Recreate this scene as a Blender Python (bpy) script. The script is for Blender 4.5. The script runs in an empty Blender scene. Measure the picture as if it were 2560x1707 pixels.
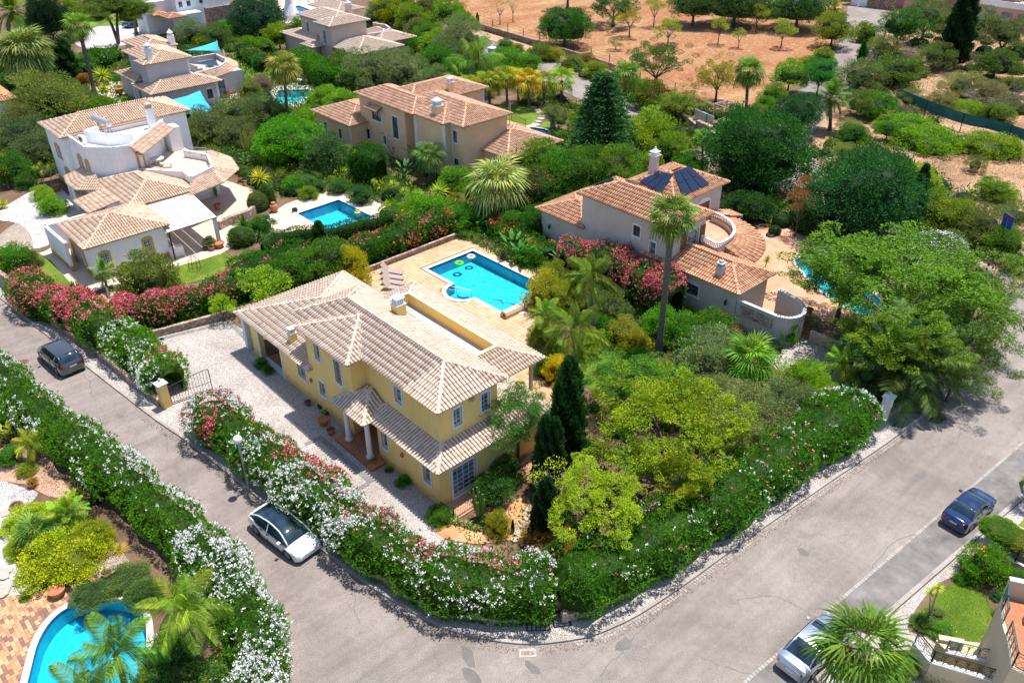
import bpy,math,random
import numpy as np
from mathutils import Vector,Matrix
from mathutils.geometry import delaunay_2d_cdt
R=random.Random(11)
NR=np.random.RandomState(11)
SC=bpy.context.scene
COL=SC.collection
FPX,PITCH,ROLL,YAW,HC=2085.5666,math.radians(32.5706),math.radians(-0.3276),math.radians(137.6894),32.0
CP,SP=math.cos(PITCH),math.sin(PITCH)
FWD=np.array([math.cos(YAW)*CP,math.sin(YAW)*CP,-SP])
RGT0=np.array([math.sin(YAW),-math.cos(YAW),0.0])
UP0=np.cross(RGT0,FWD)
RGT=math.cos(ROLL)*RGT0+math.sin(ROLL)*UP0
UP=np.cross(RGT,FWD)
CAMP=np.array([27.2467,-19.5304,HC])
cam_d=bpy.data.cameras.new('camera')
cam=bpy.data.objects.new('camera',cam_d)
COL.objects.link(cam)
cam_d.sensor_fit='HORIZONTAL'
cam_d.sensor_width=36
cam_d.lens=FPX/2560*36
cam_d.clip_end=6000
cam_d.clip_start=0.5
m4=Matrix.Identity(4)
for i in range(3):
 m4[i][0],m4[i][1],m4[i][2],m4[i][3]=RGT[i],UP[i],-FWD[i],CAMP[i]
cam.matrix_world=m4
SC.camera=cam
SUN_AZ=math.atan2(1.0,-0.06)
SUN_EL=math.radians(74)
world=bpy.data.worlds.new('World')
SC.world=world
world.use_nodes=True
wn=world.node_tree
bg=wn.nodes['Background']
sky=wn.nodes.new('ShaderNodeTexSky')
sky.sky_type='NISHITA'
sky.sun_disc=False
sky.sun_elevation=SUN_EL
sky.sun_rotation=math.pi/2-SUN_AZ
sky.dust_density=0.6
sky.ozone_density=1.3
wn.links.new(sky.outputs[0],bg.inputs[0])
bg.inputs[1].default_value=0.145
sd=bpy.data.lights.new('sun','SUN')
sd.energy=5.0
sd.angle=math.radians(0.5)
sd.color=(1.0,0.955,0.885)
sun=bpy.data.objects.new('sun',sd)
COL.objects.link(sun)
sdir=Vector((math.cos(SUN_AZ)*math.cos(SUN_EL),math.sin(SUN_AZ)*math.cos(SUN_EL),math.sin(SUN_EL)))
sun.rotation_euler=sdir.to_track_quat('Z','Y').to_euler()
sun.location=(0,0,60)
SC.view_settings.view_transform='Standard'
SC.view_settings.look='None'
SC.view_settings.exposure=0.4
SC.view_settings.gamma=1.0
SC.view_settings.use_curve_mapping=False
SC.render.engine='CYCLES'
SC.cycles.max_bounces=6
SC.cycles.diffuse_bounces=3
SC.cycles.glossy_bounces=3
SC.cycles.transparent_max_bounces=12
SC.cycles.transmission_bounces=4
SC.cycles.caustics_reflective=False
SC.cycles.caustics_refractive=False
def at(px,py,z=0.0):
 d=RGT*(px-1280)-UP*(py-853.5)+FWD*FPX
 t=(z-HC)/d[2]
 return float(CAMP[0]+d[0]*t),float(CAMP[1]+d[1]*t)
def A(x,y,z=0.0):
 return at(x*1.08844,y*1.08844,z)
def pxm(x,y,z):
 return FPX/float(np.dot(np.array([x,y,z])-CAMP,FWD))
QO={1:(0,0),2:(620,0),3:(1240,0),4:(1860,0),5:(0,420),6:(620,420),7:(1240,420),8:(1860,420),9:(0,830),10:(620,830),11:(1240,830),12:(1860,830),13:(0,1240),14:(620,1240),15:(1240,1240),16:(1860,1240)}
def Q(n,a,b,z=0.0):
 return at(QO[n][0]+a*0.29787,QO[n][1]+b*0.29787,z)
MATS={}
def nt(name):
 m=bpy.data.materials.new(name)
 m.use_nodes=True
 t=m.node_tree
 return m,t,t.nodes['Principled BSDF'],t.nodes,t.links
def noise(n,l,scale,detail=4,rough=0.6,vec=None,dist=0.0):
 x=n.new('ShaderNodeTexNoise')
 x.inputs['Scale'].default_value=scale
 x.inputs['Detail'].default_value=detail
 x.inputs['Roughness'].default_value=rough
 x.inputs['Distortion'].default_value=dist
 if vec is not None:
  l.new(vec,x.inputs['Vector'])
 return x
def ramp(n,l,src,stops):
 r=n.new('ShaderNodeValToRGB')
 e=r.color_ramp.elements
 while len(e)<len(stops):
  e.new(0.5)
 for el,(p,c) in zip(e,stops):
  el.position=p
  el.color=(*c,1) if len(c)==3 else c
 l.new(src,r.inputs[0])
 return r
def mixc(n,l,a,b,fac,mode='MIX'):
 m=n.new('ShaderNodeMix')
 m.data_type='RGBA'
 m.blend_type=mode
 for s,v in ((m.inputs[6],a),(m.inputs[7],b)):
  if isinstance(v,tuple):
   s.default_value=(*v,1)
  else:
   l.new(v,s)
 if isinstance(fac,(int,float)):
  m.inputs[0].default_value=fac
 else:
  l.new(fac,m.inputs[0])
 return m.outputs[2]
def coords(n):
 return n.new('ShaderNodeTexCoord').outputs['Object']
def geo(n):
 return n.new('ShaderNodeNewGeometry').outputs['Position']
def bump(n,l,b,h,strength,dist):
 x=n.new('ShaderNodeBump')
 x.inputs['Strength'].default_value=strength
 x.inputs['Distance'].default_value=dist
 l.new(h,x.inputs['Height'])
 l.new(x.outputs[0],b.inputs['Normal'])
def g3(v):
 return (v,v,v)
def mul(c,k):
 return tuple(min(1,x*k) for x in c)
def m_plain(name,col,rough=0.6,metal=0.0,vary=0.0,scale=3.0,spec=0.5):
 if name in MATS:
  return MATS[name]
 m,t,b,n,l=nt(name)
 b.inputs['Roughness'].default_value=rough
 b.inputs['Metallic'].default_value=metal
 b.inputs['Specular IOR Level'].default_value=spec
 b.inputs['Base Color'].default_value=(*col,1)
 if vary>0:
  x=noise(n,l,scale,5,0.65,geo(n))
  r=ramp(n,l,x.outputs[0],[(0.3,mul(col,1-vary)),(0.7,mul(col,1+vary))])
  l.new(r.outputs[0],b.inputs['Base Color'])
 MATS[name]=m
 return m
def m_plaster(name,col):
 m,t,b,n,l=nt(name)
 p=geo(n)
 x=noise(n,l,0.7,6,0.7,p)
 mp=n.new('ShaderNodeMapping')
 mp.inputs['Scale'].default_value=(5,5,0.5)
 l.new(p,mp.inputs[0])
 y=noise(n,l,1.0,4,0.7,mp.outputs[0])
 r=ramp(n,l,x.outputs[0],[(0.3,mul(col,0.92)),(0.7,mul(col,1.04))])
 r2=ramp(n,l,y.outputs[0],[(0.32,g3(0.88)),(0.52,g3(1.0))])
 c=mixc(n,l,r.outputs[0],r2.outputs[0],0.6,'MULTIPLY')
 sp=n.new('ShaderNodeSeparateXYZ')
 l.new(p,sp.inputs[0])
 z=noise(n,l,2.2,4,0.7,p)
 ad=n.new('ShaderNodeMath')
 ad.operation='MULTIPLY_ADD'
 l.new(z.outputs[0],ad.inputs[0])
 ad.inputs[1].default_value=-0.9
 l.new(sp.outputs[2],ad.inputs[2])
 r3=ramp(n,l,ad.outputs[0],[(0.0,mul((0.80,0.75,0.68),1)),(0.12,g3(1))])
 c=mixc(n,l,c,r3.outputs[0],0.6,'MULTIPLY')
 l.new(c,b.inputs['Base Color'])
 b.inputs['Roughness'].default_value=0.85
 f=noise(n,l,40,3,0.6,p)
 bump(n,l,b,f.outputs[0],0.25,0.01)
 MATS[name]=m
 return m
def m_tile(name,stops,dirt=(0.16,0.12,0.09),dirtamt=0.5):
 m,t,b,n,l=nt(name)
 a=n.new('ShaderNodeAttribute')
 a.attribute_name='rnd'
 r=ramp(n,l,a.outputs['Fac'],stops)
 p=geo(n)
 x=noise(n,l,1.1,7,0.72,p)
 r2=ramp(n,l,x.outputs[0],[(0.50,g3(0)),(0.78,g3(1))])
 mm=n.new('ShaderNodeMath')
 mm.operation='MULTIPLY'
 l.new(r2.outputs[0],mm.inputs[0])
 mm.inputs[1].default_value=dirtamt
 c=mixc(n,l,r.outputs[0],dirt,mm.outputs[0])
 y=noise(n,l,22,4,0.7,p)
 r3=ramp(n,l,y.outputs[0],[(0.3,g3(0.86)),(0.6,g3(1.04))])
 c=mixc(n,l,c,r3.outputs[0],0.8,'MULTIPLY')
 l.new(c,b.inputs['Base Color'])
 b.inputs['Roughness'].default_value=0.8
 MATS[name]=m
 return m
def m_rnd(name,stops,rough=0.8,fine=30,fineamt=0.25,bumps=0.0):
 m,t,b,n,l=nt(name)
 a=n.new('ShaderNodeAttribute')
 a.attribute_name='rnd'
 r=ramp(n,l,a.outputs['Fac'],stops)
 p=geo(n)
 y=noise(n,l,fine,5,0.7,p)
 r3=ramp(n,l,y.outputs[0],[(0.3,g3(1-fineamt)),(0.65,g3(1.05))])
 z=noise(n,l,0.5,4,0.6,p)
 r4=ramp(n,l,z.outputs[0],[(0.35,g3(0.84)),(0.65,g3(1.04))])
 c=mixc(n,l,r.outputs[0],r3.outputs[0],1.0,'MULTIPLY')
 c=mixc(n,l,c,r4.outputs[0],1.0,'MULTIPLY')
 l.new(c,b.inputs['Base Color'])
 b.inputs['Roughness'].default_value=rough
 if bumps:
  bump(n,l,b,y.outputs[0],bumps,0.02)
 MATS[name]=m
 return m
def m_leaf(name,sat=1.0):
 m,t,b,n,l=nt(name)
 oi=n.new('ShaderNodeObjectInfo')
 a=n.new('ShaderNodeAttribute')
 a.attribute_name='rnd'
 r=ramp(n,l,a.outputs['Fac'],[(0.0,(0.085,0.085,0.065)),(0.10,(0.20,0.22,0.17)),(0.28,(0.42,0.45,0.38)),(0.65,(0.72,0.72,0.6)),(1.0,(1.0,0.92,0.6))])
 vm=n.new('ShaderNodeVectorMath')
 vm.operation='SCALE'
 vm.inputs[3].default_value=3.3
 l.new(oi.outputs['Color'],vm.inputs[0])
 c=mixc(n,l,vm.outputs[0],r.outputs[0],1.0,'MULTIPLY')
 x=noise(n,l,0.9,3,0.6,geo(n))
 r2=ramp(n,l,x.outputs[0],[(0.33,(0.78,0.86,0.90)),(0.62,(1.22,1.10,0.95))])
 c=mixc(n,l,c,r2.outputs[0],1.0,'MULTIPLY')
 l.new(c,b.inputs['Base Color'])
 b.inputs['Roughness'].default_value=0.55
 b.inputs['Specular IOR Level'].default_value=0.12
 tr=n.new('ShaderNodeBsdfTranslucent')
 c2=mixc(n,l,c,(1.25,1.35,0.55),1.0,'MULTIPLY')
 l.new(c2,tr.inputs[0])
 mx=n.new('ShaderNodeMixShader')
 mx.inputs[0].default_value=0.3
 l.new(b.outputs[0],mx.inputs[1])
 l.new(tr.outputs[0],mx.inputs[2])
 l.new(mx.outputs[0],n['Material Output'].inputs[0])
 MATS[name]=m
 return m
def m_petal(name,cols):
 m,t,b,n,l=nt(name)
 a=n.new('ShaderNodeAttribute')
 a.attribute_name='rnd'
 r=ramp(n,l,a.outputs['Fac'],[(i/max(1,len(cols)-1),c) for i,c in enumerate(cols)])
 l.new(r.outputs[0],b.inputs['Base Color'])
 b.inputs['Roughness'].default_value=0.6
 MATS[name]=m
 return m
def m_asphalt():
 m,t,b,n,l=nt('asphalt')
 p=geo(n)
 big=noise(n,l,0.16,6,0.65,p,0.6)
 r1=ramp(n,l,big.outputs[0],[(0.34,(0.205,0.172,0.153)),(0.48,(0.255,0.216,0.194)),(0.6,(0.295,0.252,0.226)),(0.7,(0.355,0.305,0.275))])
 mp=n.new('ShaderNodeMapping')
 mp.inputs['Rotation'].default_value=(0,0,math.radians(0))
 mp.inputs['Scale'].default_value=(1.6,0.14,1)
 l.new(p,mp.inputs[0])
 st=noise(n,l,1.0,5,0.6,mp.outputs[0],0.4)
 r2=ramp(n,l,st.outputs[0],[(0.35,g3(0.86)),(0.6,g3(1.06))])
 c=mixc(n,l,r1.outputs[0],r2.outputs[0],0.85,'MULTIPLY')
 sp=noise(n,l,26,3,0.75,p)
 r3=ramp(n,l,sp.outputs[0],[(0.34,g3(0.42)),(0.5,g3(1.0)),(0.66,g3(1.55))])
 c=mixc(n,l,c,r3.outputs[0],0.9,'MULTIPLY')
 w=noise(n,l,2.3,4,0.7,p,1.0)
 r4=ramp(n,l,w.outputs[0],[(0.36,(0.90,0.87,0.85)),(0.6,g3(1.04))])
 c=mixc(n,l,c,r4.outputs[0],0.9,'MULTIPLY')
 v=n.new('ShaderNodeTexVoronoi')
 v.feature='DISTANCE_TO_EDGE'
 v.inputs['Scale'].default_value=0.22
 dd=noise(n,l,1.4,6,0.7,p)
 va=n.new('ShaderNodeVectorMath')
 va.operation='MULTIPLY_ADD'
 l.new(dd.outputs['Color'],va.inputs[0])
 va.inputs[1].default_value=(1.8,1.8,0)
 l.new(p,va.inputs[2])
 l.new(va.outputs[0],v.inputs['Vector'])
 r5=ramp(n,l,v.outputs['Distance'],[(0.0,g3(0.72)),(0.006,g3(1.0))])
 c=mixc(n,l,c,r5.outputs[0],0.75,'MULTIPLY')
 l.new(c,b.inputs['Base Color'])
 b.inputs['Roughness'].default_value=0.9
 bump(n,l,b,sp.outputs[0],0.5,0.015)
 MATS['asphalt']=m
def m_cells(name,scale,stops,joint,jw,vary=0.9,bumps=0.6,stain=True):
 m,t,b,n,l=nt(name)
 p=geo(n)
 dn=noise(n,l,scale*0.8,2,0.5,p)
 va=n.new('ShaderNodeVectorMath')
 va.operation='MULTIPLY_ADD'
 l.new(dn.outputs['Color'],va.inputs[0])
 va.inputs[1].default_value=g3(0.25/scale)
 l.new(p,va.inputs[2])
 v=n.new('ShaderNodeTexVoronoi')
 v.inputs['Scale'].default_value=scale
 v.inputs['Randomness'].default_value=0.75
 l.new(va.outputs[0],v.inputs['Vector'])
 e=n.new('ShaderNodeTexVoronoi')
 e.feature='DISTANCE_TO_EDGE'
 e.inputs['Scale'].default_value=scale
 e.inputs['Randomness'].default_value=0.75
 l.new(va.outputs[0],e.inputs['Vector'])
 sx=n.new('ShaderNodeSeparateColor')
 l.new(v.outputs['Color'],sx.inputs[0])
 r=ramp(n,l,sx.outputs[0],stops)
 j=ramp(n,l,e.outputs['Distance'],[(jw*0.4,g3(0)),(jw,g3(1))])
 c=mixc(n,l,joint,r.outputs[0],j.outputs[0])
 if stain:
  s=noise(n,l,0.35,6,0.65,p,0.5)
  r2=ramp(n,l,s.outputs[0],[(0.35,(0.80,0.77,0.74)),(0.62,g3(1.04))])
  c=mixc(n,l,c,r2.outputs[0],0.9,'MULTIPLY')
 l.new(c,b.inputs['Base Color'])
 b.inputs['Roughness'].default_value=0.85
 bump(n,l,b,j.outputs[0],bumps,0.02)
 MATS[name]=m
 return m
def m_ground(name,stops,scale=0.5,speck=None,fine=14,detail=7,dist=0.8,bumps=0.4,stretch=None):
 m,t,b,n,l=nt(name)
 p=geo(n)
 vec=p
 if stretch:
  mp=n.new('ShaderNodeMapping')
  mp.inputs['Rotation'].default_value=(0,0,math.radians(stretch[0]))
  mp.inputs['Scale'].default_value=stretch[1]
  l.new(p,mp.inputs[0])
  vec=mp.outputs[0]
 x=noise(n,l,scale,detail,0.68,vec,dist)
 r=ramp(n,l,x.outputs[0],stops)
 c=r.outputs[0]
 f=noise(n,l,fine,5,0.75,p)
 r2=ramp(n,l,f.outputs[0],[(0.28,g3(0.55)),(0.5,g3(1.0)),(0.72,g3(1.35))])
 c=mixc(n,l,c,r2.outputs[0],0.8,'MULTIPLY')
 if speck:
  s=noise(n,l,speck[1],3,0.8,p)
  r3=ramp(n,l,s.outputs[0],[(speck[2],g3(0)),(speck[2]+0.06,g3(1))])
  c=mixc(n,l,c,speck[0],r3.outputs[0])
 l.new(c,b.inputs['Base Color'])
 b.inputs['Roughness'].default_value=0.95
 b.inputs['Specular IOR Level'].default_value=0.2
 bump(n,l,b,f.outputs[0],bumps,0.06)
 MATS[name]=m
 return m
def m_water():
 m,t,b,n,l=nt('pool_water')
 tr=n.new('ShaderNodeBsdfTransparent')
 tr.inputs[0].default_value=(0.72,0.97,1.0,1)
 gl=n.new('ShaderNodeBsdfGlossy')
 gl.inputs['Roughness'].default_value=0.03
 x=noise(n,l,3.2,3,0.5,geo(n),0.6)
 bp=n.new('ShaderNodeBump')
 bp.inputs['Strength'].default_value=0.12
 bp.inputs['Distance'].default_value=0.03
 l.new(x.outputs[0],bp.inputs['Height'])
 l.new(bp.outputs[0],gl.inputs['Normal'])
 fr=n.new('ShaderNodeFresnel')
 fr.inputs['IOR'].default_value=1.33
 l.new(bp.outputs[0],fr.inputs['Normal'])
 mx=n.new('ShaderNodeMixShader')
 l.new(fr.outputs[0],mx.inputs[0])
 l.new(tr.outputs[0],mx.inputs[1])
 l.new(gl.outputs[0],mx.inputs[2])
 l.new(mx.outputs[0],n['Material Output'].inputs[0])
 MATS['water']=m
def m_basin():
 m,t,b,n,l=nt('pool_basin')
 p=geo(n)
 v=n.new('ShaderNodeTexVoronoi')
 v.feature='SMOOTH_F1'
 v.inputs['Scale'].default_value=2.6
 d=noise(n,l,1.5,3,0.6,p,1.0)
 va=n.new('ShaderNodeVectorMath')
 va.operation='MULTIPLY_ADD'
 l.new(d.outputs['Color'],va.inputs[0])
 va.inputs[1].default_value=(0.7,0.7,0)
 l.new(p,va.inputs[2])
 l.new(va.outputs[0],v.inputs['Vector'])
 r=ramp(n,l,v.outputs['Distance'],[(0.1,(0.0,0.44,0.60)),(0.55,(0.01,0.56,0.72))])
 sp=n.new('ShaderNodeSeparateXYZ')
 l.new(p,sp.inputs[0])
 rb=ramp(n,l,sp.outputs[2],[(0.0,g3(0)),(0.001,g3(0))])
 mm=n.new('ShaderNodeMath')
 mm.operation='GREATER_THAN'
 mm.inputs[1].default_value=-0.17
 l.new(sp.outputs[2],mm.inputs[0])
 c=mixc(n,l,r.outputs[0],(0.03,0.12,0.30),mm.outputs[0])
 bk=n.new('ShaderNodeTexBrick')
 bk.offset=0
 bk.inputs['Scale'].default_value=4.0
 bk.inputs['Brick Width'].default_value=0.8
 bk.inputs['Row Height'].default_value=0.8
 bk.inputs['Mortar Size'].default_value=0.02
 bk.inputs['Color1'].default_value=(1,1,1,1)
 bk.inputs['Color2'].default_value=(0.93,0.95,0.96,1)
 bk.inputs['Mortar'].default_value=(0.8,0.85,0.88,1)
 l.new(p,bk.inputs['Vector'])
 c=mixc(n,l,c,bk.outputs[0],1.0,'MULTIPLY')
 l.new(c,b.inputs['Base Color'])
 b.inputs['Roughness'].default_value=0.5
 MATS['basin']=m
def m_glass(name,col=(0.03,0.045,0.06),rough=0.05):
 m,t,b,n,l=nt(name)
 p=geo(n)
 x=noise(n,l,1.3,3,0.5,p)
 r=ramp(n,l,x.outputs[0],[(0.35,mul(col,0.5)),(0.65,mul(col,1.9))])
 l.new(r.outputs[0],b.inputs['Base Color'])
 b.inputs['Roughness'].default_value=rough
 b.inputs['Specular IOR Level'].default_value=0.9
 MATS[name]=m
 return m
def m_paint(name,col,metal=0.3,rough=0.25):
 m,t,b,n,l=nt(name)
 b.inputs['Base Color'].default_value=(*col,1)
 b.inputs['Metallic'].default_value=metal
 b.inputs['Roughness'].default_value=rough
 b.inputs['Coat Weight'].default_value=1.0
 b.inputs['Coat Roughness'].default_value=0.04
 x=noise(n,l,2.0,4,0.6,coords(n))
 r=ramp(n,l,x.outputs[0],[(0.4,g3(0.0)),(0.75,g3(0.12))])
 c=mixc(n,l,col,(0.3,0.27,0.23),r.outputs[0])
 l.new(c,b.inputs['Base Color'])
 MATS[name]=m
 return m
def m_bark(name,a_,b_):
 m,t,b,n,l=nt(name)
 p=coords(n)
 mp=n.new('ShaderNodeMapping')
 mp.inputs['Scale'].default_value=(5,5,14)
 l.new(p,mp.inputs[0])
 x=noise(n,l,1.0,5,0.7,mp.outputs[0])
 r=ramp(n,l,x.outputs[0],[(0.3,a_),(0.7,b_)])
 l.new(r.outputs[0],b.inputs['Base Color'])
 b.inputs['Roughness'].default_value=0.9
 bump(n,l,b,x.outputs[0],0.8,0.05)
 MATS[name]=m
 return m
m_asphalt();m_water();m_basin()
m_leaf('leaf')
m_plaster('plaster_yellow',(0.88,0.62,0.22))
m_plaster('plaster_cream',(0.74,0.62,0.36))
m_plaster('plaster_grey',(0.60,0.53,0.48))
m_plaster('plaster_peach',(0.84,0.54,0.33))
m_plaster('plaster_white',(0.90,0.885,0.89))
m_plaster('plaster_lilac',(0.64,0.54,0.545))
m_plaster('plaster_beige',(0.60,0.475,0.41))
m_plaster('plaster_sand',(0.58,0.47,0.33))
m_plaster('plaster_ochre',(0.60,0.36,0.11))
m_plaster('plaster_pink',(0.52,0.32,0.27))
PALE=[(0.0,(0.52,0.355,0.26)),(0.2,(0.63,0.455,0.345)),(0.6,(0.69,0.525,0.41)),(1.0,(0.73,0.585,0.475))]
ORNG=[(0.0,(0.36,0.15,0.075)),(0.25,(0.50,0.235,0.12)),(0.6,(0.62,0.32,0.175)),(1.0,(0.68,0.42,0.27))]
PEAC=[(0.0,(0.42,0.20,0.12)),(0.3,(0.55,0.29,0.175)),(0.65,(0.63,0.37,0.235)),(1.0,(0.66,0.45,0.32))]
CREA=[(0.0,(0.46,0.28,0.18)),(0.3,(0.60,0.40,0.27)),(0.65,(0.68,0.49,0.35)),(1.0,(0.72,0.57,0.44))]
m_tile('tile_pale',PALE,(0.34,0.26,0.22),0.35)
m_tile('tile_orange',ORNG,(0.30,0.16,0.09),0.3)
m_tile('tile_peach',PEAC,(0.40,0.22,0.13),0.3)
m_tile('tile_cream',CREA,(0.50,0.26,0.18),0.4)
m_tile('pan_pale',[(0,(0.27,0.19,0.15)),(1,(0.33,0.24,0.19))])
m_tile('pan_orange',[(0,(0.24,0.10,0.055)),(1,(0.32,0.14,0.075))])
m_tile('pan_cream',[(0,(0.30,0.17,0.11)),(1,(0.36,0.21,0.14))])
m_plain('white',(0.78,0.79,0.80),0.6,vary=0.05)
m_plain('trim_blue_white',(0.66,0.71,0.76),0.6,vary=0.06)
m_plain('concrete',(0.46,0.42,0.385),0.9,vary=0.2,scale=1.7)
m_plain('concrete_dark',(0.185,0.168,0.157),0.9,vary=0.42,scale=0.8)
m_plain('coping',(0.70,0.655,0.61),0.8,vary=0.08)
m_plain('floor_pale',(0.52,0.485,0.45),0.85,vary=0.1)
m_plain('iron',(0.035,0.028,0.026),0.5,0.4)
m_plain('iron_green',(0.035,0.14,0.13),0.5,0.2)
m_plain('rubber',(0.02,0.02,0.021),0.8)
m_plain('alloy',(0.42,0.43,0.45),0.35,0.8)
m_plain('chrome',(0.75,0.76,0.78),0.15,1.0)
m_plain('terracotta',(0.42,0.155,0.07),0.8,vary=0.18,scale=6)
m_plain('steel',(0.50,0.52,0.53),0.4,0.6)
m_plain('lamp_globe',(0.82,0.82,0.80),0.3)
m_plain('pole_grey',(0.36,0.34,0.33),0.7,vary=0.08)
m_plain('wood',(0.22,0.10,0.05),0.7,vary=0.2,scale=4)
m_plain('fabric_taupe',(0.38,0.285,0.255),0.9,vary=0.06)
m_plain('blue_shade_cloth',(0.03,0.42,0.62),0.7,vary=0.05)
m_plain('awning_cream',(0.62,0.60,0.52),0.7,vary=0.06,scale=1.5)
m_plain('ring_green',(0.13,0.72,0.02),0.3)
m_plain('ring_white',(0.80,0.85,0.83),0.3)
m_plain('ring_yellow',(0.85,0.60,0.02),0.3)
m_plain('ring_teal',(0.05,0.55,0.55),0.3)
m_plain('tail_red',(0.35,0.01,0.01),0.15)
m_plain('lamp_glass',(0.75,0.78,0.8),0.1)
m_plain('plate',(0.70,0.72,0.74),0.4)
m_plain('plate_blue',(0.02,0.10,0.45),0.4)
m_plain('black',(0.012,0.012,0.014),0.4)
m_plain('solar_cell',(0.010,0.018,0.045),0.12,0.0,vary=0.2)
m_plain('sign_blue',(0.01,0.10,0.42),0.4)
m_plain('sign_red',(0.65,0.02,0.02),0.4)
m_plain('azulejo',(0.10,0.16,0.42),0.3)
m_plain('soil_pot',(0.06,0.04,0.03),0.95)
m_plain('stone_step',(0.44,0.38,0.32),0.9,vary=0.15,scale=2)
m_plain('pot_black',(0.03,0.03,0.03),0.5)
m_plain('shade_net',(0.02,0.13,0.12),0.9,vary=0.3,scale=0.8)
m_glass('glass',(0.085,0.115,0.14))
m_glass('car_glass',(0.008,0.022,0.036),0.03)
m_bark('bark',(0.06,0.045,0.035),(0.19,0.15,0.12))
m_bark('bark_pale',(0.16,0.13,0.11),(0.36,0.32,0.28))
m_bark('bark_palm',(0.07,0.058,0.052),(0.21,0.18,0.16))
m_cells('cobble',13.0,[(0.0,(0.42,0.375,0.35)),(0.5,(0.58,0.525,0.49)),(1.0,(0.70,0.64,0.60))],(0.20,0.17,0.15),0.12)
m_cells('cobble_grey',8.0,[(0.0,(0.22,0.21,0.21)),(1.0,(0.36,0.34,0.33))],(0.13,0.12,0.12),0.10)
m_cells('stone_wall',3.4,[(0.0,(0.36,0.25,0.185)),(0.5,(0.50,0.37,0.28)),(1.0,(0.60,0.47,0.38))],(0.17,0.11,0.08),0.05,bumps=0.9)
m_cells('stone_rubble',4.5,[(0.0,(0.20,0.14,0.10)),(0.5,(0.36,0.26,0.19)),(1.0,(0.52,0.42,0.34))],(0.08,0.06,0.045),0.06,bumps=1.0)
m_cells('gravel_white',11,[(0.0,(0.45,0.43,0.41)),(0.5,(0.66,0.65,0.64)),(1.0,(0.80,0.79,0.78))],(0.26,0.24,0.22),0.12)
m_cells('gravel_tan',12,[(0.0,(0.34,0.25,0.19)),(0.5,(0.50,0.40,0.32)),(1.0,(0.62,0.52,0.43))],(0.16,0.12,0.09),0.12)
m_ground('garden_soil',[(0.3,(0.10,0.062,0.038)),(0.5,(0.17,0.105,0.066)),(0.7,(0.25,0.165,0.105))],0.4,((0.30,0.24,0.19),9,0.68))
m_ground('red_field',[(0.30,(0.27,0.095,0.042)),(0.44,(0.33,0.14,0.065)),(0.56,(0.36,0.19,0.095)),(0.72,(0.44,0.29,0.15))],0.05,((0.50,0.38,0.22),1.6,0.60),1.6,9,1.2,stretch=(52,(2.4,0.9,1)))
m_ground('dry_scrub',[(0.30,(0.22,0.12,0.075)),(0.48,(0.36,0.215,0.125)),(0.68,(0.48,0.33,0.20))],0.12,((0.62,0.50,0.34),3,0.60),3.0,8,0.8,0.8)
m_ground('lawn_ground',[(0.3,(0.075,0.13,0.015)),(0.5,(0.125,0.20,0.022)),(0.7,(0.22,0.25,0.04))],0.5,None,18)
m_ground('orange_earth',[(0.3,(0.42,0.18,0.08)),(0.5,(0.54,0.28,0.13)),(0.7,(0.62,0.38,0.20))],0.6,None,16)
m_ground('verge_earth',[(0.3,(0.34,0.20,0.13)),(0.5,(0.46,0.29,0.20)),(0.7,(0.54,0.37,0.27))],0.9,((0.25,0.14,0.09),6,0.62),9)
m_ground('patio_cream',[(0.3,(0.56,0.43,0.335)),(0.7,(0.66,0.53,0.43))],0.4,None,8,bumps=0.1)
m_ground('patio_salmon',[(0.3,(0.50,0.25,0.155)),(0.5,(0.58,0.32,0.205)),(0.7,(0.62,0.39,0.26))],0.8,None,10,bumps=0.1)
m_rnd('deck_tile',[(0.0,(0.56,0.345,0.185)),(0.5,(0.63,0.41,0.235)),(1.0,(0.68,0.47,0.29))],fine=9,fineamt=0.12)
m_ground('asphalt_patch',[(0.3,(0.15,0.135,0.125)),(0.7,(0.22,0.195,0.178))],1.2,None,26)
m_plain('grout',(0.34,0.20,0.11),0.95,vary=0.15)
m_rnd('mosaic_paver',[(0.0,(0.24,0.12,0.095)),(0.16,(0.30,0.15,0.11)),(0.24,(0.46,0.22,0.12)),(0.5,(0.54,0.28,0.145)),(0.8,(0.60,0.35,0.175)),(1.0,(0.64,0.40,0.20))],fine=14,fineamt=0.15)
m_rnd('kerb_stone',[(0.0,(0.33,0.285,0.25)),(1.0,(0.47,0.41,0.37))],fine=12,fineamt=0.2)
m_petal('petal_white',[(0.62,0.66,0.58),(0.80,0.80,0.76),(0.86,0.86,0.84)])
m_petal('petal_pink',[(0.42,0.035,0.055),(0.66,0.075,0.115),(0.80,0.20,0.24),(0.85,0.36,0.38)])
m_petal('petal_orange',[(0.60,0.08,0.01),(0.80,0.25,0.04),(0.82,0.42,0.14)])
m_petal('petal_red',[(0.42,0.005,0.015),(0.62,0.01,0.03),(0.70,0.02,0.10)])
m_petal('petal_yellow',[(0.75,0.45,0.01),(0.85,0.65,0.05)])
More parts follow.
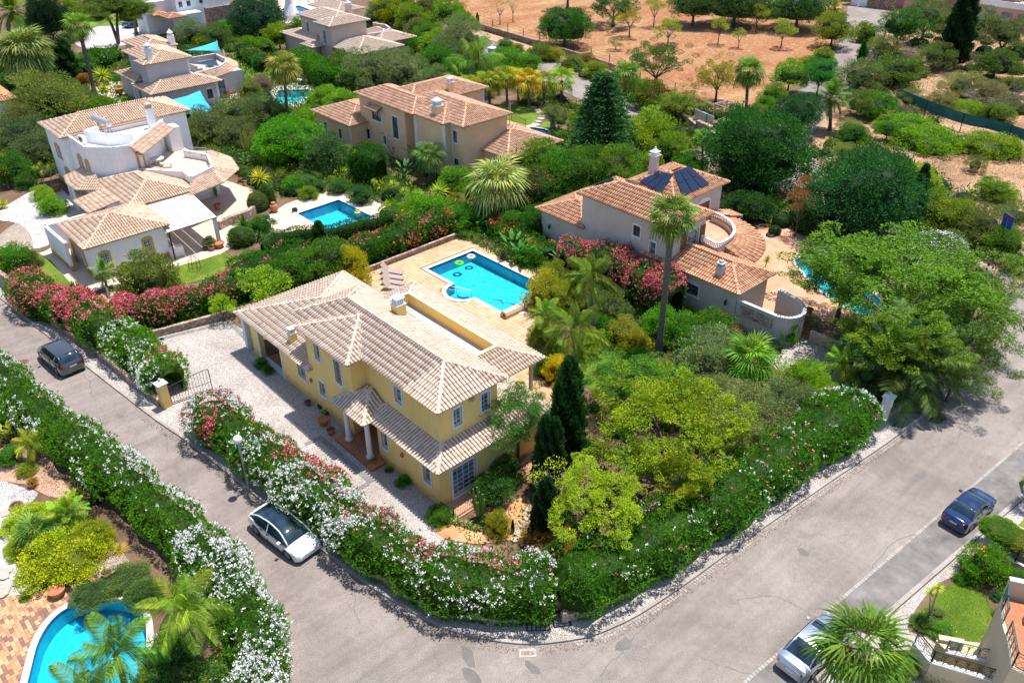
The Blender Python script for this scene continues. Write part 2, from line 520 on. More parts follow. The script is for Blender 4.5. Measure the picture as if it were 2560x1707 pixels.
class MB:
 def __init__(s):
  s.v,s.f,s.r=[],[],[]
 def poly(s,pts,rnd=0.5):
  k=len(s.v)
  s.v+=[tuple(map(float,p)) for p in pts]
  s.r+=[rnd]*len(pts)
  s.f.append(tuple(range(k,k+len(pts))))
 def box(s,x0,y0,z0,x1,y1,z1,rnd=0.5):
  p=[(x0,y0,z0),(x1,y0,z0),(x1,y1,z0),(x0,y1,z0),(x0,y0,z1),(x1,y0,z1),(x1,y1,z1),(x0,y1,z1)]
  k=len(s.v)
  s.v+=p
  s.r+=[rnd]*8
  for f in ((3,2,1,0),(4,5,6,7),(0,1,5,4),(1,2,6,5),(2,3,7,6),(3,0,4,7)):
   s.f.append(tuple(k+i for i in f))
 def obox(s,c,half,rot=0.0,rnd=0.5,mat=None):
  M_=mat or Matrix.Rotation(rot,3,'Z')
  k=len(s.v)
  for dz in (-1,1):
   for dx,dy in ((-1,-1),(1,-1),(1,1),(-1,1)):
    q=M_@Vector((dx*half[0],dy*half[1],dz*half[2]))
    s.v.append((c[0]+q[0],c[1]+q[1],c[2]+q[2]))
  s.r+=[rnd]*8
  for f in ((3,2,1,0),(4,5,6,7),(0,1,5,4),(1,2,6,5),(2,3,7,6),(3,0,4,7)):
   s.f.append(tuple(k+i for i in f))
 def prism(s,pts,z0,z1,rnd=0.5,cap=True):
  k=len(s.v)
  n=len(pts)
  s.v+=[(p[0],p[1],z0) for p in pts]+[(p[0],p[1],z1) for p in pts]
  s.r+=[rnd]*(2*n)
  for i in range(n):
   j=(i+1)%n
   s.f.append((k+i,k+j,k+n+j,k+n+i))
  if cap:
   s.f.append(tuple(k+n+i for i in range(n)))
   s.f.append(tuple(k+n-1-i for i in range(n)))
 def tube(s,pts,rad,n=7,rnd=0.5,cap=True):
  k=len(s.v)
  P=[Vector(p) for p in pts]
  m_=len(P)
  rr=[rad]*m_ if isinstance(rad,(int,float)) else list(rad)
  ref=None
  for i in range(m_):
   d=(P[min(i+1,m_-1)]-P[max(i-1,0)])
   d=d.normalized() if d.length>1e-9 else Vector((0,0,1))
   a=Vector((0,0,1)) if abs(d.z)<0.9 else Vector((1,0,0))
   if ref is not None:
    a=ref
   u=(a-d*a.dot(d)).normalized()
   ref=u
   w=d.cross(u)
   for j in range(n):
    t=2*math.pi*j/n
    q=P[i]+(u*math.cos(t)+w*math.sin(t))*rr[i]
    s.v.append(tuple(q))
  s.r+=[rnd]*(m_*n)
  for i in range(m_-1):
   for j in range(n):
    a0,a1=k+i*n+j,k+i*n+(j+1)%n
    s.f.append((a0,a1,a1+n,a0+n))
  if cap:
   s.f.append(tuple(k+n-1-j for j in range(n)))
   s.f.append(tuple(k+(m_-1)*n+j for j in range(n)))
 def lathe(s,c,prof,n=12,rnd=0.5,a0=0.0):
  k=len(s.v)
  for (r,z) in prof:
   for j in range(n):
    t=2*math.pi*j/n+a0
    s.v.append((c[0]+r*math.cos(t),c[1]+r*math.sin(t),c[2]+z))
  s.r+=[rnd]*(len(prof)*n)
  for i in range(len(prof)-1):
   for j in range(n):
    a,b=k+i*n+j,k+i*n+(j+1)%n
    s.f.append((a,b,b+n,a+n))
  s.f.append(tuple(k+(len(prof)-1)*n+j for j in range(n)))
  s.f.append(tuple(k+n-1-j for j in range(n)))
 def torus(s,c,r0,r1,n=24,m=10,rnd=0.5,flat=1.0):
  k=len(s.v)
  for i in range(n):
   t=2*math.pi*i/n
   for j in range(m):
    u=2*math.pi*j/m
    rr=r0+r1*math.cos(u)
    s.v.append((c[0]+rr*math.cos(t),c[1]+rr*math.sin(t),c[2]+r1*math.sin(u)*flat))
    s.r.append(rnd)
  for i in range(n):
   for j in range(m):
    a=k+i*m+j
    b=k+i*m+(j+1)%m
    c2=k+((i+1)%n)*m+(j+1)%m
    d=k+((i+1)%n)*m+j
    s.f.append((a,d,c2,b))
 def mesh(s,name,off=(0,0,0)):
  me=bpy.data.meshes.new(name)
  if off!=(0,0,0):
   vv=[(p[0]-off[0],p[1]-off[1],p[2]-off[2]) for p in s.v]
  else:
   vv=s.v
  me.from_pydata(vv,[],s.f)
  at_=me.attributes.new('rnd','FLOAT','POINT')
  at_.data.foreach_set('value',np.array(s.r,dtype=np.float32))
  return me
WL={}
def wloc(o):
 return WL.get(o.name,(0,0,0))
def setp(o,mat=None,smooth=False):
 if mat is not None:
  o.data.materials.append(MATS[mat] if isinstance(mat,str) else mat)
 if smooth:
  o.data.shade_smooth()
def part(name,mb,mat,parent=None,smooth=False,bevel=0.0,label=None):
 off=wloc(parent) if parent else (0,0,0)
 me=mb.mesh(name,off)
 o=bpy.data.objects.new(name,me)
 COL.objects.link(o)
 me.materials.append(MATS[mat])
 if smooth:
  me.shade_smooth()
 if parent:
  o.parent=parent
  WL[o.name]=off
 if bevel:
  b=o.modifiers.new('bevel','BEVEL')
  b.width=bevel
  b.segments=2
 if label:
  o['label']=label
 return o
LABELS={}
def tag(o,label,cat,group=None,kind=None):
 o['label']=label
 o['category']=cat
 if group:
  o['group']=group
 if kind:
  o['kind']=kind
 return o
def thing(name,label,cat,loc=(0,0,0),group=None,rz=0.0):
 o=bpy.data.objects.new(name,None)
 o.empty_display_size=0.3
 COL.objects.link(o)
 o.location=loc
 o.rotation_euler=(0,0,rz)
 WL[o.name]=tuple(loc)
 return tag(o,label,cat,group)
def struct(o,kind='structure'):
 o['kind']=kind
 return o
def inpoly(x,y,P):
 c=False
 j=len(P)-1
 for i in range(len(P)):
  if (P[i][1]>y)!=(P[j][1]>y) and x<(P[j][0]-P[i][0])*(y-P[i][1])/(P[j][1]-P[i][1]+1e-12)+P[i][0]:
   c=not c
  j=i
 return c
KEEP=[]
def sheet(name,outer,z,mat,holes=(),parent=None,kind='structure'):
 if name not in ('ground','red_field','dry_scrub_ground','verge','lane_verge','pool_side_bed','right_flower_bed'):
  KEEP.append(outer)
 vs,es=[],[]
 for lp in [outer]+list(holes):
  k=len(vs)
  vs+=[Vector((p[0],p[1])) for p in lp]
  es+=[(k+i,k+(i+1)%len(lp)) for i in range(len(lp))]
 ov,oe,of,*_=delaunay_2d_cdt(vs,es,[],0,1e-6)
 mb=MB()
 for f in of:
  cx=sum(ov[i][0] for i in f)/len(f)
  cy=sum(ov[i][1] for i in f)/len(f)
  if inpoly(cx,cy,outer) and not any(inpoly(cx,cy,h) for h in holes):
   pts=[(ov[i][0],ov[i][1],z) for i in f]
   a=sum(pts[i][0]*pts[(i+1)%3][1]-pts[(i+1)%3][0]*pts[i][1] for i in range(3))
   mb.poly(pts if a>0 else pts[::-1])
 o=part(name,mb,mat,parent)
 if kind and not parent:
  o['kind']=kind
 return o
def spline(P,n=6,closed=False):
 out=[]
 m=len(P)
 rng=range(m if closed else m-1)
 for i in rng:
  p0=P[(i-1)%m] if closed or i>0 else P[0]
  p1,p2=P[i],P[(i+1)%m]
  p3=P[(i+2)%m] if closed or i+2<m else P[-1]
  for k in range(n):
   t=k/n
   out.append(tuple(0.5*((2*p1[a])+(-p0[a]+p2[a])*t+(2*p0[a]-5*p1[a]+4*p2[a]-p3[a])*t*t+(-p0[a]+3*p1[a]-3*p2[a]+p3[a])*t**3) for a in range(len(p1))))
 if not closed:
  out.append(tuple(P[-1]))
 return out
def resample(P,step):
 out=[P[0]]
 acc=0.0
 for i in range(len(P)-1):
  a,b=P[i],P[i+1]
  L=math.hypot(b[0]-a[0],b[1]-a[1])
  if L<1e-9:
   continue
  d=step-acc
  while d<=L:
   t=d/L
   out.append(tuple(a[k]+(b[k]-a[k])*t for k in range(len(a))))
   d+=step
  acc=(acc+L)%step
 return out
def offset(P,d):
 out=[]
 for i in range(len(P)):
  a,b=P[max(i-1,0)],P[min(i+1,len(P)-1)]
  dx,dy=b[0]-a[0],b[1]-a[1]
  L=math.hypot(dx,dy) or 1
  out.append((P[i][0]-dy/L*d,P[i][1]+dx/L*d))
 return out
TSP,TLEN=0.225,0.40
def tile_template(L,r=0.088,m=5):
 vs=[]
 for x,k,lift in ((0.0,1.0,0.028),(L+0.035,0.80,0.0)):
  for j in range(m+1):
   t=math.pi*j/m
   vs.append((x,-math.cos(t)*r*k,math.sin(t)*r*0.92*k+lift))
 fs=[(j,j+1,m+2+j,m+1+j) for j in range(m)]
 fs.append(tuple(range(m,-1,-1)))
 return np.array(vs),fs
TV,TF=tile_template(TLEN)
TILE_MESH={}
def tile_meshes(mat):
 if mat in TILE_MESH:
  return TILE_MESH[mat]
 out=[]
 for i in range(8):
  mb=MB()
  mb.v=[tuple(p) for p in TV]
  mb.f=list(TF)
  mb.r=[(i+0.5)/8]*len(TV)
  me=mb.mesh('tile')
  me.materials.append(MATS[mat])
  out.append(me)
 TILE_MESH[mat]=out
 return out
def facet_rows(poly,a,b,sp):
 P=[np.array(p,float) for p in poly]
 a,b=np.array(a,float),np.array(b,float)
 u=(b-a)/np.linalg.norm(b-a)
 n=None
 for i in range(1,len(P)-1):
  c=np.cross(P[i]-P[0],P[i+1]-P[0])
  if np.linalg.norm(c)>1e-6:
   n=c/np.linalg.norm(c)
   break
 if n[2]<0:
  n=-n
 v=np.cross(n,u)
 if v[2]<0:
  v=-v
 uv=[((p-a)@u,(p-a)@v) for p in P]
 u0,u1=min(q[0] for q in uv),max(q[0] for q in uv)
 rows=[]
 k=int((u1-u0)/sp)
 s0=u0+((u1-u0)-(k-1)*sp)/2 if k>0 else u0
 for i in range(max(k,0)):
  x=s0+i*sp
  ys=[]
  for j in range(len(uv)):
   p,q=uv[j],uv[(j+1)%len(uv)]
   if (p[0]>x)!=(q[0]>x):
    ys.append(p[1]+(x-p[0])/(q[0]-p[0])*(q[1]-p[1]))
  ys.sort()
  for y0,y1 in zip(ys[::2],ys[1::2]):
   if y1-y0>0.12:
    rows.append((a+u*x+v*(y0-0.06),a+u*x+v*y1,n))
 return rows
def tiles_of(rows,excl=()):
 T=[]
 for p0,p1,n in rows:
  d=p1-p0
  L=np.linalg.norm(d)
  d=d/L
  x=0.0
  while x<L-0.1:
   c=p0+d*(x+TLEN/2)
   ok=True
   for (ex0,ey0,ex1,ey1,ez) in excl:
    if ex0<c[0]<ex1 and ey0<c[1]<ey1 and c[2]<ez:
     ok=False
     break
   if ok:
    T.append((p0+d*x,d,n))
   x+=TLEN
 return T
def joined_tiles(T,name,mat,parent):
 if not T:
  return
 nv=len(TV)
 N=len(T)
 base=np.array([t[0] for t in T])
 D=np.array([t[1] for t in T])
 NN=np.array([t[2] for t in T])
 W=np.cross(NN,D)
 jit=NR.uniform(-0.008,0.008,(N,2))
 base=base+W*jit[:,:1]+NN*(jit[:,1:]*0.5)
 D=D+W*NR.normal(0,0.012,(N,1))
 V=base[:,None,:]+TV[None,:,0:1]*D[:,None,:]+TV[None,:,1:2]*W[:,None,:]+TV[None,:,2:3]*NN[:,None,:]
 off=np.array(wloc(parent))
 V=(V-off).reshape(-1,3)
 q=np.array([f for f in TF if len(f)==4])
 e=[f for f in TF if len(f)!=4][0]
 me=bpy.data.meshes.new(name)
 me.vertices.add(len(V))
 me.vertices.foreach_set('co',V.astype(np.float32).ravel())
 loops,starts=[],[]
 k=0
 per=np.concatenate([q.ravel(),np.array(e)])
 st=np.concatenate([np.arange(0,q.size,4),[q.size]])
 loops=(per[None,:]+(np.arange(N)*nv)[:,None]).ravel()
 starts=(st[None,:]+(np.arange(N)*len(per))[:,None]).ravel()
 me.loops.add(len(loops))
 me.loops.foreach_set('vertex_index',loops.astype(np.int32))
 me.polygons.add(len(starts))
 me.polygons.foreach_set('loop_start',starts.astype(np.int32))
 me.update(calc_edges=True)
 at_=me.attributes.new('rnd','FLOAT','POINT')
 rv=np.repeat(NR.beta(2.2,1.8,N),nv)
 at_.data.foreach_set('value',rv.astype(np.float32))
 me.materials.append(MATS[mat])
 o=bpy.data.objects.new(name,me)
 COL.objects.link(o)
 o.parent=parent
 o['kind']='stuff'
 return o
def put_tiles(T,mat,parent,single):
 T=sorted(T,key=lambda t:float(np.linalg.norm(t[0]-CAMP)))
 off=np.array(wloc(parent))
 ms=tile_meshes(mat)
 for t in T[:single]:
  o=bpy.data.objects.new('tile',ms[min(7,int(NR.beta(2.2,1.8)*8))])
  COL.objects.link(o)
  o.parent=parent
  W=np.cross(t[2],t[1])
  dd=t[1]+W*NR.normal(0,0.012)
  p=t[0]-off+W*NR.uniform(-0.012,0.012)
  m=Matrix(((dd[0],W[0],t[2][0],p[0]),(dd[1],W[1],t[2][1],p[1]),(dd[2],W[2],t[2][2],p[2]),(0,0,0,1)))
  o.matrix_local=m
 joined_tiles(T[single:],'tiles',mat,parent)
def cap_line(mb,a,b,r=0.115):
 a,b=Vector(a),Vector(b)
 if a.z>b.z:
  a,b=b,a
 d=b-a
 L=d.length
 if L<0.2:
  return
 d.normalize()
 w=Vector((0,0,1)).cross(d).normalized()
 up=d.cross(w)
 x=0.0
 m=6
 while x<L-0.05:
  l1=min(0.44,L-x)
  k=len(mb.v)
  rn=R.betavariate(2.2,1.8)
  for xx,kk,lift in ((0,1.0,0.022),(l1+0.03,0.9,0.012)):
   for j in range(m+1):
    t=math.pi*j/m
    q=a+d*(x+xx)-w*(math.cos(t)*r*kk)+up*(math.sin(t)*r*0.9*kk+lift-0.03)
    mb.v.append(tuple(q))
  mb.r+=[rn]*(2*(m+1))
  for j in range(m):
   mb.f.append((k+j,k+j+1,k+m+2+j,k+m+1+j))
  mb.f.append(tuple(k+j for j in range(m,-1,-1)))
  x+=0.44
def hip_planes(x0,y0,x1,y1,z,s):
 wx,wy=x1-x0,y1-y0
 h=min(wx,wy)/2
 zr=z+s*h
 if wx>=wy:
  yc=(y0+y1)/2
  r0,r1=(x0+h,yc,zr),(x1-h,yc,zr)
 else:
  xc=(x0+x1)/2
  r0,r1=(xc,y0+h,zr),(xc,y1-h,zr)
 c=[(x0,y0,z),(x1,y0,z),(x1,y1,z),(x0,y1,z)]
 if wx>=wy:
  F=[[c[0],c[1],r1,r0],[c[1],c[2],r1],[c[2],c[3],r0,r1],[c[3],c[0],r0]]
  C=[(c[0],r0),(c[3],r0),(c[1],r1),(c[2],r1),(r0,r1)]
 else:
  F=[[c[0],c[1],r0],[c[1],c[2],r1,r0],[c[2],c[3],r1],[c[3],c[0],r0,r1]]
  C=[(c[0],r0),(c[1],r0),(c[2],r1),(c[3],r1),(r0,r1)]
 return F,C
def roof(parent,planes,caps,tile='tile_pale',pan='pan_pale',excl=(),single=0,sp=None,capr=0.115,name='roof',eave=True,fascia='plaster_cream',faces=None):
 sp=sp or TSP
 mb=MB()
 for P in planes:
  mb.poly(P,R.random())
  mb.poly([(p[0],p[1],p[2]-0.07) for p in reversed(P)],0.5)
  for i in range(len(P)):
   a,b=P[i],P[(i+1)%len(P)]
   mb.poly([(a[0],a[1],a[2]-0.07),(b[0],b[1],b[2]-0.07),b,a],0.5)
 ro=part(name,mb,pan,parent)
 T=[]
 for P in planes:
  T+=tiles_of(facet_rows([(p[0],p[1],p[2]+0.008) for p in P],(P[0][0],P[0][1],P[0][2]+0.008),(P[1][0],P[1][1],P[1][2]+0.008),sp),excl)
 put_tiles(T,tile,ro,single)
 if caps:
  mb=MB()
  for a,b in caps:
   cap_line(mb,a,b,capr)
  o=part('ridge_tiles',mb,tile,ro)
  o['kind']='stuff'
 if eave:
  mb=MB()
  for P in planes:
   a,b=Vector(P[0]),Vector(P[1])
   d=(b-a).normalized()
   n_=Vector((-d.y,d.x,0))
   c=sum((Vector(p) for p in P),Vector())/len(P)
   if n_.dot(c-a)<0:
    n_=-n_
   i0,i1=a+n_*0.06,b+n_*0.06
   j0,j1=a+n_*0.5,b+n_*0.5
   z=a.z-0.10
   mb.poly([(i0.x,i0.y,z),(i1.x,i1.y,z),(i1.x,i1.y,z+0.09),(i0.x,i0.y,z+0.09)])
   mb.poly([(i0.x,i0.y,z),(j0.x,j0.y,z),(j1.x,j1.y,z),(i1.x,i1.y,z)])
  part('eave',mb,fascia,ro)
 return ro
def hiproof(parent,x0,y0,x1,y1,z,s,**kw):
 F,C=hip_planes(x0,y0,x1,y1,z,s)
 drop=kw.pop('drop',())
 return roof(parent,[f for i,f in enumerate(F) if i not in drop],C,**kw)
def wall_face(mb,ax,pl,u0,u1,z0,z1,ops,depth=0.16):
 def P(u,z,d=0.0):
  return (u,pl-d,z) if ax=='y-' else (pl+d,u,z)
 us=sorted({u0,u1,*[o[0] for o in ops],*[o[1] for o in ops]})
 zs=sorted({z0,z1,*[o[2] for o in ops],*[o[3] for o in ops]})
 us=[u for u in us if u0<=u<=u1]
 zs=[z for z in zs if z0<=z<=z1]
 for i in range(len(us)-1):
  for j in range(len(zs)-1):
   cu,cz=(us[i]+us[i+1])/2,(zs[j]+zs[j+1])/2
   if any(o[0]<cu<o[1] and o[2]<cz<o[3] for o in ops):
    continue
   mb.poly([P(us[i],zs[j]),P(us[i+1],zs[j]),P(us[i+1],zs[j+1]),P(us[i],zs[j+1])])
 for o in ops:
  a,b,c,d=o[:4]
  D_=-depth
  mb.poly([P(a,c),P(b,c),P(b,c,D_),P(a,c,D_)])
  mb.poly([P(a,d,D_),P(b,d,D_),P(b,d),P(a,d)])
  mb.poly([P(a,c),P(a,c,D_),P(a,d,D_),P(a,d)])
  mb.poly([P(b,c,D_),P(b,c),P(b,d),P(b,d,D_)])
def volume(mb,x0,y0,x1,y1,z0,z1,fy=(),fx=(),depth=0.16):
 wall_face(mb,'y-',y0,x0,x1,z0,z1,fy,depth)
 wall_face(mb,'x+',x1,y0,y1,z0,z1,fx,depth)
 mb.poly([(x1,y1,z0),(x0,y1,z0),(x0,y1,z1),(x1,y1,z1)])
 mb.poly([(x0,y1,z0),(x0,y0,z0),(x0,y0,z1),(x0,y1,z1)])
 mb.poly([(x0,y0,z1),(x1,y0,z1),(x1,y1,z1),(x0,y1,z1)])
def window(parent,ax,pl,u0,u1,z0,z1,trim='trim_blue_white',arch=0.0,tw=0.09,depth=0.15,bars=(2,4),glass='glass',barmat='trim_blue_white',name='window',grille=False,sill=True,shutters=None):
 def P(u,z,d=0.0):
  return (u,pl-d,z) if ax=='y-' else (pl+d,u,z)
 def bx(mb,ua,ub,za,zb,da,db):
  p,q=P(ua,za,da),P(ub,zb,db)
  mb.box(min(p[0],q[0]),min(p[1],q[1]),za,max(p[0],q[0]),max(p[1],q[1]),zb)
 mb=MB()
 pr=0.035
 bx(mb,u0-tw,u0,z0-tw,z1,-0.02,pr)
 bx(mb,u1,u1+tw,z0-tw,z1,-0.02,pr)
 bx(mb,u0,u1,z0-tw,z0,-0.02,pr)
 if arch>0:
  n=8
  top=[]
  for i in range(n+1):
   t=i/n
   top.append((u0-tw+(u1-u0+2*tw)*t,z1+tw*0.9+arch*math.sin(math.pi*t)))
  for i in range(n):
   (a,za),(b,zb)=top[i],top[i+1]
   mb.poly([P(a,z1,pr),P(b,z1,pr),P(b,zb,pr),P(a,za,pr)])
   mb.poly([P(a,za,pr),P(b,zb,pr),P(b,zb,-0.01),P(a,za,-0.01)])
  mb.poly([P(u0-tw,z1,-0.01),P(u0-tw,z1,pr),P(top[0][0],top[0][1],pr),P(top[0][0],top[0][1],-0.01)])
  mb.poly([P(u1+tw,z1,pr),P(u1+tw,z1,-0.01),P(top[-1][0],top[-1][1],-0.01),P(top[-1][0],top[-1][1],pr)])
  mb.poly([P(u0,z1,-0.1),P(u1,z1,-0.1),P(u1,z1,pr),P(u0,z1,pr)])
 else:
  bx(mb,u0-tw,u1+tw,z1,z1+tw,-0.02,pr)
 w=part(name,mb,trim,parent)
 mb=MB()
 d=-depth
 mb.poly([P(u0,z0,d+0.004),P(u1,z0,d+0.004),P(u1,z1,d+0.004),P(u0,z1,d+0.004)])
 part('pane',mb,glass,w)
 mb=MB()
 f=0.045
 bx(mb,u0,u0+f,z0,z1,d,d+0.05)
 bx(mb,u1-f,u1,z0,z1,d,d+0.05)
 bx(mb,u0+f,u1-f,z0,z0+f,d,d+0.05)
 bx(mb,u0+f,u1-f,z1-f,z1,d,d+0.05)
 nu,nz=bars
 for i in range(1,nu):
  c=u0+(u1-u0)*i/nu
  bx(mb,c-0.011,c+0.011,z0+f,z1-f,d,d+0.035)
 for i in range(1,nz):
  c=z0+(z1-z0)*i/nz
  bx(mb,u0+f,u1-f,c-0.008,c+0.008,d+0.001,d+0.03)
 part('sash',mb,barmat,w)
 if sill:
  mb=MB()
  bx(mb,u0-tw-0.02,u1+tw+0.02,z0-tw-0.04,z0-tw+0.0,-0.02,pr+0.03)
  part('sill',mb,trim,w)
 if grille:
  mb=MB()
  n=max(3,int((u1-u0)/0.13))
  for i in range(n+1):
   c=u0+(u1-u0)*i/n
   bx(mb,c-0.011,c+0.011,z0,z1,0.0,0.022)
  for i in range(5):
   c=z0+(z1-z0)*(i+0.5)/5
   bx(mb,u0,u1,c-0.01,c+0.01,0.023,0.04)
  part('grille',mb,'iron' if grille is True else grille,w)
 if shutters:
  for s in (-1,1):
   mb=MB()
   W=(u1-u0)/2
   a=u0-tw-W if s<0 else u1+tw
   bx(mb,a,a+W,z0,z1,0.02,0.06)
   k=12
   for i in range(k):
    c=z0+(z1-z0)*(i+0.5)/k
    bx(mb,a+0.04,a+W-0.04,c-0.012,c+0.02,0.06,0.078)
   part('shutter',mb,shutters,w)
 return w
def ironwork(parent,pts,h=0.85,mat='iron',step=0.12,name='railing',wl=0.02,motif=False,posts=True):
 mb=MB()
 for i in range(len(pts)-1):
  a,b=Vector(pts[i]),Vector(pts[i+1])
  d=b-a
  L=d.length
  n=max(1,round(L/step))
  for zz in ((0.06,h) if not motif else (0.06,h-0.14,h)):
   mb.tube([a+Vector((0,0,zz)),b+Vector((0,0,zz))],wl*(1.3 if zz==h else 0.7),5)
  if not motif:
   for k in range(n+1):
    p=a+d*(k/n)
    mb.tube([p+Vector((0,0,0.0)),p+Vector((0,0,h))],wl*0.55,4)
  else:
   n=max(1,round(L/0.42))
   for k in range(n+1):
    p=a+d*(k/n)
    mb.tube([p,p+Vector((0,0,h))],wl*0.7,4)
    if k<n:
     c=a+d*((k+0.5)/n)
     dn=d.normalized()
     r=0.19
     ring=[c+dn*(r*math.cos(t))+Vector((0,0,0.37+0.28*math.sin(t))) for t in [2*math.pi*q/10 for q in range(11)]]
     mb.tube(ring,wl*0.5,4,cap=False)
     c1,c2=p,p+d*(1/n)
     mb.tube([c1+Vector((0,0,0.08)),c2+Vector((0,0,h-0.16))],wl*0.4,4)
     mb.tube([c2+Vector((0,0,0.08)),c1+Vector((0,0,h-0.16))],wl*0.4,4)
  if posts:
   mb.tube([a,a+Vector((0,0,h+0.05))],wl*1.5,6)
   mb.tube([b,b+Vector((0,0,h+0.05))],wl*1.5,6)
 o=part(name,mb,mat,parent)
 return o
def chimney(parent,x,y,z0,w,h,body,capcol='white',style=0,label=None):
 mb=MB()
 mb.box(x-w/2,y-w/2,z0,x+w/2,y+w/2,z0+h)
 c=part('chimney',mb,body,parent,label=label)
 mb=MB()
 k=w*0.40
 z=z0+h
 if style==0:
  mb.box(x-w*.56,y-w*.56,z,x+w*.56,y+w*.56,z+0.05)
  mb.box(x-k,y-k,z+0.05,x+k,y+k,z+0.45*w+0.12)
  zz=z+0.45*w+0.12
  mb.box(x-w*.5,y-w*.5,zz,x+w*.5,y+w*.5,zz+0.05)
  b=[(x-w*.5,y-w*.5,zz+0.05),(x+w*.5,y-w*.5,zz+0.05),(x+w*.5,y+w*.5,zz+0.05),(x-w*.5,y+w*.5,zz+0.05)]
  ap=(x,y,zz+0.05+w*0.42)
  for i in range(4):
   mb.poly([b[i],b[(i+1)%4],ap])
 elif style==1:
  mb.lathe((x,y,z),[(w*.55,0),(w*.6,.05),(w*.45,.08),(w*.42,.3),(w*.58,.34),(w*.5,.42),(w*.25,.6),(w*.08,.78),(w*.05,.9)],12)
 else:
  mb.box(x-w*.6,y-w*.6,z,x+w*.6,y+w*.6,z+0.06)
  mb.box(x-k,y-k,z+0.06,x+k,y+k,z+0.26)
  mb.box(x-w*.55,y-w*.55,z+0.26,x+w*.55,y+w*.55,z+0.33)
  mb.box(x-k*.7,y-k*.7,z+0.33,x+k*.7,y+k*.7,z+0.46)
  mb.lathe((x,y,z+0.46),[(k*.75,0),(k*.8,.04),(k*.3,.1),(k*.15,.22)],8)
 part('chimney_cap',mb,capcol,c)
 mb=MB()
 for sx in (-1,0,1):
  for dz in (0.12,0.24):
   s_=w*0.045
   mb.box(x+sx*w*0.22-s_,y-k-0.006,z+dz,x+sx*w*0.22+s_,y-k,z+dz+0.09)
   mb.box(x+k,y+sx*w*0.22-s_,z+dz,x+k+0.006,y+sx*w*0.22+s_,z+dz+0.09)
 part('chimney_vent',mb,'azulejo' if style==0 else 'black',c)['kind']='stuff'
 return c
far=[(-3000,-1500),(1500,-1500),(1500,3500),(-3000,3500)]
def arc(cx,cy,r,a0,a1,n):
 return [(cx+r*math.cos(math.radians(a0+(a1-a0)*i/n)),cy+r*math.sin(math.radians(a0+(a1-a0)*i/n))) for i in range(n+1)]
pool_main=[(-22.7,16.55),(-19.25,16.6)]+arc(-17.8,16.35,1.38,172,360,12)[0:]+[(-12.75,16.42),(-12.75,21.6),(-22.7,21.45)]
pool_white=[(-39.95,14.45),(-34.3,14.45),(-34.3,19.2),(-40.1,19.1)]
kid=[(74,1687),(98,1600),(140,1540),(200,1507),(270,1497),(330,1507),(355,1530),(366,1570),(364,1650),(355,1720),(330,1800),(60,1800),(62,1740)]
pool_kid=spline([at(*p) for p in kid],4,True)
pool_grey=[Q(8,420,780),Q(8,540,715),Q(8,660,700),Q(8,760,760),Q(8,900,900),Q(8,1110,1080),Q(8,1270,1200),Q(8,1200,1250),Q(8,1000,1250),Q(8,640,1030),Q(8,540,930)]
pool_lilac=[Q(2,225,845),Q(2,250,762),Q(2,520,752),Q(2,530,800),Q(2,400,870),Q(2,230,870)]
pool_peach=spline([Q(3,270,1062),Q(3,340,1075),Q(3,430,1095),Q(3,500,1150),Q(3,560,1190),Q(3,570,1215),Q(3,510,1235),Q(3,420,1200),Q(3,330,1120)],3,True)
pool_top=[Q(2,290,75),Q(2,430,50),Q(2,535,90),Q(2,520,130),Q(2,400,150),Q(2,300,110)]
POOLS=[pool_main,pool_white,pool_kid,pool_grey,pool_lilac,pool_peach,pool_top]
sheet('ground',far,-0.02,'garden_soil',POOLS)
def grow(P,d):
 n=len(P)
 area=sum(P[i][0]*P[(i+1)%n][1]-P[(i+1)%n][0]*P[i][1] for i in range(n))
 s=-1 if area>0 else 1
 out=[]
 for i in range(n):
  a,b,c=P[i-1],P[i],P[(i+1)%n]
  n1=Vector((-(b[1]-a[1]),b[0]-a[0]))
  n2=Vector((-(c[1]-b[1]),c[0]-b[0]))
  n1=n1.normalized() if n1.length>1e-9 else n1
  n2=n2.normalized() if n2.length>1e-9 else n2
  m_=(n1+n2)
  m_=m_.normalized() if m_.length>1e-6 else n1
  k=min(1.6,1.0/max(0.4,m_.dot(n1))) if n1.length else 1
  out.append((b[0]+m_.x*s*d*k,b[1]+m_.y*s*d*k))
 return out
def pool(outline,label,depth=1.0,coping=0.32,copmat='coping'):
 t=thing('swimming_pool',label,'pool',(outline[0][0],outline[0][1],0))
 mb=MB()
 n=len(outline)
 area=sum(outline[i][0]*outline[(i+1)%n][1]-outline[(i+1)%n][0]*outline[i][1] for i in range(n))
 O_=outline if area>0 else outline[::-1]
 for i in range(n):
  a,b=O_[i],O_[(i+1)%n]
  mb.poly([(b[0],b[1],0.02),(a[0],a[1],0.02),(a[0],a[1],-depth),(b[0],b[1],-depth)])
 part('basin_wall',mb,'basin',t)
 part('basin_floor',sheet_mb(O_,-depth),'basin',t)
 part('water',sheet_mb(O_,-0.09),'water',t)
 if coping:
  outer=grow(O_,coping)
  mb=MB()
  for i in range(n):
   j=(i+1)%n
   a,b,c,d=O_[i],O_[j],outer[j],outer[i]
   mb.poly([(a[0],a[1],0.05),(d[0],d[1],0.05),(c[0],c[1],0.05),(b[0],b[1],0.05)])
   mb.poly([(d[0],d[1],-0.03),(c[0],c[1],-0.03),(c[0],c[1],0.05),(d[0],d[1],0.05)])
   mb.poly([(a[0],a[1],0.05),(b[0],b[1],0.05),(b[0],b[1],-0.03),(a[0],a[1],-0.03)])
  part('coping',mb,copmat,t)
 return t
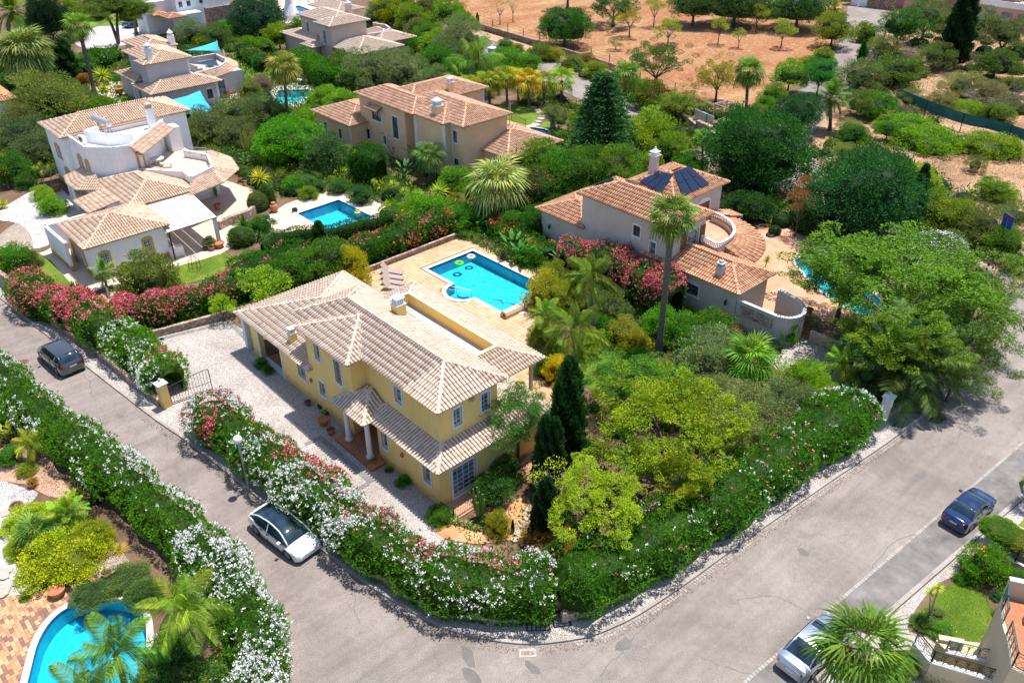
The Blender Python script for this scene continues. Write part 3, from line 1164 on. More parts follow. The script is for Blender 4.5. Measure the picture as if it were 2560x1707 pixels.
def sheet_mb(outer,z,holes=()):
 vs,es=[],[]
 for lp in [outer]+list(holes):
  k=len(vs)
  vs+=[Vector((p[0],p[1])) for p in lp]
  es+=[(k+i,k+(i+1)%len(lp)) for i in range(len(lp))]
 ov,oe,of,*_=delaunay_2d_cdt(vs,es,[],0,1e-6)
 mb=MB()
 for f in of:
  cx=sum(ov[i][0] for i in f)/len(f)
  cy=sum(ov[i][1] for i in f)/len(f)
  if inpoly(cx,cy,outer) and not any(inpoly(cx,cy,h) for h in holes):
   pts=[(ov[i][0],ov[i][1],z) for i in f]
   a=sum(pts[i][0]*pts[(i+1)%3][1]-pts[(i+1)%3][0]*pts[i][1] for i in range(3))
   mb.poly(pts if a>0 else pts[::-1])
 return mb
def paving(name,outer,z,w,h,gap,mat,ground,holes=(),single=0,piece='paving_tile',angle=0.0,bond=False,th=0.03,label=None,big=None):
 g_=sheet(name,outer,z,ground,holes)
 cx,cy=outer[0]
 ca,sa=math.cos(angle),math.sin(angle)
 L=[((p[0]-cx)*ca+(p[1]-cy)*sa,-(p[0]-cx)*sa+(p[1]-cy)*ca) for p in outer]
 u0,u1=min(p[0] for p in L),max(p[0] for p in L)
 v0,v1=min(p[1] for p in L),max(p[1] for p in L)
 T=[]
 j=0
 v=v0
 while v<v1:
  u=u0+(w/2 if (bond and j%2) else 0)
  while u<u1:
   uc,vc=u+w/2,v+h/2
   x,y=cx+uc*ca-vc*sa,cy+uc*sa+vc*ca
   ok=True
   for du,dv in ((0,0),(w*.2,h*.2),(-w*.2,h*.2),(w*.2,-h*.2),(-w*.2,-h*.2)):
    xx,yy=x+du*ca-dv*sa,y+du*sa+dv*ca
    if not inpoly(xx,yy,outer) or any(inpoly(xx,yy,q) for q in holes):
     ok=False
     break
   if ok:
    T.append((x,y))
   u+=w
  v+=h
  j+=1
 T.sort(key=lambda p:(p[0]-CAMP[0])**2+(p[1]-CAMP[1])**2)
 T=[(x,y) for x,y in T if (lambda d_:d_[2]>0 and abs(d_[0]/d_[2])*FPX<1400 and abs(d_[1]/d_[2])*FPX<960)((np.dot(np.array([x,y,0])-CAMP,RGT),np.dot(np.array([x,y,0])-CAMP,UP),np.dot(np.array([x,y,0])-CAMP,FWD)))]
 if single:
  ms=[]
  for i in range(10):
   mb=MB()
   mb.obox((0,0,th/2),(w/2-gap/2,h/2-gap/2,th/2),angle,(i+0.5)/10)
   me=mb.mesh(piece)
   me.materials.append(MATS[mat])
   ms.append(me)
  for (x,y) in T[:single]:
   o=bpy.data.objects.new(piece,R.choice(ms))
   COL.objects.link(o)
   o.parent=g_
   o.location=(x,y,z+R.uniform(-0.003,0.003))
 if len(T)>single:
  mb=MB()
  for (x,y) in T[single:]:
   mb.obox((x,y,z+th/2+R.uniform(-0.003,0.003)),(w/2-gap/2,h/2-gap/2,th/2),angle,R.random())
  o=part(piece+'s',mb,mat,g_)
  o['kind']='stuff'
 return g_
kerbL=[at(-160,615),at(22,761),at(67,797),at(369,1033),at(459,1095),at(626,1226),at(780,1352),at(912,1454),at(1005,1512),at(1097,1562),at(1160,1583),at(1216,1596),at(1280,1606),at(1344,1608),at(1410,1601),at(1472,1590),at(1540,1563),at(1609,1527),at(1729,1446),at(1830,1372),at(1940,1295),at(2080,1199),at(2223,1101),at(2349,1009)]
kerbL=spline(kerbL,3)
corner=spline([kerbL[-1],at(2440,925),at(2500,840),at(2520,760),at(2480,690),at(2380,632),at(2250,590),at(2130,560),at(2030,520),at(1960,470),at(1880,400),at(1830,350),at(1960,262),at(2040,180),at(2105,95),at(2120,10),at(2125,-60)],4)
road=kerbL+corner[1:]+[at(2215,-60),at(2215,60),at(2180,130),at(2135,190),at(2090,262),at(2020,350),at(2060,440),at(2150,500),at(2290,565),at(2430,640),at(2560,712),at(2700,800),(23.5,62),(21.6,40),(19.2,3.0),(19.0,-30),(40,-60),(8,-60),(3.5,-13.6),(3.3,-11.2),(0.0,-10.6),(-9,-10.6),(-18,-11.6),(-33,-13.3),(-60,-16.5),(-62,-11)]
sheet('road',road,0.0,'asphalt',[pool_kid])
sheet('gutter_strip',[(17.4,-30),(17.42,3),(18.6,19.3),(19.6,34),(21.2,52),(24,60),(22.6,40),(21.0,24.2),(19.75,10.9),(19.2,3),(18.9,-30)],0.004,'concrete_dark')
mb=MB()
for i in range(230):
 y=-4+i*0.2
 x=17.42+(y-3)*0.0725 if y>3 else 17.42
 mb.box(x-0.16,y+0.01,0.0,x-0.01,y+0.18,0.018+R.random()*0.006,R.random())
o=part('sett_line',mb,'kerb_stone')
o['kind']='structure'
wall_line=[Q(14,600,330),Q(14,1000,660),Q(14,1300,870),Q(14,1600,1010),Q(14,1900,1080),Q(14,2330,1100)]
wallA=[(-15.2,-7.0),(-12.5,-6.75),(-9.0,-6.45),(-5.8,-6.15),(-2.76,-5.91),(1.16,-5.55),(3.63,-5.05),(5.57,-4.30),(7.07,-3.35),(8.4,-2.1)]
wallB=[(9.75,-0.55),(10.35,0.75),(10.85,3.2),(11.15,6.0),(11.35,8.9),(11.75,14.2),(11.95,17.0),(12.25,20.4),(12.3,22.1)]
wallA_s,wallB_s=spline(wallA,4),spline(wallB,4)
pave_in=wallA_s+wallB_s+[(12.6,24.8),(13.1,32.0)]
pave=[(-19.06,-7.5)]+pave_in+[(14.1,31.8)]+[p for p in reversed(kerbL) if p[0]>-19.3 and p[1]<31.5]+[(-19.2,-8.2)]
sheet('pavement',pave,0.008,'cobble')
pave2=[(-62,-9.3),(-45,-8.7),(-30.5,-8.45),(-19.06,-7.3),(-19.2,-8.2),at(67,797),at(22,761),at(-160,615)]
sheet('pavement',pave2,0.006,'cobble')
def kerb(P,label_w=0.16,h=0.10,step=1.0,inward=1):
 P=resample(P,step)
 k=bpy.data.objects.new('kerb',None)
 COL.objects.link(k)
 k['kind']='structure'
 WL[k.name]=(0,0,0)
 ms=[]
 for i in range(6):
  mb=MB()
  mb.obox((0,0,0),(step/2-0.008,label_w/2,h/2+0.02),0,(i+.5)/6)
  me=mb.mesh('kerb_stone')
  me.materials.append(MATS['kerb_stone'])
  ms.append(me)
 for i in range(len(P)-1):
  a,b=P[i],P[i+1]
  o=bpy.data.objects.new('kerb_stone',R.choice(ms))
  COL.objects.link(o)
  o.parent=k
  o.location=((a[0]+b[0])/2,(a[1]+b[1])/2,h/2-0.02+R.uniform(-0.003,0.003))
  o.rotation_euler=(0,0,math.atan2(b[1]-a[1],b[0]-a[0]))
  o.scale.x=math.hypot(b[0]-a[0],b[1]-a[1])/step
 return k
kerb(kerbL)
kerb([(17.3+1.9,-8),(19.2,3),(19.75,10.9),(21.0,24.2),(22.6,40),(23.4,52)],0.22,0.08)
mb=MB()
for p in resample([q for q in kerbL if q[0]>9.5 and q[1]>-1],0.17):
 mb.obox((p[0]+0.19,p[1],0.008),(0.06,0.07,0.012),R.uniform(-.1,.1),R.random())
 if R.random()<0.8:
  mb.obox((p[0]+0.34,p[1],0.006),(0.06,0.07,0.010),R.uniform(-.1,.1),R.random())
o=part('kerb_setts',mb,'kerb_stone')
o['kind']='structure'
sheet('right_pavement',[(19.4,-20),(19.35,3),(19.9,10.9),(21.15,24.2),(22.8,41),(24.5,60),(60,60),(60,-20)],0.012,'cobble',[])
lawnR=spline([at(2382,1458),at(2420,1462),at(2462,1490),at(2478,1530),at(2470,1590),at(2440,1603),at(2370,1592),at(2300,1575),at(2275,1562),at(2280,1548),at(2330,1500)],4,True)
bedR=spline([at(2268,1568),at(2330,1470),at(2390,1436),at(2430,1390),at(2500,1370),at(2600,1380),at(2600,1560),at(2490,1606),at(2400,1606),at(2330,1590)],4,True)
sheet('right_flower_bed',bedR,0.03,'garden_soil')
sheet('right_lawn',lawnR,0.045,'lawn_ground')
sheet('right_lawn_strip',[at(2545,1312),at(2590,1270),at(2650,1300),at(2600,1340)],0.03,'lawn_ground')
drive=[(-26.4,0.6),(-27.6,-4.2),(-26.2,-5.6),(-23.0,-6.2),(-21.0,-7.0),(-19.06,-7.4),(-19.2,-8.15),(-15.35,-7.6),(-15.2,-6.9),(-15.9,-5.2),(-12.0,-4.2),(-8,-3.7),(-3,-2.9),(2.6,-2.2),(1.2,-0.4),(0.5,0.5),(-21,0.5),(-23.5,1.0)]
sheet('driveway',drive,0.012,'cobble')
mb=MB()
for L_ in ([(-26.2,0.6),(-27.4,-4.1),(-26.2,-5.3),(-23.0,-5.9)],[(-26.2,0.5),(-22.4,0.2)]):
 for a,b in zip(offset(L_,0.0),offset(L_,0.0)[1:]):
  d=Vector((b[0]-a[0],b[1]-a[1]))
  n_=Vector((-d.y,d.x)).normalized()*0.35
  mb.poly([(a[0],a[1],0.02),(b[0],b[1],0.02),(b[0]+n_.x,b[1]+n_.y,0.02),(a[0]+n_.x,a[1]+n_.y,0.02)])
part('driveway_border',mb,'cobble_grey')['kind']='structure'
mb=MB()
mb.box(-9.6,-1.75,0.0,-4.3,-1.4,0.035)
mb.box(-4.5,-2.6,0.0,-4.2,-1.75,0.034)
mb.box(-9.9,-2.6,0.0,-9.6,-1.4,0.033)
part('threshold_strip',mb,'cobble_grey')['kind']='structure'
deck=[(-25.3,7.2),(-25.4,12.4),(-25.4,22.0),(-24.0,22.6),(-22.6,22.6),(-12.2,22.6),(-11.2,19.6),(-9.5,17.0),(-8.0,15.4),(-6.2,14.6),(-5.3,12.6),(-4.1,12.3),(-3.2,12.3),(-2.6,8.0),(-3.0,6.0),(-16.8,6.0),(-19,8.0)]
paving('pool_terrace',deck,0.012,0.36,0.36,0.018,'deck_tile','grout',[grow(pool_main,0.30)],single=300,th=0.03)
sheet('pool_side_bed',[(-12.6,22.0),(-24.9,22.05),(-24.9,26.8),(-8,26.8),(-3,22),(-3,14),(-9,17.5),(-11.6,19.8)],0.004,'garden_soil')
sheet('garden_lawn',spline([(-8.9,15.6),(-6,14.4),(-3.4,13.8),(-0.2,15),(1.5,18),(-1,19.4),(-4,18.4),(-6.5,17.6)],4,True),0.016,'lawn_ground')
sheet('garden_lawn',spline([Q(11,940,1000),Q(11,1300,950),Q(11,1480,1050),Q(11,1370,1180),Q(11,1100,1160)],4,True),0.018,'lawn_ground')
sheet('earth_path',spline([Q(14,1560,290),Q(14,1700,240),Q(14,2000,300),Q(15,110,80),Q(15,250,0),Q(15,300,130),Q(15,250,330),Q(15,20,380),Q(14,1900,400),Q(14,1650,350)],3,True),0.02,'orange_earth')
sheet('terracotta_terrace',[(0.1,-0.25),(1.0,0.35),(1.15,5.7),(0.6,8.4),(-2.4,8.6),(-2.7,12.4),(-4.0,12.6),(-4.4,8.0),(0.0,5.5)],0.05,'patio_salmon')
sheet('white_house_patio',spline([(-48.5,14.2),(-46.5,14.6),(-43.9,13.4),(-42.6,10.2),(-42.0,8.7),(-41.2,9.2),(-41.3,12.0),(-42.8,15.0),(-42.5,20.2),(-38,21.5),(-33.5,21.2),(-32.0,19.0),(-33,14.2),(-36.0,12.0),(-38.0,8.0),(-36.2,2.8),(-37.8,-4.0),(-37.6,-5.6),(-39.4,-5.6),(-41.3,-6.6),(-47.8,-6.3),(-48.5,-4.5),(-58,-3),(-60,6),(-56,12)],2,True),0.006,'patio_cream',[grow(pool_white,0.3)])
sheet('white_house_lawn',spline([Q(5,980,1150),Q(5,960,1030),Q(5,1100,950),Q(5,1400,850),Q(5,1700,770),Q(5,1870,720),Q(5,2010,770),Q(5,1950,870),Q(5,1500,990),Q(5,1200,1080)],3,True),0.014,'lawn_ground')
sheet('gravel_drive',spline([Q(5,0,360),Q(5,150,260),Q(5,310,180),Q(5,520,180),Q(5,640,370),Q(5,480,420),Q(5,370,480),Q(5,440,620),Q(5,280,680),Q(5,270,600),Q(5,120,460),Q(5,0,440)],3,True),0.010,'gravel_white')
sheet('gravel_bed',spline([Q(5,0,560),Q(5,90,490),Q(5,160,470),Q(5,240,540),Q(5,275,610),Q(5,270,670),Q(5,180,700),Q(5,-40,640)],3,True),0.014,'gravel_tan')
sheet('dry_lawn',[Q(5,290,690),Q(5,430,780),Q(5,560,930),Q(5,700,1060),Q(5,550,1050),Q(5,280,860)],0.010,'lawn_ground')
sheet('palm_bed',spline([Q(5,760,1100),Q(5,900,1040),Q(5,990,1050),Q(5,980,1150),Q(5,900,1200),Q(5,800,1150)],3,True),0.018,'verge_earth')
sheet('lilac_lawn',spline([Q(1,1870,480),Q(1,2020,480),Q(1,2200,560),Q(1,2340,700),Q(1,2200,730),Q(1,2050,730),Q(1,1940,620),Q(1,1830,500)],3,True),0.006,'lawn_ground')
sheet('lilac_lawn',spline([Q(2,-100,500),Q(2,60,560),Q(2,200,690),Q(2,80,730),Q(2,-100,700)],3,True),0.008,'lawn_ground')
sheet('lilac_patio',[Q(1,700,710),Q(1,860,720),Q(1,1020,650),Q(1,1930,640),Q(1,2080,800),Q(1,2000,870),Q(1,1880,900),Q(1,1200,900),Q(1,940,900),Q(1,800,780)],0.010,'patio_cream')
sheet('lilac_pool_deck',[Q(2,110,790),Q(2,240,730),Q(2,380,700),Q(2,540,710),Q(2,600,800),Q(2,420,900),Q(2,130,870)],0.012,'floor_pale',[grow(pool_lilac,0.28)])
sheet('top_drive',spline([Q(1,660,330),Q(1,800,230),Q(1,1060,200),Q(1,1260,240),Q(1,1230,330),Q(1,1050,380),Q(1,780,410),Q(1,640,380)],3,True),0.006,'gravel_white')
sheet('top_lawn',[Q(1,760,160),Q(1,1060,110),Q(1,1210,150),Q(1,1200,210),Q(1,780,225)],0.010,'lawn_ground')
sheet('top_pool_deck',[Q(2,230,-60),Q(2,500,-20),Q(2,680,60),Q(2,640,180),Q(2,300,200)],0.006,'patio_cream',[grow(pool_top,0.3)])
sheet('peach_lawn',spline([Q(3,-100,900),Q(3,60,885),Q(3,250,895),Q(3,370,960),Q(3,360,1020),Q(3,300,1055),Q(3,200,1050),Q(3,60,990),Q(3,-60,960)],3,True),0.006,'lawn_ground')
sheet('peach_lawn',spline([Q(3,360,1070),Q(3,420,1020),Q(3,480,1030),Q(3,500,1070),Q(3,430,1085)],3,True),0.008,'lawn_ground')
sheet('peach_patio',[Q(3,-60,1000),Q(3,60,1000),Q(3,280,1060),Q(3,300,1110),Q(3,-60,1080)],0.010,'patio_salmon')
sheet('grey_house_patio',spline([Q(8,40,640),Q(8,100,515),Q(8,360,505),Q(8,560,610),Q(8,860,640),Q(8,960,800),Q(8,1400,1200),Q(8,1300,1330),Q(8,900,1300),Q(8,620,1290),Q(8,300,1250),Q(8,-200,1300),Q(8,-120,900)],2,True),0.008,'patio_salmon',[grow(pool_grey,0.25)])
sheet('grey_house_lawn',spline([Q(8,-20,330),Q(8,60,380),Q(8,200,480),Q(8,340,495),Q(8,230,440),Q(8,60,360)],3,True),0.016,'lawn_ground')
sheet('grey_house_drive',[Q(8,300,1500),Q(8,460,1400),Q(8,540,1370),Q(12,820,110),Q(12,1100,600),Q(12,1180,760),Q(12,1000,830),Q(12,700,560),Q(12,300,330),Q(12,170,240)],0.010,'cobble')
sheet('red_field',[at(-300,-120),at(900,-60),at(1010,20),at(1150,45),at(1219,80),at(1360,123),at(1530,172),at(1600,205),at(1690,262),at(1740,300),at(1780,318),at(1845,300),at(1900,262),at(1980,215),at(2050,150),at(2100,80),at(2110,-60),at(1900,-200),at(600,-200)],-0.008,'red_field')
sheet('dry_scrub_ground',[at(2215,30),at(2190,130),at(2140,190),at(2080,260),at(2030,350),at(2100,440),at(2200,510),at(2350,590),at(2560,690),at(2800,820),at(3400,820),at(3400,-200),at(2215,-200)],-0.006,'dry_scrub')
sheet('verge',[at(2040,350),at(2150,470),at(2300,545),at(2440,620),at(2560,672),at(2560,712),at(2430,648),at(2290,575),at(2150,510)],0.004,'verge_earth')
sheet('lane',[at(1170,96),at(1219,102),at(1300,128),at(1400,158),at(1450,185),at(1500,215),at(1590,262),at(1640,290),at(1700,370),at(1800,385),at(1785,420),at(1640,390),at(1560,320),at(1480,262),at(1400,225),at(1300,185),at(1220,152),at(1150,120)],0.0035,'asphalt')
sheet('lane_verge',[at(1130,60),at(1219,82),at(1360,126),at(1530,176),at(1600,210),at(1700,272),at(1790,335),at(1740,350),at(1590,255),at(1500,210),at(1400,155),at(1300,125),at(1219,98),at(1150,85)],-0.002,'verge_earth')
paving('mosaic_patio',[at(-60,1520),at(0,1493),at(70,1482),at(150,1472),at(185,1500),at(150,1540),at(110,1600),at(80,1690),at(60,1760),at(-60,1800)],0.006,0.34,0.17,0.010,'mosaic_paver','grout',[grow(pool_kid,0.30)],single=300,piece='paver',angle=math.radians(0),bond=True,th=0.025)
sheet('white_gravel',spline([at(-60,1180),at(10,1202),at(50,1215),at(95,1232),at(70,1262),at(38,1290),at(34,1330),at(36,1400),at(60,1450),at(60,1480),at(0,1500),at(-60,1510)],3,True),0.004,'gravel_white')
sheet('tan_gravel',spline([at(180,1452),at(230,1432),at(262,1400),at(300,1382),at(325,1410),at(290,1450),at(240,1478),at(190,1480)],3,True),0.006,'gravel_tan')
sheet('leaf_litter',spline([at(-60,1130),at(40,1120),at(110,1130),at(150,1190),at(180,1240),at(120,1240),at(60,1210),at(-60,1190)],3,True),0.008,'verge_earth')
mb=MB()
# yellow villa
H=thing('yellow_villa','yellow two storey villa with pale clay roofs between the gravel drive and its pool','house',(0,0,0))
mb=MB()
volume(mb,-16.7,0.0,-8.35,8.0,0,2.98,fy=[(-14.55,-13.55,1.40,2.36),(-11.92,-11.28,1.34,2.36)])
wall_face(mb,'y-',0.0,-20.9,-19.85,0,2.98,[])
mb.poly([(-19.85,0,0),(-19.85,0.35,0),(-19.85,0.35,2.98),(-19.85,0,2.98)])
mb.poly([(-20.9,0.35,0),(-20.9,0,0),(-20.9,0,2.98),(-20.9,0.35,2.98)])
volume(mb,-20.9,4.6,-16.7,8.0,0,2.98)
mb.poly([(-16.7,0,0),(-16.7,8,0),(-16.7,8,2.98),(-16.7,0,2.98)])
mb.box(-19.85,0.02,2.45,-16.7,0.33,2.98)
volume(mb,-8.35,1.35,-5.72,8.0,0,2.98)
volume(mb,-5.72,0.0,-0.0,7.6,0,2.98,fy=[(-5.32,-4.72,1.17,2.30),(-1.40,-0.76,1.15,2.28)],fx=[(0.90,2.52,0.26,2.20)])
mb.poly([(-5.72,1.35,0),(-5.72,0,0),(-5.72,0,2.98),(-5.72,1.35,2.98)])
volume(mb,-16.6,6.0,-6.0,9.3,0,2.80)
volume(mb,-12.85,0.0,-7.85,3.0,2.98,5.83,fy=[(-11.90,-11.26,4.02,5.12),(-9.72,-9.0,3.42,5.06)])
volume(mb,-14.4,0.97,-0.95,5.0,2.98,5.83,fy=[(-5.02,-4.36,4.07,5.12)],fx=[(1.88,2.46,4.02,5.16),(3.84,4.44,4.06,5.20)])
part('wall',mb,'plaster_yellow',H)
W_=dict(trim='trim_blue_white')
window(H,'y-',0.0,-14.55,-13.55,1.40,2.36,bars=(2,2),**W_)
window(H,'y-',0.0,-11.92,-11.28,1.34,2.36,arch=0.14,bars=(1,2),**W_)
window(H,'y-',0.0,-11.90,-11.26,4.02,5.12,bars=(1,2),**W_)
window(H,'y-',0.0,-9.72,-9.00,3.42,5.06,bars=(2,5),barmat='steel',**W_)
window(H,'y-',0.97,-5.02,-4.36,4.07,5.12,bars=(1,2),**W_)
window(H,'y-',0.0,-5.32,-4.72,1.17,2.30,bars=(1,2),**W_)
window(H,'y-',0.0,-1.40,-0.76,1.15,2.28,bars=(1,2),**W_)
window(H,'x+',-0.95,1.88,2.46,4.02,5.16,arch=0.10,bars=(2,4),**W_)
window(H,'x+',-0.95,3.84,4.44,4.06,5.20,arch=0.10,bars=(2,4),**W_)
d=window(H,'x+',0.0,0.90,2.52,0.26,2.20,tw=0.13,bars=(4,6),name='french_window',**W_)
mb=MB()
mb.box(-7.6,1.31,0.2,-6.6,1.36,2.25)
dr=part('front_door',mb,'wood',H)
mb=MB()
mb.lathe((-6.75,1.27,1.2),[(0.03,0),(0.045,0.02),(0.03,0.05)],8)
part('door_knob',mb,'chrome',dr)
mb=MB()
mb.box(-19.95,-0.04,0,-19.80,0.06,2.52)
mb.box(-16.78,-0.04,0,-16.62,0.06,2.52)
mb.box(-19.80,-0.04,2.42,-16.78,0.06,2.54)
mb.box(-19.9,0.0,0.012,-16.7,0.42,0.03)
part('garage_surround',mb,'trim_blue_white',H)
mb=MB()
mb.box(-21.95,-0.12,0,-21.55,0.28,2.92)
part('pillar',mb,'trim_blue_white',H)
mb=MB()
mb.box(-19.85,0.35,0.0,-16.72,4.6,0.02)
part('garage_floor',mb,'terracotta',H)
t=thing('storage_shelf','metal shelf with boxes seen through the open garage of the yellow villa','shelf',(-18.9,3.0,0))
mb=MB()
for z in (0.35,0.9,1.45):
 mb.box(-19.6,2.6,z,-17.9,3.1,z+0.04)
for x in (-19.6,-17.95):
 for y in (2.6,3.05):
  mb.box(x,y,0,x+0.05,y+0.05,1.7)
part('rack',mb,'steel',t)
for (x,z,m_) in ((-19.3,.39,'tail_red'),(-18.7,.39,'white'),(-18.2,.94,'iron_green'),(-19.2,.94,'wood'),(-18.6,1.49,'white')):
 mb=MB()
 mb.box(x-.2,2.62,z,x+.2,2.95,z+.32)
 part('storage_box',mb,m_,t)
mb=MB()
mb.box(-8.9,-1.08,0.02,-5.55,1.33,0.2)
mb.box(-5.55,-1.08,0.02,-5.0,-0.1,0.2)
pf=part('porch_floor',mb,'terracotta',H,bevel=0.015)
mb=MB()
mb.box(-8.3,-0.55,0.2,-5.8,-0.42,0.206)
mb.box(-8.3,0.45,0.2,-5.8,0.58,0.206)
mb.box(-8.43,-0.55,0.2,-8.3,0.58,0.206)
mb.box(-5.8,-0.55,0.2,-5.67,0.58,0.206)
part('porch_inlay',mb,'cobble_grey',pf)
for (x,y) in ((-8.2,-0.5),(-5.98,-0.5)):
 mb=MB()
 mb.lathe((x,y,0.2),[(0.24,0),(0.24,0.05),(0.19,0.1),(0.21,0.14),(0.165,0.2),(0.15,1.5),(0.14,2.45),(0.18,2.5),(0.2,2.58),(0.2,2.72)],16)
 part('column',mb,'white',H,smooth=False)
mb=MB()
mb.box(-8.75,-0.72,2.72,-5.72,-0.42,2.94)
mb.box(-8.75,-0.42,2.72,-8.5,0.0,2.94)
part('porch_beam',mb,'plaster_yellow',H)
for (x,y) in ((-4.35,10.85),(-8.6,10.85),(-12.8,10.85),(-16.6,10.85)):
 mb=MB()
 mb.box(x-.1,y-.1,0,x+.1,y+.1,2.8)
 part('verandah_pillar',mb,'coping',H)
mb=MB()
mb.box(-16.8,10.7,2.55,-4.2,11.0,2.8)
mb.box(-4.5,8.0,2.55,-4.2,10.7,2.8)
part('verandah_beam',mb,'plaster_yellow',H)
EX_UP=(-14.4,0.97,-0.95,5.0,5.8)
EX_BAY=(-12.85,0.0,-7.85,3.0,5.8)
TERR=(-16.6,5.4,-5.6,9.35,9.0)
hiproof(H,-22.1,-0.4,-12.5,8.4,2.95,0.30,excl=[EX_UP,EX_BAY,TERR],single=30)
hiproof(H,-7.2,-0.42,0.45,8.1,2.95,0.31,excl=[EX_UP,EX_BAY,(-16,6.4,-6.0,9.4,9)],single=120)
hiproof(H,-8.95,-0.98,-5.55,3.2,2.97,0.52,excl=[EX_UP,EX_BAY],single=40,eave=True)
hiproof(H,-14.8,0.57,-0.55,5.4,5.83,0.43,single=110)
hiproof(H,-13.22,-0.42,-7.5,5.3,5.80,0.305,single=0,excl=[(-14.8,3.1,-6,6,9)])
zt=3.56
roof(H,[[(-3.72,11.45,2.83),(-17.3,11.45,2.83),(-15.2,9.4,zt),(-5.8,9.4,zt)],[(-17.3,11.45,2.83),(-17.3,7.0,2.83),(-15.2,7.0,zt),(-15.2,9.4,zt)],[(-3.72,5.2,2.83),(-3.72,11.45,2.83),(-5.8,9.4,zt),(-5.8,5.2,zt)]],[((-17.3,11.45,2.83),(-15.2,9.4,zt)),((-3.72,11.45,2.83),(-5.8,9.4,zt))],excl=[(-14.8,0.5,-0.6,5.3,5.8)])
mb=MB()
mb.box(-15.2,9.25,2.8,-5.8,9.42,3.64)
mb.box(-5.97,7.3,2.8,-5.8,9.25,3.64)
mb.box(-15.2,7.5,2.8,-15.03,9.25,3.64)
pp=part('parapet',mb,'plaster_yellow',H)
mb=MB()
mb.box(-15.24,9.21,3.64,-5.76,9.46,3.69)
mb.box(-6.01,7.26,3.64,-5.76,9.21,3.69)
mb.box(-15.24,7.46,3.64,-14.99,9.21,3.69)
part('coping',mb,'plaster_cream',pp)
mb=MB()
mb.box(-15.03,4.9,2.76,-5.97,9.25,2.83)
rf=part('roof_terrace',mb,'floor_pale',H)
mb=MB()
mb.box(-15.0,8.1,2.83,-6.0,8.14,2.84)
mb.box(-15.0,7.75,2.83,-6.0,7.77,2.838)
part('drain_channel',mb,'concrete_dark',rf)
chimney(H,-9.75,4.85,5.95,0.66,0.85,'plaster_yellow',style=0)
chimney(H,-15.75,0.55,3.05,0.44,0.75,'plaster_yellow',style=0)
ironwork(H,[(0.28,-0.18,0.06),(1.12,-0.02,0.06),(1.12,5.75,0.06)],h=0.72,name='railing')
mb=MB()
mb.box(0.0,-0.3,-0.02,1.25,5.8,0.055)
part('terrace_slab',mb,'patio_salmon',H)
mb=MB()
for (x,y,z) in ((-3.3,-0.05,1.6),(-12.9,-0.05,1.7)):
 mb.lathe((x,y,z),[(0.04,0),(0.09,0.05),(0.11,0.22),(0.05,0.3)],8)
part('wall_lamp',mb,'terracotta',H)
mb=MB()
mb.box(-0.94,3.0,5.2,-0.83,3.3,5.38)
part('floodlight',mb,'steel',H)
# grey villa (right)
G=thing('grey_villa','grey rendered villa with orange tile roofs and solar panels beside the tall palm','house',(-9,31,0))
mb=MB()
volume(mb,-15.6,27.3,-6.4,31.4,0,5.83,fy=[(-10.15,-9.45,3.98,4.86),(-8.45,-7.85,2.85,4.05)],fx=[(29.2,30.6,3.4,4.9)])
volume(mb,-14.4,31.4,-9.25,37.4,0,5.83,fx=[(34.2,35.9,3.3,4.7)])
volume(mb,-20.4,27.4,-15.6,31.6,0,2.95,fy=[(-17.1,-16.45,0.82,1.64)])
volume(mb,-6.4,27.35,-0.35,31.3,0,2.95,fy=[(-5.10,-3.60,1.10,1.98)])
volume(mb,-9.25,31.3,-6.4,34.5,0,2.95)
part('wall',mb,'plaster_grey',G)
window(G,'y-',27.3,-10.15,-9.45,3.98,4.86,trim='white',arch=0.1,bars=(2,4),barmat='iron')
window(G,'y-',27.3,-8.45,-7.85,2.85,4.05,trim='white',arch=0.1,bars=(1,2))
window(G,'y-',27.4,-17.1,-16.45,0.82,1.64,trim='white',arch=0.1,bars=(1,2),grille=True)
window(G,'y-',27.35,-5.10,-3.60,1.10,1.98,trim='white',arch=0.22,bars=(2,2),grille=True)
window(G,'x+',-6.4,29.2,30.6,3.4,4.9,trim='white',bars=(2,3),shutters='wood')
window(G,'x+',-9.25,34.2,35.9,3.3,4.7,trim='white',arch=0.35,bars=(3,2),barmat='wood',glass='wood',name='arched_door')
KO=dict(tile='tile_orange',pan='pan_orange',fascia='plaster_grey')
hiproof(G,-16.0,26.92,-5.95,31.8,5.83,0.40,single=40,excl=[(-14.2,30.2,-9.3,38,6.4)],**KO)
hiproof(G,-14.85,30.6,-8.85,37.85,5.84,0.42,**KO)
hiproof(G,-20.8,26.95,-15.2,32.0,2.95,0.33,excl=[(-15.6,27.3,-6,31.4,6)],**KO)
hiproof(G,-9.0,26.95,0.05,31.75,2.95,0.38,single=120,excl=[(-15.6,27.3,-6.4,31.4,6)],**KO)
cx,cy,Ro,Ri=-8.3,31.55,6.25,3.75
fan=[]
na=18
for i in range(na):
 a0,a1=math.radians(-2+96*i/na),math.radians(-2+96*(i+1)/na)
 fan.append([(cx+Ro*math.cos(a0),cy+Ro*math.sin(a0),2.93),(cx+Ro*math.cos(a1),cy+Ro*math.sin(a1),2.93),(cx+Ri*math.cos(a1),cy+Ri*math.sin(a1),3.62),(cx+Ri*math.cos(a0),cy+Ri*math.sin(a0),3.62)])
roof(G,fan,[],name='fan_roof',sp=0.2,**KO)
roof(G,[[(-9.25,37.8,2.93),(-11.5,37.8,2.93),(-11.5,37.4,3.1),(-9.25,36.2,3.6)],[(-7.6,38.6,2.93),(-9.25,38.8,2.93),(-9.25,36.2,3.6),(-8.2,36.2,3.6)]],[],name='side_roof',**KO)
bal=arc(cx,cy,3.75,-14,92,16)
bal=[(-6.38,30.95)]+bal
mb=MB()
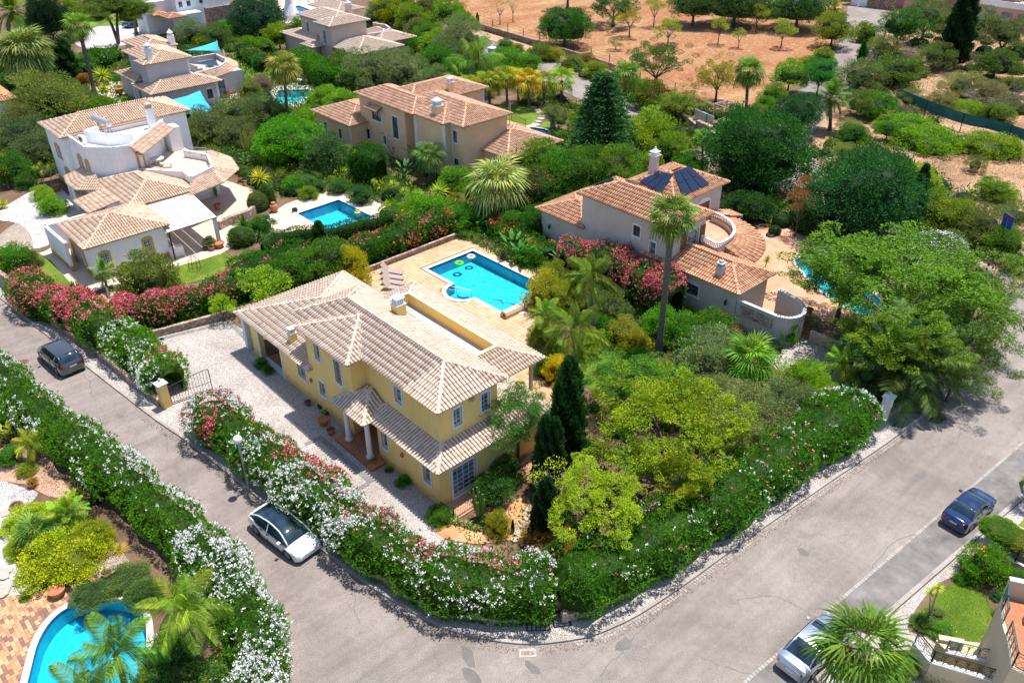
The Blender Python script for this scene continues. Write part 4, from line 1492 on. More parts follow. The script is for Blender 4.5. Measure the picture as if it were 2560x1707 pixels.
mb.prism([(-6.4,31.0)]+bal[1:]+[(-9.2,35.3),(-9.2,31.4)],2.9,3.22)
part('balcony_floor',mb,'patio_salmon',G)
mb=MB()
mbr=MB()
mbb=MB()
for a,b in zip(bal,bal[1:]):
 dx,dy=b[0]-a[0],b[1]-a[1]
 L=math.hypot(dx,dy)
 c=((a[0]+b[0])/2,(a[1]+b[1])/2)
 an=math.atan2(dy,dx)
 mb.obox((c[0],c[1],3.28),(L/2+0.03,0.1,0.36),an)
 mbr.obox((c[0],c[1],4.06),(L/2+0.04,0.11,0.045),an)
 n=max(1,round(L/0.19))
 for k in range(n):
  t_=(k+0.5)/n
  mbb.lathe((a[0]+dx*t_,a[1]+dy*t_,3.64),[(0.05,0),(0.03,.06),(0.06,.16),(0.03,.3),(0.045,.38)],6)
bw=part('balcony_wall',mb,'plaster_grey',G)
part('balustrade_rail',mbr,'white',bw)
o=part('balusters',mbb,'white',bw)
o['kind']='stuff'
for (x,y) in [(cx+5.6*math.cos(math.radians(a)),cy+5.6*math.sin(math.radians(a))) for a in (10,38,66)]:
 mb=MB()
 mb.box(x-.14,y-.14,0,x+.14,y+.14,2.9)
 part('verandah_pillar',mb,'plaster_grey',G)
chimney(G,-2.35,27.95,3.2,0.52,0.75,'plaster_grey','plaster_grey',style=2)
mb=MB()
mb.prism([(-13.75,33.1),(-13.1,33.1),(-13.1,33.75),(-13.75,33.75)],6.0,6.9)
c_=MB()
base=[(-13.75,33.1,6.2),(-13.1,33.1,6.2),(-13.1,33.75,6.2),(-13.75,33.75,6.2)]
top=[(-13.68,33.17,8.0),(-13.17,33.17,8.0),(-13.17,33.68,8.0),(-13.68,33.68,8.0)]
for i in range(4):
 j=(i+1)%4
 c_.poly([base[i],base[j],top[j],top[i]])
cc=part('chimney',c_,'plaster_lilac',G)
mb=MB()
mb.box(-13.8,33.05,8.0,-13.05,33.8,8.08)
mb.box(-13.66,33.19,8.08,-13.19,33.66,8.3)
mb.box(-13.76,33.09,8.3,-13.09,33.76,8.37)
mb.lathe((-13.42,33.42,8.37),[(0.25,0),(0.22,0.1),(0.1,0.2),(0.08,0.32),(0.02,0.4)],8)
part('chimney_cap',mb,'white',cc)
def solar(parent,P,n=3,m=2):
 P=[Vector(p) for p in P]
 nn=(P[1]-P[0]).cross(P[3]-P[0]).normalized()
 if nn.z<0:
  nn=-nn
 for i in range(n):
  for j in range(m):
   def pt(u,v):
    return P[0].lerp(P[1],u).lerp(P[3].lerp(P[2],u),v)
   g_=0.012
   c=[pt(i/n+g_,j/m+g_),pt((i+1)/n-g_,j/m+g_),pt((i+1)/n-g_,(j+1)/m-g_),pt(i/n+g_,(j+1)/m-g_)]
   mb=MB()
   mb.poly([tuple(q+nn*0.05) for q in c])
   for k in range(4):
    a,b=c[k],c[(k+1)%4]
    mb.poly([tuple(a),tuple(b),tuple(b+nn*0.05),tuple(a+nn*0.05)])
   part('solar_panel',mb,'solar_cell',parent)
def zs(x,y,x0,y0,x1,y1,z,s):
 return z+s*max(0,min(x-x0,x1-x,y-y0,y1-y))
def on_roof(pts,rect,z,s,up=0.16):
 return [(x,y,zs(x,y,*rect,z,s)+up) for x,y in pts]
r2=(-14.85,30.6,-8.85,37.85)
r1=(-16.0,26.92,-5.95,31.8)
solar(G,[(-9.2,31.9,6.18),(-9.2,35.5,6.18),(-11.4,35.5,7.12),(-11.4,33.4,7.12)][0:4],3,2)
solar(G,on_roof([(-13.2,31.4),(-10.6,31.0),(-11.2,33.2),(-12.7,33.2)],r2,5.84,0.42,0.2),3,1)
solar(G,on_roof([(-15.6,27.9),(-14.5,28.9),(-14.5,29.8),(-15.6,30.8)],r1,5.83,0.40,0.18),2,1)
solar(G,on_roof([(-12.6,31.0),(-14.0,31.0),(-13.7,30.1),(-12.6,30.1)],r1,5.83,0.40,0.18),2,1)
for (x,y,z) in ((-19.3,27.36,1.65),(-1.1,27.31,1.8)):
 mb=MB()
 mb.box(x-.03,y-.12,z+.1,x+.03,y,z+.16)
 mb.lathe((x,y-.13,z-.25),[(0.05,0),(0.10,0.06),(0.09,0.24),(0.12,0.26),(0.03,0.36)],6)
 part('lantern',mb,'iron',G)
gw=thing('garden_wall','grey screen wall with stone inset panel and rounded end at the grey villa','wall',(1.5,27.5,0))
wl=[(-0.3,27.5),(2.9,27.55),(3.6,27.9),(3.95,28.6),(3.9,29.4),(3.4,30.1),(2.6,30.6),(1.6,30.85),(0.9,30.9)]
wl=wl[:2]+spline(wl[1:],3)[1:]
mb=MB()
mc=MB()
for a,b in zip(wl,wl[1:]):
 an=math.atan2(b[1]-a[1],b[0]-a[0])
 L=math.hypot(b[0]-a[0],b[1]-a[1])
 c=((a[0]+b[0])/2,(a[1]+b[1])/2)
 mb.obox((c[0],c[1],1.1),(L/2+0.01,0.09,1.1),an)
 mc.obox((c[0],c[1],2.23),(L/2+0.03,0.13,0.03),an)
part('wall_body',mb,'plaster_grey',gw)
part('wall_coping',mc,'trim_blue_white',gw)
mb=MB()
mb.box(0.05,27.39,1.15,2.7,27.45,1.95)
part('stone_panel',mb,'stone_wall',gw)
# peach villa
Pz=thing('peach_villa','peach villa with wide orange tiled hip roofs behind the palms and dark conifer','house',(-43,34,0))
mb=MB()
volume(mb,-51.8,29.9,-43.4,34.0,0,5.83,fy=[(-49.55,-47.75,3.45,4.75),(-45.75,-44.75,2.30,4.65),(-50.8,-50.3,0.95,2.10),(-47.7,-47.15,1.1,2.05)])
volume(mb,-49.9,34.0,-43.9,41.2,0,5.83,fx=[(38.6,39.5,4.0,5.0)])
volume(mb,-43.4,31.0,-35.2,36.8,0,5.83,fy=[(-36.8,-36.2,3.8,5.0),(-36.9,-36.1,0.85,2.15)])
volume(mb,-42.3,30.2,-37.3,33,0,5.83)
volume(mb,-58.0,27.8,-50.8,33.4,0,2.95,fy=[(-56.4,-55.8,0.85,1.95),(-53.4,-52.8,0.8,1.98)])
volume(mb,-38,33.6,-31.6,40.6,0,2.95)
part('wall',mb,'plaster_peach',Pz)
for a in [(-49.55,-47.75,3.45,4.75,(2,1)),(-45.75,-44.75,2.30,4.65,(3,5)),(-50.8,-50.3,0.95,2.10,(1,2)),(-47.7,-47.15,1.1,2.05,(1,2))]:
 window(Pz,'y-',29.9,a[0],a[1],a[2],a[3],trim='white',arch=0.12 if a[1]>-46 else 0,bars=a[4],barmat='iron')
for a in [(-36.8,-36.2,3.8,5.0),(-36.9,-36.1,0.85,2.15)]:
 window(Pz,'y-',31.0,*a,trim='trim_blue_white',arch=0.1,bars=(1,2),barmat='iron')
for a in [(-56.4,-55.8,0.85,1.95),(-53.4,-52.8,0.8,1.98)]:
 window(Pz,'y-',27.8,*a,trim='trim_blue_white',arch=0.1,bars=(1,3),barmat='iron')
window(Pz,'x+',-43.9,38.6,39.5,4.0,5.0,trim='white',bars=(2,2))
mb=MB()
for (x,y,w) in ((-41.9,30.18,.28),(-37.25,30.18,.34),(-36.95,30.98,.2),(-51.0,27.78,.25)):
 mb.box(x-w/2-.05,y-.03,0,x+w/2+.05,y+.02,5.7 if x>-50 else 2.85)
mb.box(-43.92,41.0,2.9,-43.87,41.22,5.7)
part('corner_trim',mb,'trim_blue_white',Pz)
KP=dict(tile='tile_peach',pan='pan_orange',fascia='white')
hiproof(Pz,-52.2,29.5,-41.5,34.4,5.83,0.34,**KP)
hiproof(Pz,-50.3,30.6,-43.5,41.6,5.84,0.33,**KP)
hiproof(Pz,-46.5,30.6,-34.8,37.2,5.83,0.33,**KP)
hiproof(Pz,-42.7,29.8,-36.9,36.0,5.82,0.30,excl=[(-43,33,-36,37,9)],**KP)
hiproof(Pz,-58.4,27.4,-50.4,33.8,2.95,0.33,excl=[(-51.8,29.9,-43,34,5)],**KP)
hiproof(Pz,-38.5,33.2,-31.2,41.0,2.95,0.33,excl=[(-43,31,-35.2,36.8,5.8)],**KP)
chimney(Pz,-39.2,31.0,5.95,0.85,1.0,'plaster_peach',style=0)
chimney(Pz,-44.5,36.9,6.1,0.6,1.0,'plaster_peach',style=0)
mb=MB()
roofm=[[(-49.9,29.05,4.85),(-47.4,29.05,4.85),(-47.4,29.85,5.2),(-49.9,29.85,5.2)]]
roof(Pz,roofm,[],name='window_hood',**KP)
ironwork(Pz,[(*Q(3,60,1000),0),(*Q(3,130,1010),0),(*Q(3,250,1070),0)],h=0.9,name='railing')
# white villa with the round terrace
Wz=thing('white_villa','white villa with yellow window surrounds and a rounded roof terrace','house',(-52,4,0))
mb=MB()
volume(mb,-64.5,1.1,-58.95,13.3,0,5.83,fy=[(-62.5,-61.2,3.1,4.15),(-61.4,-60.0,0.6,2.0)])
mb.prism([(-58.95,1.5),(-54.0,1.5),(-52.1,3.4),(-51.7,4.9),(-57.2,10.2),(-58.95,10.2)],2.5,5.25)
volume(mb,-58.95,1.52,-53.0,9.0,0,2.6)
volume(mb,-53.2,1.5,-45.1,7.0,0,2.95)
volume(mb,-57.0,7.0,-49.2,11.3,0,2.95)
volume(mb,-45.2,-4.15,-39.45,2.05,0,2.98,fy=[(-43.9,-41.3,0.0,1.9)],fx=[(0.10,0.72,0.95,2.1),(-3.40,-2.78,0.85,2.0)])
part('wall',mb,'plaster_white',Wz)
YT=dict(trim='plaster_ochre',tw=0.14)
window(Wz,'y-',1.1,-62.5,-61.2,3.1,4.15,arch=0.25,bars=(2,2),**YT)
window(Wz,'y-',1.1,-61.4,-60.0,0.6,2.0,arch=0.25,bars=(2,2),**YT)
for (a,b) in ((-56.9,-56.15),(-54.9,-54.1)):
 mb=MB()
 mb.box(a,1.46,3.35,b,1.50,4.35)
 w_=part('window',mb,'glass',Wz)
 mb=MB()
 for q in ((a-.14,3.2,a,4.35),(b,3.2,b+.14,4.35),(a,3.2,b,3.35)):
  mb.box(q[0],1.40,q[1],q[2],1.5,q[3])
 n=8
 for i in range(n):
  t0,t1=i/n,(i+1)/n
  xa,xb=a-.14+(b-a+.28)*t0,a-.14+(b-a+.28)*t1
  mb.box(xa,1.40,4.35,xb,1.5,4.47+0.22*math.sin(math.pi*(t0+t1)/2))
 part('surround',mb,'plaster_ochre',w_)
 mb=MB()
 for i in range(5):
  x=a+(b-a)*(i+.5)/5
  mb.box(x-.012,1.43,3.35,x+.012,1.455,4.35)
 for z in (3.6,3.85,4.1):
  mb.box(a,1.41,z,b,1.43,z+.02)
 part('grille',mb,'white',w_)
window(Wz,'x+',-39.45,0.10,0.72,0.95,2.1,arch=0.16,bars=(2,3),grille='white',**YT)
window(Wz,'x+',-39.45,-3.40,-2.78,0.85,2.0,arch=0.16,bars=(2,3),grille='white',**YT)
mb=MB()
mb.box(-43.9,-4.02,0,-41.3,-3.98,1.9)
gd=part('garage_door',mb,'white',Wz)
mb=MB()
for i in range(14):
 t0=i/14
 xa,xb=-44.15+3.1*t0,-44.15+3.1*(t0+1/14)
 mb.box(xa,-4.24,1.9+.0,xb,-4.14,2.06+0.42*math.sin(math.pi*(t0+1/28)))
mb.box(-44.15,-4.24,0,-43.9,-4.14,1.9)
mb.box(-41.3,-4.24,0,-41.05,-4.14,1.9)
part('garage_surround',mb,'plaster_ochre',Wz)
mb=MB()
mb.box(-45.25,-4.20,0,-44.15,-4.13,0.45)
mb.box(-41.05,-4.20,0,-39.40,-4.13,0.45)
mb.box(-39.46,-4.2,0,-39.40,2.1,0.45)
mb.box(-64.55,1.03,0,-58.9,1.1,0.5)
mb.box(-58.9,1.4,0,-53.0,1.5,0.5)
part('base_band',mb,'plaster_ochre',Wz)
KC=dict(tile='tile_cream',pan='pan_cream',fascia='plaster_ochre')
hiproof(Wz,-64.95,0.75,-58.55,13.7,5.83,0.33,excl=[(-58.95,1.5,-52,10.2,5.9)],**KC)
hiproof(Wz,-53.5,1.1,-44.75,7.4,2.95,0.30,**KC)
hiproof(Wz,-45.65,-4.55,-39.05,2.45,2.98,0.30,single=60,**KC)
roof(Wz,[[(-50.4,-1.6,2.75),(-46.5,-1.6,2.75),(-46.5,1.1,3.15),(-50.4,1.1,3.15)]],[],name='lean_to_roof',**KC)
o1,o2,o3,o4,o5=(-43.75,6.2),(-44.8,10.1),(-46.9,12.6),(-50.3,13.5),(-53.4,13.0)
i1,i2,i3,i4,i5=(-46.1,6.4),(-46.1,7.7),(-47.3,10.2),(-50.7,11.4),(-53.4,10.4)
ring=[[(*a,2.93),(*b,2.93),(*d_,3.5),(*c_,3.5)] for a,b,c_,d_ in ((o1,o2,i2,i3),(o2,o3,i3,i3),(o3,o4,i3,i4),(o4,o5,i4,i5))]
ring[1]=[(*o2,2.93),(*o3,2.93),(*i3,3.5)]
roof(Wz,ring,[((*o2,2.93),(*i3,3.5)),((*o3,2.93),(*i3,3.5)),((*o4,2.93),(*i4,3.5))],name='round_roof',**KC)
roof(Wz,[[(-56.6,-0.3,2.9),(-54.5,-0.75,2.9),(-54.5,1.45,3.45),(-56.6,1.45,3.45)],[(-54.5,-0.75,2.9),(-52.4,-0.7,2.9),(-53.2,1.45,3.45),(-54.5,1.45,3.45)],[(-52.4,-0.7,2.9),(-50.8,0.9,2.9),(-53.2,1.45,3.45)]],[],name='porch_roof',**KC)
roof(Wz,[[(-50.3,5.2,5.35),(-55.6,10.7,5.35),(-56.6,9.7,5.95),(-51.6,4.6,5.95)][0:4]],[],name='terrace_roof',**KC)
for x in (-55.9,-54.9):
 mb=MB()
 mb.lathe((x,-0.3,0),[(0.16,0),(0.14,0.1),(0.12,2.6),(0.17,2.85)],12)
 part('column',mb,'white',Wz)
def parapet(parent,P,z0,z1,th,mat,cap='white',closed=False,name='parapet'):
 mb,mc=MB(),MB()
 L_=list(zip(P,P[1:]+P[:1])) if closed else list(zip(P,P[1:]))
 for a,b in L_:
  an=math.atan2(b[1]-a[1],b[0]-a[0])
  L=math.hypot(b[0]-a[0],b[1]-a[1])
  c=((a[0]+b[0])/2,(a[1]+b[1])/2)
  mb.obox((c[0],c[1],(z0+z1)/2),(L/2+th*.4,th/2,(z1-z0)/2),an)
  if cap:
   mc.obox((c[0],c[1],z1+0.02),(L/2+th*.5,th/2+0.025,0.02),an)
 o=part(name,mb,mat,parent)
 if cap:
  part('parapet_top',mc,cap,o)
 return o
parapet(Wz,[(-58.9,1.58),(-57.2,1.58),(-54.05,1.58),(-52.2,3.45),(-51.8,4.85),(-57.1,10.1)],5.2,5.95,0.14,'plaster_white')
parapet(Wz,[(-58.0,4.2),(-57.6,2.8),(-55.2,4.0),(-54.2,5.2),(-53.2,5.6)],5.2,6.35,0.14,'plaster_white')
parapet(Wz,[(-51.9,4.5),(-49.6,6.3),(-47.9,7.7),(-46.1,7.6),(-47.2,10.3),(-50.8,11.4),(-53.4,10.2)],3.0,3.72,0.14,'plaster_white')
mb=MB()
mb.prism([(-51.9,4.6),(-49.6,6.3),(-47.9,7.7),(-46.1,7.6),(-47.2,10.3),(-50.8,11.4),(-57,11.3),(-58.5,9.9)],2.94,3.03)
part('terrace_floor',mb,'patio_cream',Wz)
mb=MB()
mb.prism([(-57.0,9.9),(-55.6,9.9),(-55.6,11.1),(-57.0,11.1)],3.0,5.4)
part('stair_block',mb,'plaster_white',Wz)
mb=MB()
mb.obox((-52.35,5.62,3.95),(0.42,0.05,0.93),math.radians(-43.6))
dd=part('terrace_door',mb,'white',Wz)
mb=MB()
mb.obox((-52.72,6.02,4.0),(0.09,0.075,1.0),math.radians(-43.6))
mb.obox((-51.95,5.29,4.0),(0.09,0.075,1.0),math.radians(-43.6))
mb.obox((-52.35,5.65,4.98),(0.55,0.08,0.1),math.radians(-43.6))
part('surround',mb,'plaster_ochre',dd)
ch=chimney(Wz,-57.5,9.2,5.2,0.62,2.0,'plaster_white','tile_cream',style=0)
parapet(Wz,[(-42.4,-5.0),(-47.0,-5.1),(-47.1,-1.7)],0.45,2.55,0.2,'plaster_white',name='forecourt_wall')
parapet(Wz,[(-42.4,-5.0),(-47.0,-5.1),(-47.1,-1.7)],0.0,0.45,0.24,'plaster_ochre',cap=None,name='forecourt_base')
mb=MB()
for x in (-46.9,-45.4,-43.9,-42.5):
 mb.box(x-.06,-5.14,0.45,x+.06,-5.08,2.5)
part('pilaster',mb,'plaster_white',Wz)
aw=thing('patio_awning','cream panelled awning over the patio of the white villa','awning',(-41,4,0))
a0,a1,a2,a3=Vector((-44.2,2.6,3.0)),Vector((-44.3,6.7,3.0)),Vector((-38.7,6.35,2.6)),Vector((-38.55,1.9,2.6))
for i in range(5):
 mb=MB()
 p,q=a0.lerp(a1,i/5),a0.lerp(a1,(i+1)/5-0.012)
 r_,s_=a3.lerp(a2,(i+1)/5-0.012),a3.lerp(a2,i/5)
 mb.poly([p,s_,r_,q])
 dz=Vector((0,0,-0.05))
 mb.poly([q+dz,r_+dz,s_+dz,p+dz])
 for e,f in ((p,s_),(s_,r_),(r_,q),(q,p)):
  mb.poly([e+dz,f+dz,f,e])
 part('awning_panel',mb,'awning_cream',aw)
mb=MB()
mb.tube([a3+Vector((0.03,0,-.05)),a2+Vector((0.03,0,-.05))],0.05,6)
mb.tube([a0+Vector((0,0,-.08)),a3+Vector((0,0,-.08))],0.04,6)
part('frame',mb,'iron',aw)
mb=MB()
mb.box(-39.0,6.0,0,-38.72,6.28,2.55)
part('post',mb,'trim_blue_white',aw)
mb=MB()
mb.box(-38.75,2.0,0,-38.65,2.1,2.55)
part('post',mb,'iron',aw)
mb=MB()
mb.box(-39.4,1.9,0,-38.9,3.0,0.9)
part('wall_stub',mb,'plaster_white',aw)
t=thing('solar_water_heater','grey solar water tank on the roof terrace of the white villa','water heater',(-57.8,4.6,5.3))
mb=MB()
mb.tube([(-59.0,4.4,6.95),(-58.95,4.4,6.95),(-56.75,4.95,6.75),(-56.7,4.95,6.75)],[0.1,0.33,0.33,0.1],16)
part('tank',mb,'steel',t,smooth=False)
mb=MB()
for x,y in ((-58.6,4.5),(-57.1,4.9)):
 mb.tube([(x,y-.25,5.25),(x,y,6.6)],0.03,5)
 mb.tube([(x,y+.35,5.25),(x,y,6.6)],0.03,5)
part('stand',mb,'iron',t)
t=thing('air_conditioner','white air conditioning unit with round fan behind the white villa parapet','air conditioner',(-57.3,2.3,5.25))
mb=MB()
mb.obox((-57.2,2.35,5.75),(0.42,0.18,0.34),0.2)
part('case',mb,'white',t,bevel=0.02)
mb=MB()
for r_ in (0.27,0.2,0.13,0.06):
 cc_=Vector((-57.16,2.15,5.75))
 mb.tube([cc_+Vector((math.cos(a)*r_,math.cos(a)*r_*.2,math.sin(a)*r_)) for a in [i*math.pi/8 for i in range(17)]],0.02,4,cap=False)
part('fan_grille',mb,'wood',t)
t=thing('antenna','thin television aerial mast on the roof of the white villa','antenna',(-56,6.2,5.3))
mb=MB()
mb.tube([(-56,6.2,5.2),(-56,6.2,7.4)],0.025,5)
for z in (7.1,7.25,7.35):
 mb.tube([(-56.4,6.0,z),(-55.6,6.4,z)],0.012,4)
part('mast',mb,'steel',t)
t=thing('stone_table','pale oval stone table on the terrace of the white villa','table',(-52.9,7.3,3.03))
mb=MB()
mb.lathe((-52.9,7.3,3.7),[(0.6,0),(0.65,0.03),(0.65,0.08),(0.6,0.1)],16)
part('tabletop',mb,'coping',t)
for dx in (-.3,.3):
 mb=MB()
 mb.lathe((-52.9+dx,7.3+dx*.3,3.03),[(0.16,0),(0.08,0.1),(0.13,0.35),(0.08,0.55),(0.14,0.67)],8)
 part('leg',mb,'coping',t)
t=thing('stone_bench','pale stone bench beside the oval table on the terrace','bench',(-51.9,7.6,3.03))
mb=MB()
mb.obox((-51.9,7.7,3.42),(0.55,0.17,0.04),0.9)
part('seat',mb,'coping',t)
for s in (-1,1):
 mb=MB()
 mb.lathe((-51.9+s*.26,7.7+s*.33,3.03),[(0.1,0),(0.07,0.1),(0.1,0.36)],8)
 part('leg',mb,'coping',t)
ironwork(Wz,[(-53.6,10.9,3.0),(-52.3,12.0,3.0),(-50.3,12.3,3.0)],h=0.8,mat='steel',name='stair_railing')
# lilac villa
Lz=thing('lilac_villa','pale lilac villa with blue shade sails and sand coloured roofs','house',(-82,22,0))
mb=MB()
volume(mb,-81.8,17.0,-77.5,25.2,0,2.95,fx=[(23.6,24.4,0.9,2.1)])
volume(mb,-82.2,17.7,-80.0,19.0,2.9,5.83)
volume(mb,-88.0,18.6,-80.1,23.1,0,5.83,fx=[])
volume(mb,-93.8,20.6,-88.0,24.4,0,5.83)
volume(mb,-88.5,23.1,-80.4,30.2,0,2.9,fx=[(26.5,27.5,0.3,2.1)])
volume(mb,-90.0,17.6,-84.5,20.0,0,2.95)
part('wall',mb,'plaster_lilac',Lz)
window(Lz,'x+',-77.5,23.6,24.4,0.9,2.1,trim='white',arch=0.18,bars=(2,3),grille=True)
window(Lz,'x+',-80.4,26.5,27.5,0.3,2.1,trim='white',arch=0.18,bars=(2,3))
KL=dict(tile='tile_cream',pan='pan_cream',fascia='white',sp=0.27)
hiproof(Lz,-82.4,16.4,-77.0,25.7,2.95,0.32,excl=[(-88,18.6,-80.1,23.1,5.8)],**KL)
hiproof(Lz,-88.6,18.1,-79.6,23.5,5.83,0.32,**KL)
hiproof(Lz,-82.6,17.3,-79.8,20.5,5.80,0.34,**KL)
hiproof(Lz,-94.3,20.2,-87.0,24.9,5.83,0.32,**KL)
hiproof(Lz,-90.6,17.2,-84.0,20.4,2.95,0.34,excl=[(-88,18.6,-80.1,23.1,5.8)],**KL)
oct_o=[(-79.0,25.4),(-80.2,28.4),(-81.9,30.4),(-84.2,31.4),(-87.4,31.6)]
oct_i=[(-80.6,25.0),(-81.4,27.6),(-82.8,29.2),(-84.6,30.0),(-87.4,30.2)]
roof(Lz,[[(*a,2.9),(*b,2.9),(*d_,3.4),(*c_,3.4)] for a,b,c_,d_ in zip(oct_o,oct_o[1:],oct_i,oct_i[1:])],[],name='round_roof',**KL)
parapet(Lz,[(-80.5,23.3),(-80.6,25.0),(-81.4,27.6),(-82.8,29.2),(-84.6,30.0),(-88,30.2),(-88.4,26)],2.9,3.6,0.14,'plaster_lilac')
mb=MB()
mb.box(-88.4,23.2,2.9,-80.6,30.1,2.96)
part('terrace_floor',mb,'floor_pale',Lz)
chimney(Lz,-80.9,18.7,5.9,0.6,1.5,'plaster_white',style=1)
chimney(Lz,-87.6,24.4,5.2,0.7,1.8,'plaster_white',style=1)
mb=MB()
mb.box(-77.55,24.9,0,-77.45,25.25,2.9)
mb.box(-80.1,22.9,2.9,-80.05,23.15,5.8)
mb.box(-80.1,18.55,2.9,-80.05,18.8,5.8)
part('corner_trim',mb,'white',Lz)
for (x,y) in ((-84.0,17.0),(-82.9,17.0)):
 mb=MB()
 mb.lathe((x,y,0),[(0.18,0),(0.15,0.1),(0.13,2.6),(0.2,2.85)],10)
 part('column',mb,'white',Lz)
def sail(name,label,P,sagk,posts=()):
 t=thing(name,label,'shade sail',(P[0][0],P[0][1],0))
 n=8
 mb=MB()
 P=[Vector(p) for p in P]
 if len(P)==3:
  P=[P[0],P[1],P[2],P[2]]
 g=[]
 c0=sum(P,Vector())/4
 for i in range(n+1):
  for j in range(n+1):
   u,v=i/n,j/n
   q=P[0].lerp(P[1],u).lerp(P[3].lerp(P[2],u),v)
   edge=max(abs(2*u-1),abs(2*v-1))
   pull=0.10*(1-min(abs(2*u-1),abs(2*v-1)))*edge
   q=q.lerp(c0,pull)
   q.z-=sagk*(1-edge*edge)
   g.append(tuple(q))
 for i in range(n):
  for j in range(n):
   a=i*(n+1)+j
   mb.poly([g[a],g[a+n+1],g[a+n+2],g[a+1]])
 part('cloth',mb,'blue_shade_cloth',t,smooth=True)
 for (x,y,z0,z1) in posts:
  mb=MB()
  mb.tube([(x,y,z0),(x,y,z1)],0.06,7)
  part('post',mb,'white',t)
 return t
sail('shade_sail','blue three cornered shade sail above the lilac villa roof terrace',[(*Q(1,1560,425,4.6),4.6),(*Q(1,1820,348,5.2),5.2),(*Q(1,1855,428,4.9),4.9)],0.3,[(*Q(1,1820,348,5.2),2.9,5.3),(*Q(1,1875,425,4.9),2.9,5.0)])
sail('shade_sail','blue four cornered shade sail slung low beside the lilac villa',[(*Q(1,1445,838,2.7),2.7),(*Q(1,1678,762,2.5),2.5),(*Q(1,1795,935,2.2),2.2),(*Q(1,1600,955,2.2),2.2)],0.25,[(*Q(1,1600,955,2.2),0,2.2)])
# beige villa
Bz=thing('beige_villa','beige villa with weathered brown roofs and tall blue framed windows','house',(-85,49,0))
mb=MB()
volume(mb,-93.0,46.8,-86.0,51.8,0,5.83,fy=[(-91.6,-90.8,3.4,4.9)])
volume(mb,-86.1,45.7,-82.8,51.8,0,5.83,fy=[(-85.1,-84.2,3.0,4.9)])
volume(mb,-82.8,46.0,-76.6,53.2,0,2.95)
volume(mb,-96.0,45.2,-86.4,47.2,0,2.95)
volume(mb,-88,51.8,-80,57.5,0,2.9)
part('wall',mb,'plaster_beige',Bz)
window(Bz,'y-',46.8,-91.6,-90.8,3.4,4.9,trim='trim_blue_white',arch=0.2,bars=(1,2))
window(Bz,'y-',45.7,-85.1,-84.2,3.0,4.9,trim='trim_blue_white',arch=0.2,bars=(2,3))
KB=dict(tile='tile_pale',pan='pan_pale',fascia='plaster_beige',sp=0.27)
hiproof(Bz,-93.5,46.3,-83.0,52.3,5.83,0.33,**KB)
hiproof(Bz,-86.6,45.2,-82.3,52.3,5.82,0.33,**KB)
hiproof(Bz,-98.5,51.5,-90.0,56.5,5.83,0.33,**KB)
hiproof(Bz,-84.5,45.5,-76.1,53.7,2.95,0.30,excl=[(-86,45.7,-82.8,51.8,5.8)],**KB)
hiproof(Bz,-96.6,44.7,-86.5,49.0,2.95,0.25,excl=[(-93,46.8,-86,51.8,5.8),(-86.1,45.7,-82.8,51.8,5.8)],**KB)
hiproof(Bz,-88.4,43.6,-85.0,46.4,2.7,0.35,excl=[(-86.1,45.7,-82.8,51.8,5.8)],**KB)
hiproof(Bz,-88.5,51.5,-79.5,58.5,2.9,0.30,excl=[(-88,51.9,-82.3,57.5,9)],**KB)
parapet(Bz,[(-82.7,52.0),(-82.2,54.2),(-83.5,56.5),(-86,57.4),(-88.5,56.8)],2.9,3.8,0.14,'plaster_beige',cap='white')
chimney(Bz,-87.2,51.8,6.2,0.75,1.1,'plaster_beige',style=2)
for (x,y) in ((-87.9,44.0),(-85.4,44.0)):
 mb=MB()
 mb.box(x-.12,y-.12,0,x+.12,y+.12,2.65)
 part('porch_pillar',mb,'trim_blue_white',Bz)
# far houses at the edges of the frame
Tz=thing('far_white_house','far white house with stone faced garage at the top left','house',(-120,42,0))
mb=MB()
volume(mb,-131,38.5,-119.2,48.0,0,6.2)
volume(mb,-126,34.0,-121.5,38.5,0,5.2)
volume(mb,-119.2,37.5,-116.4,41.5,0,3.6)
part('wall',mb,'plaster_white',Tz)
mb=MB()
mb.box(-119.2,43.2,0,-118.6,49.4,3.6)
sw=part('stone_facing',mb,'stone_rubble',Tz)
mb=MB()
mb.box(-118.6,46.0,0,-118.5,48.0,1.3)
part('garage_door',mb,'white',Tz)
for (x,y,z) in ((-119.15,40.4,4.2),(-119.15,39.0,4.2),(-119.15,42.6,4.4)):
 mb=MB()
 mb.box(x-.1,y,z,x+.04,y+.6,z+.8)
 part('window',mb,'glass',Tz)
hiproof(Tz,-131.5,38.0,-118.7,44.0,6.2,0.32,tile='tile_orange',pan='pan_orange',fascia='white',sp=0.34)
hiproof(Tz,-119.6,35.4,-115.8,38.6,3.4,0.3,tile='tile_orange',pan='pan_orange',fascia='white',sp=0.34)
hiproof(Tz,-122.5,34.6,-119.6,37.2,3.4,0.3,tile='tile_orange',pan='pan_orange',fascia='white',sp=0.34)
Ez=thing('edge_cottage','white walled cottage with orange roof at the left edge','house',(-92,0,0))
mb=MB()
volume(mb,-99,-4.0,-87.3,3.7,0,2.95)
part('wall',mb,'plaster_white',Ez)
hiproof(Ez,-99.5,-4.5,-86.8,4.2,2.95,0.33,tile='tile_orange',pan='pan_orange',fascia='white',sp=0.27)
Kz=thing('pink_building','large pink terraced building at the top right behind the cypress','building',(-25,146,0))
mb=MB()
volume(mb,-48,146,-26,170,0,7.5)
volume(mb,-30,141.5,-10,146,0,3.6)
volume(mb,-26,146,-5,165,0,6.0)
volume(mb,-44,143,-37,146,0,5.0)
part('wall',mb,'plaster_pink',Kz)
parapet(Kz,[(-30.2,141.4),(-9.8,141.4),(-9.8,146)],3.4,4.3,0.25,'white')
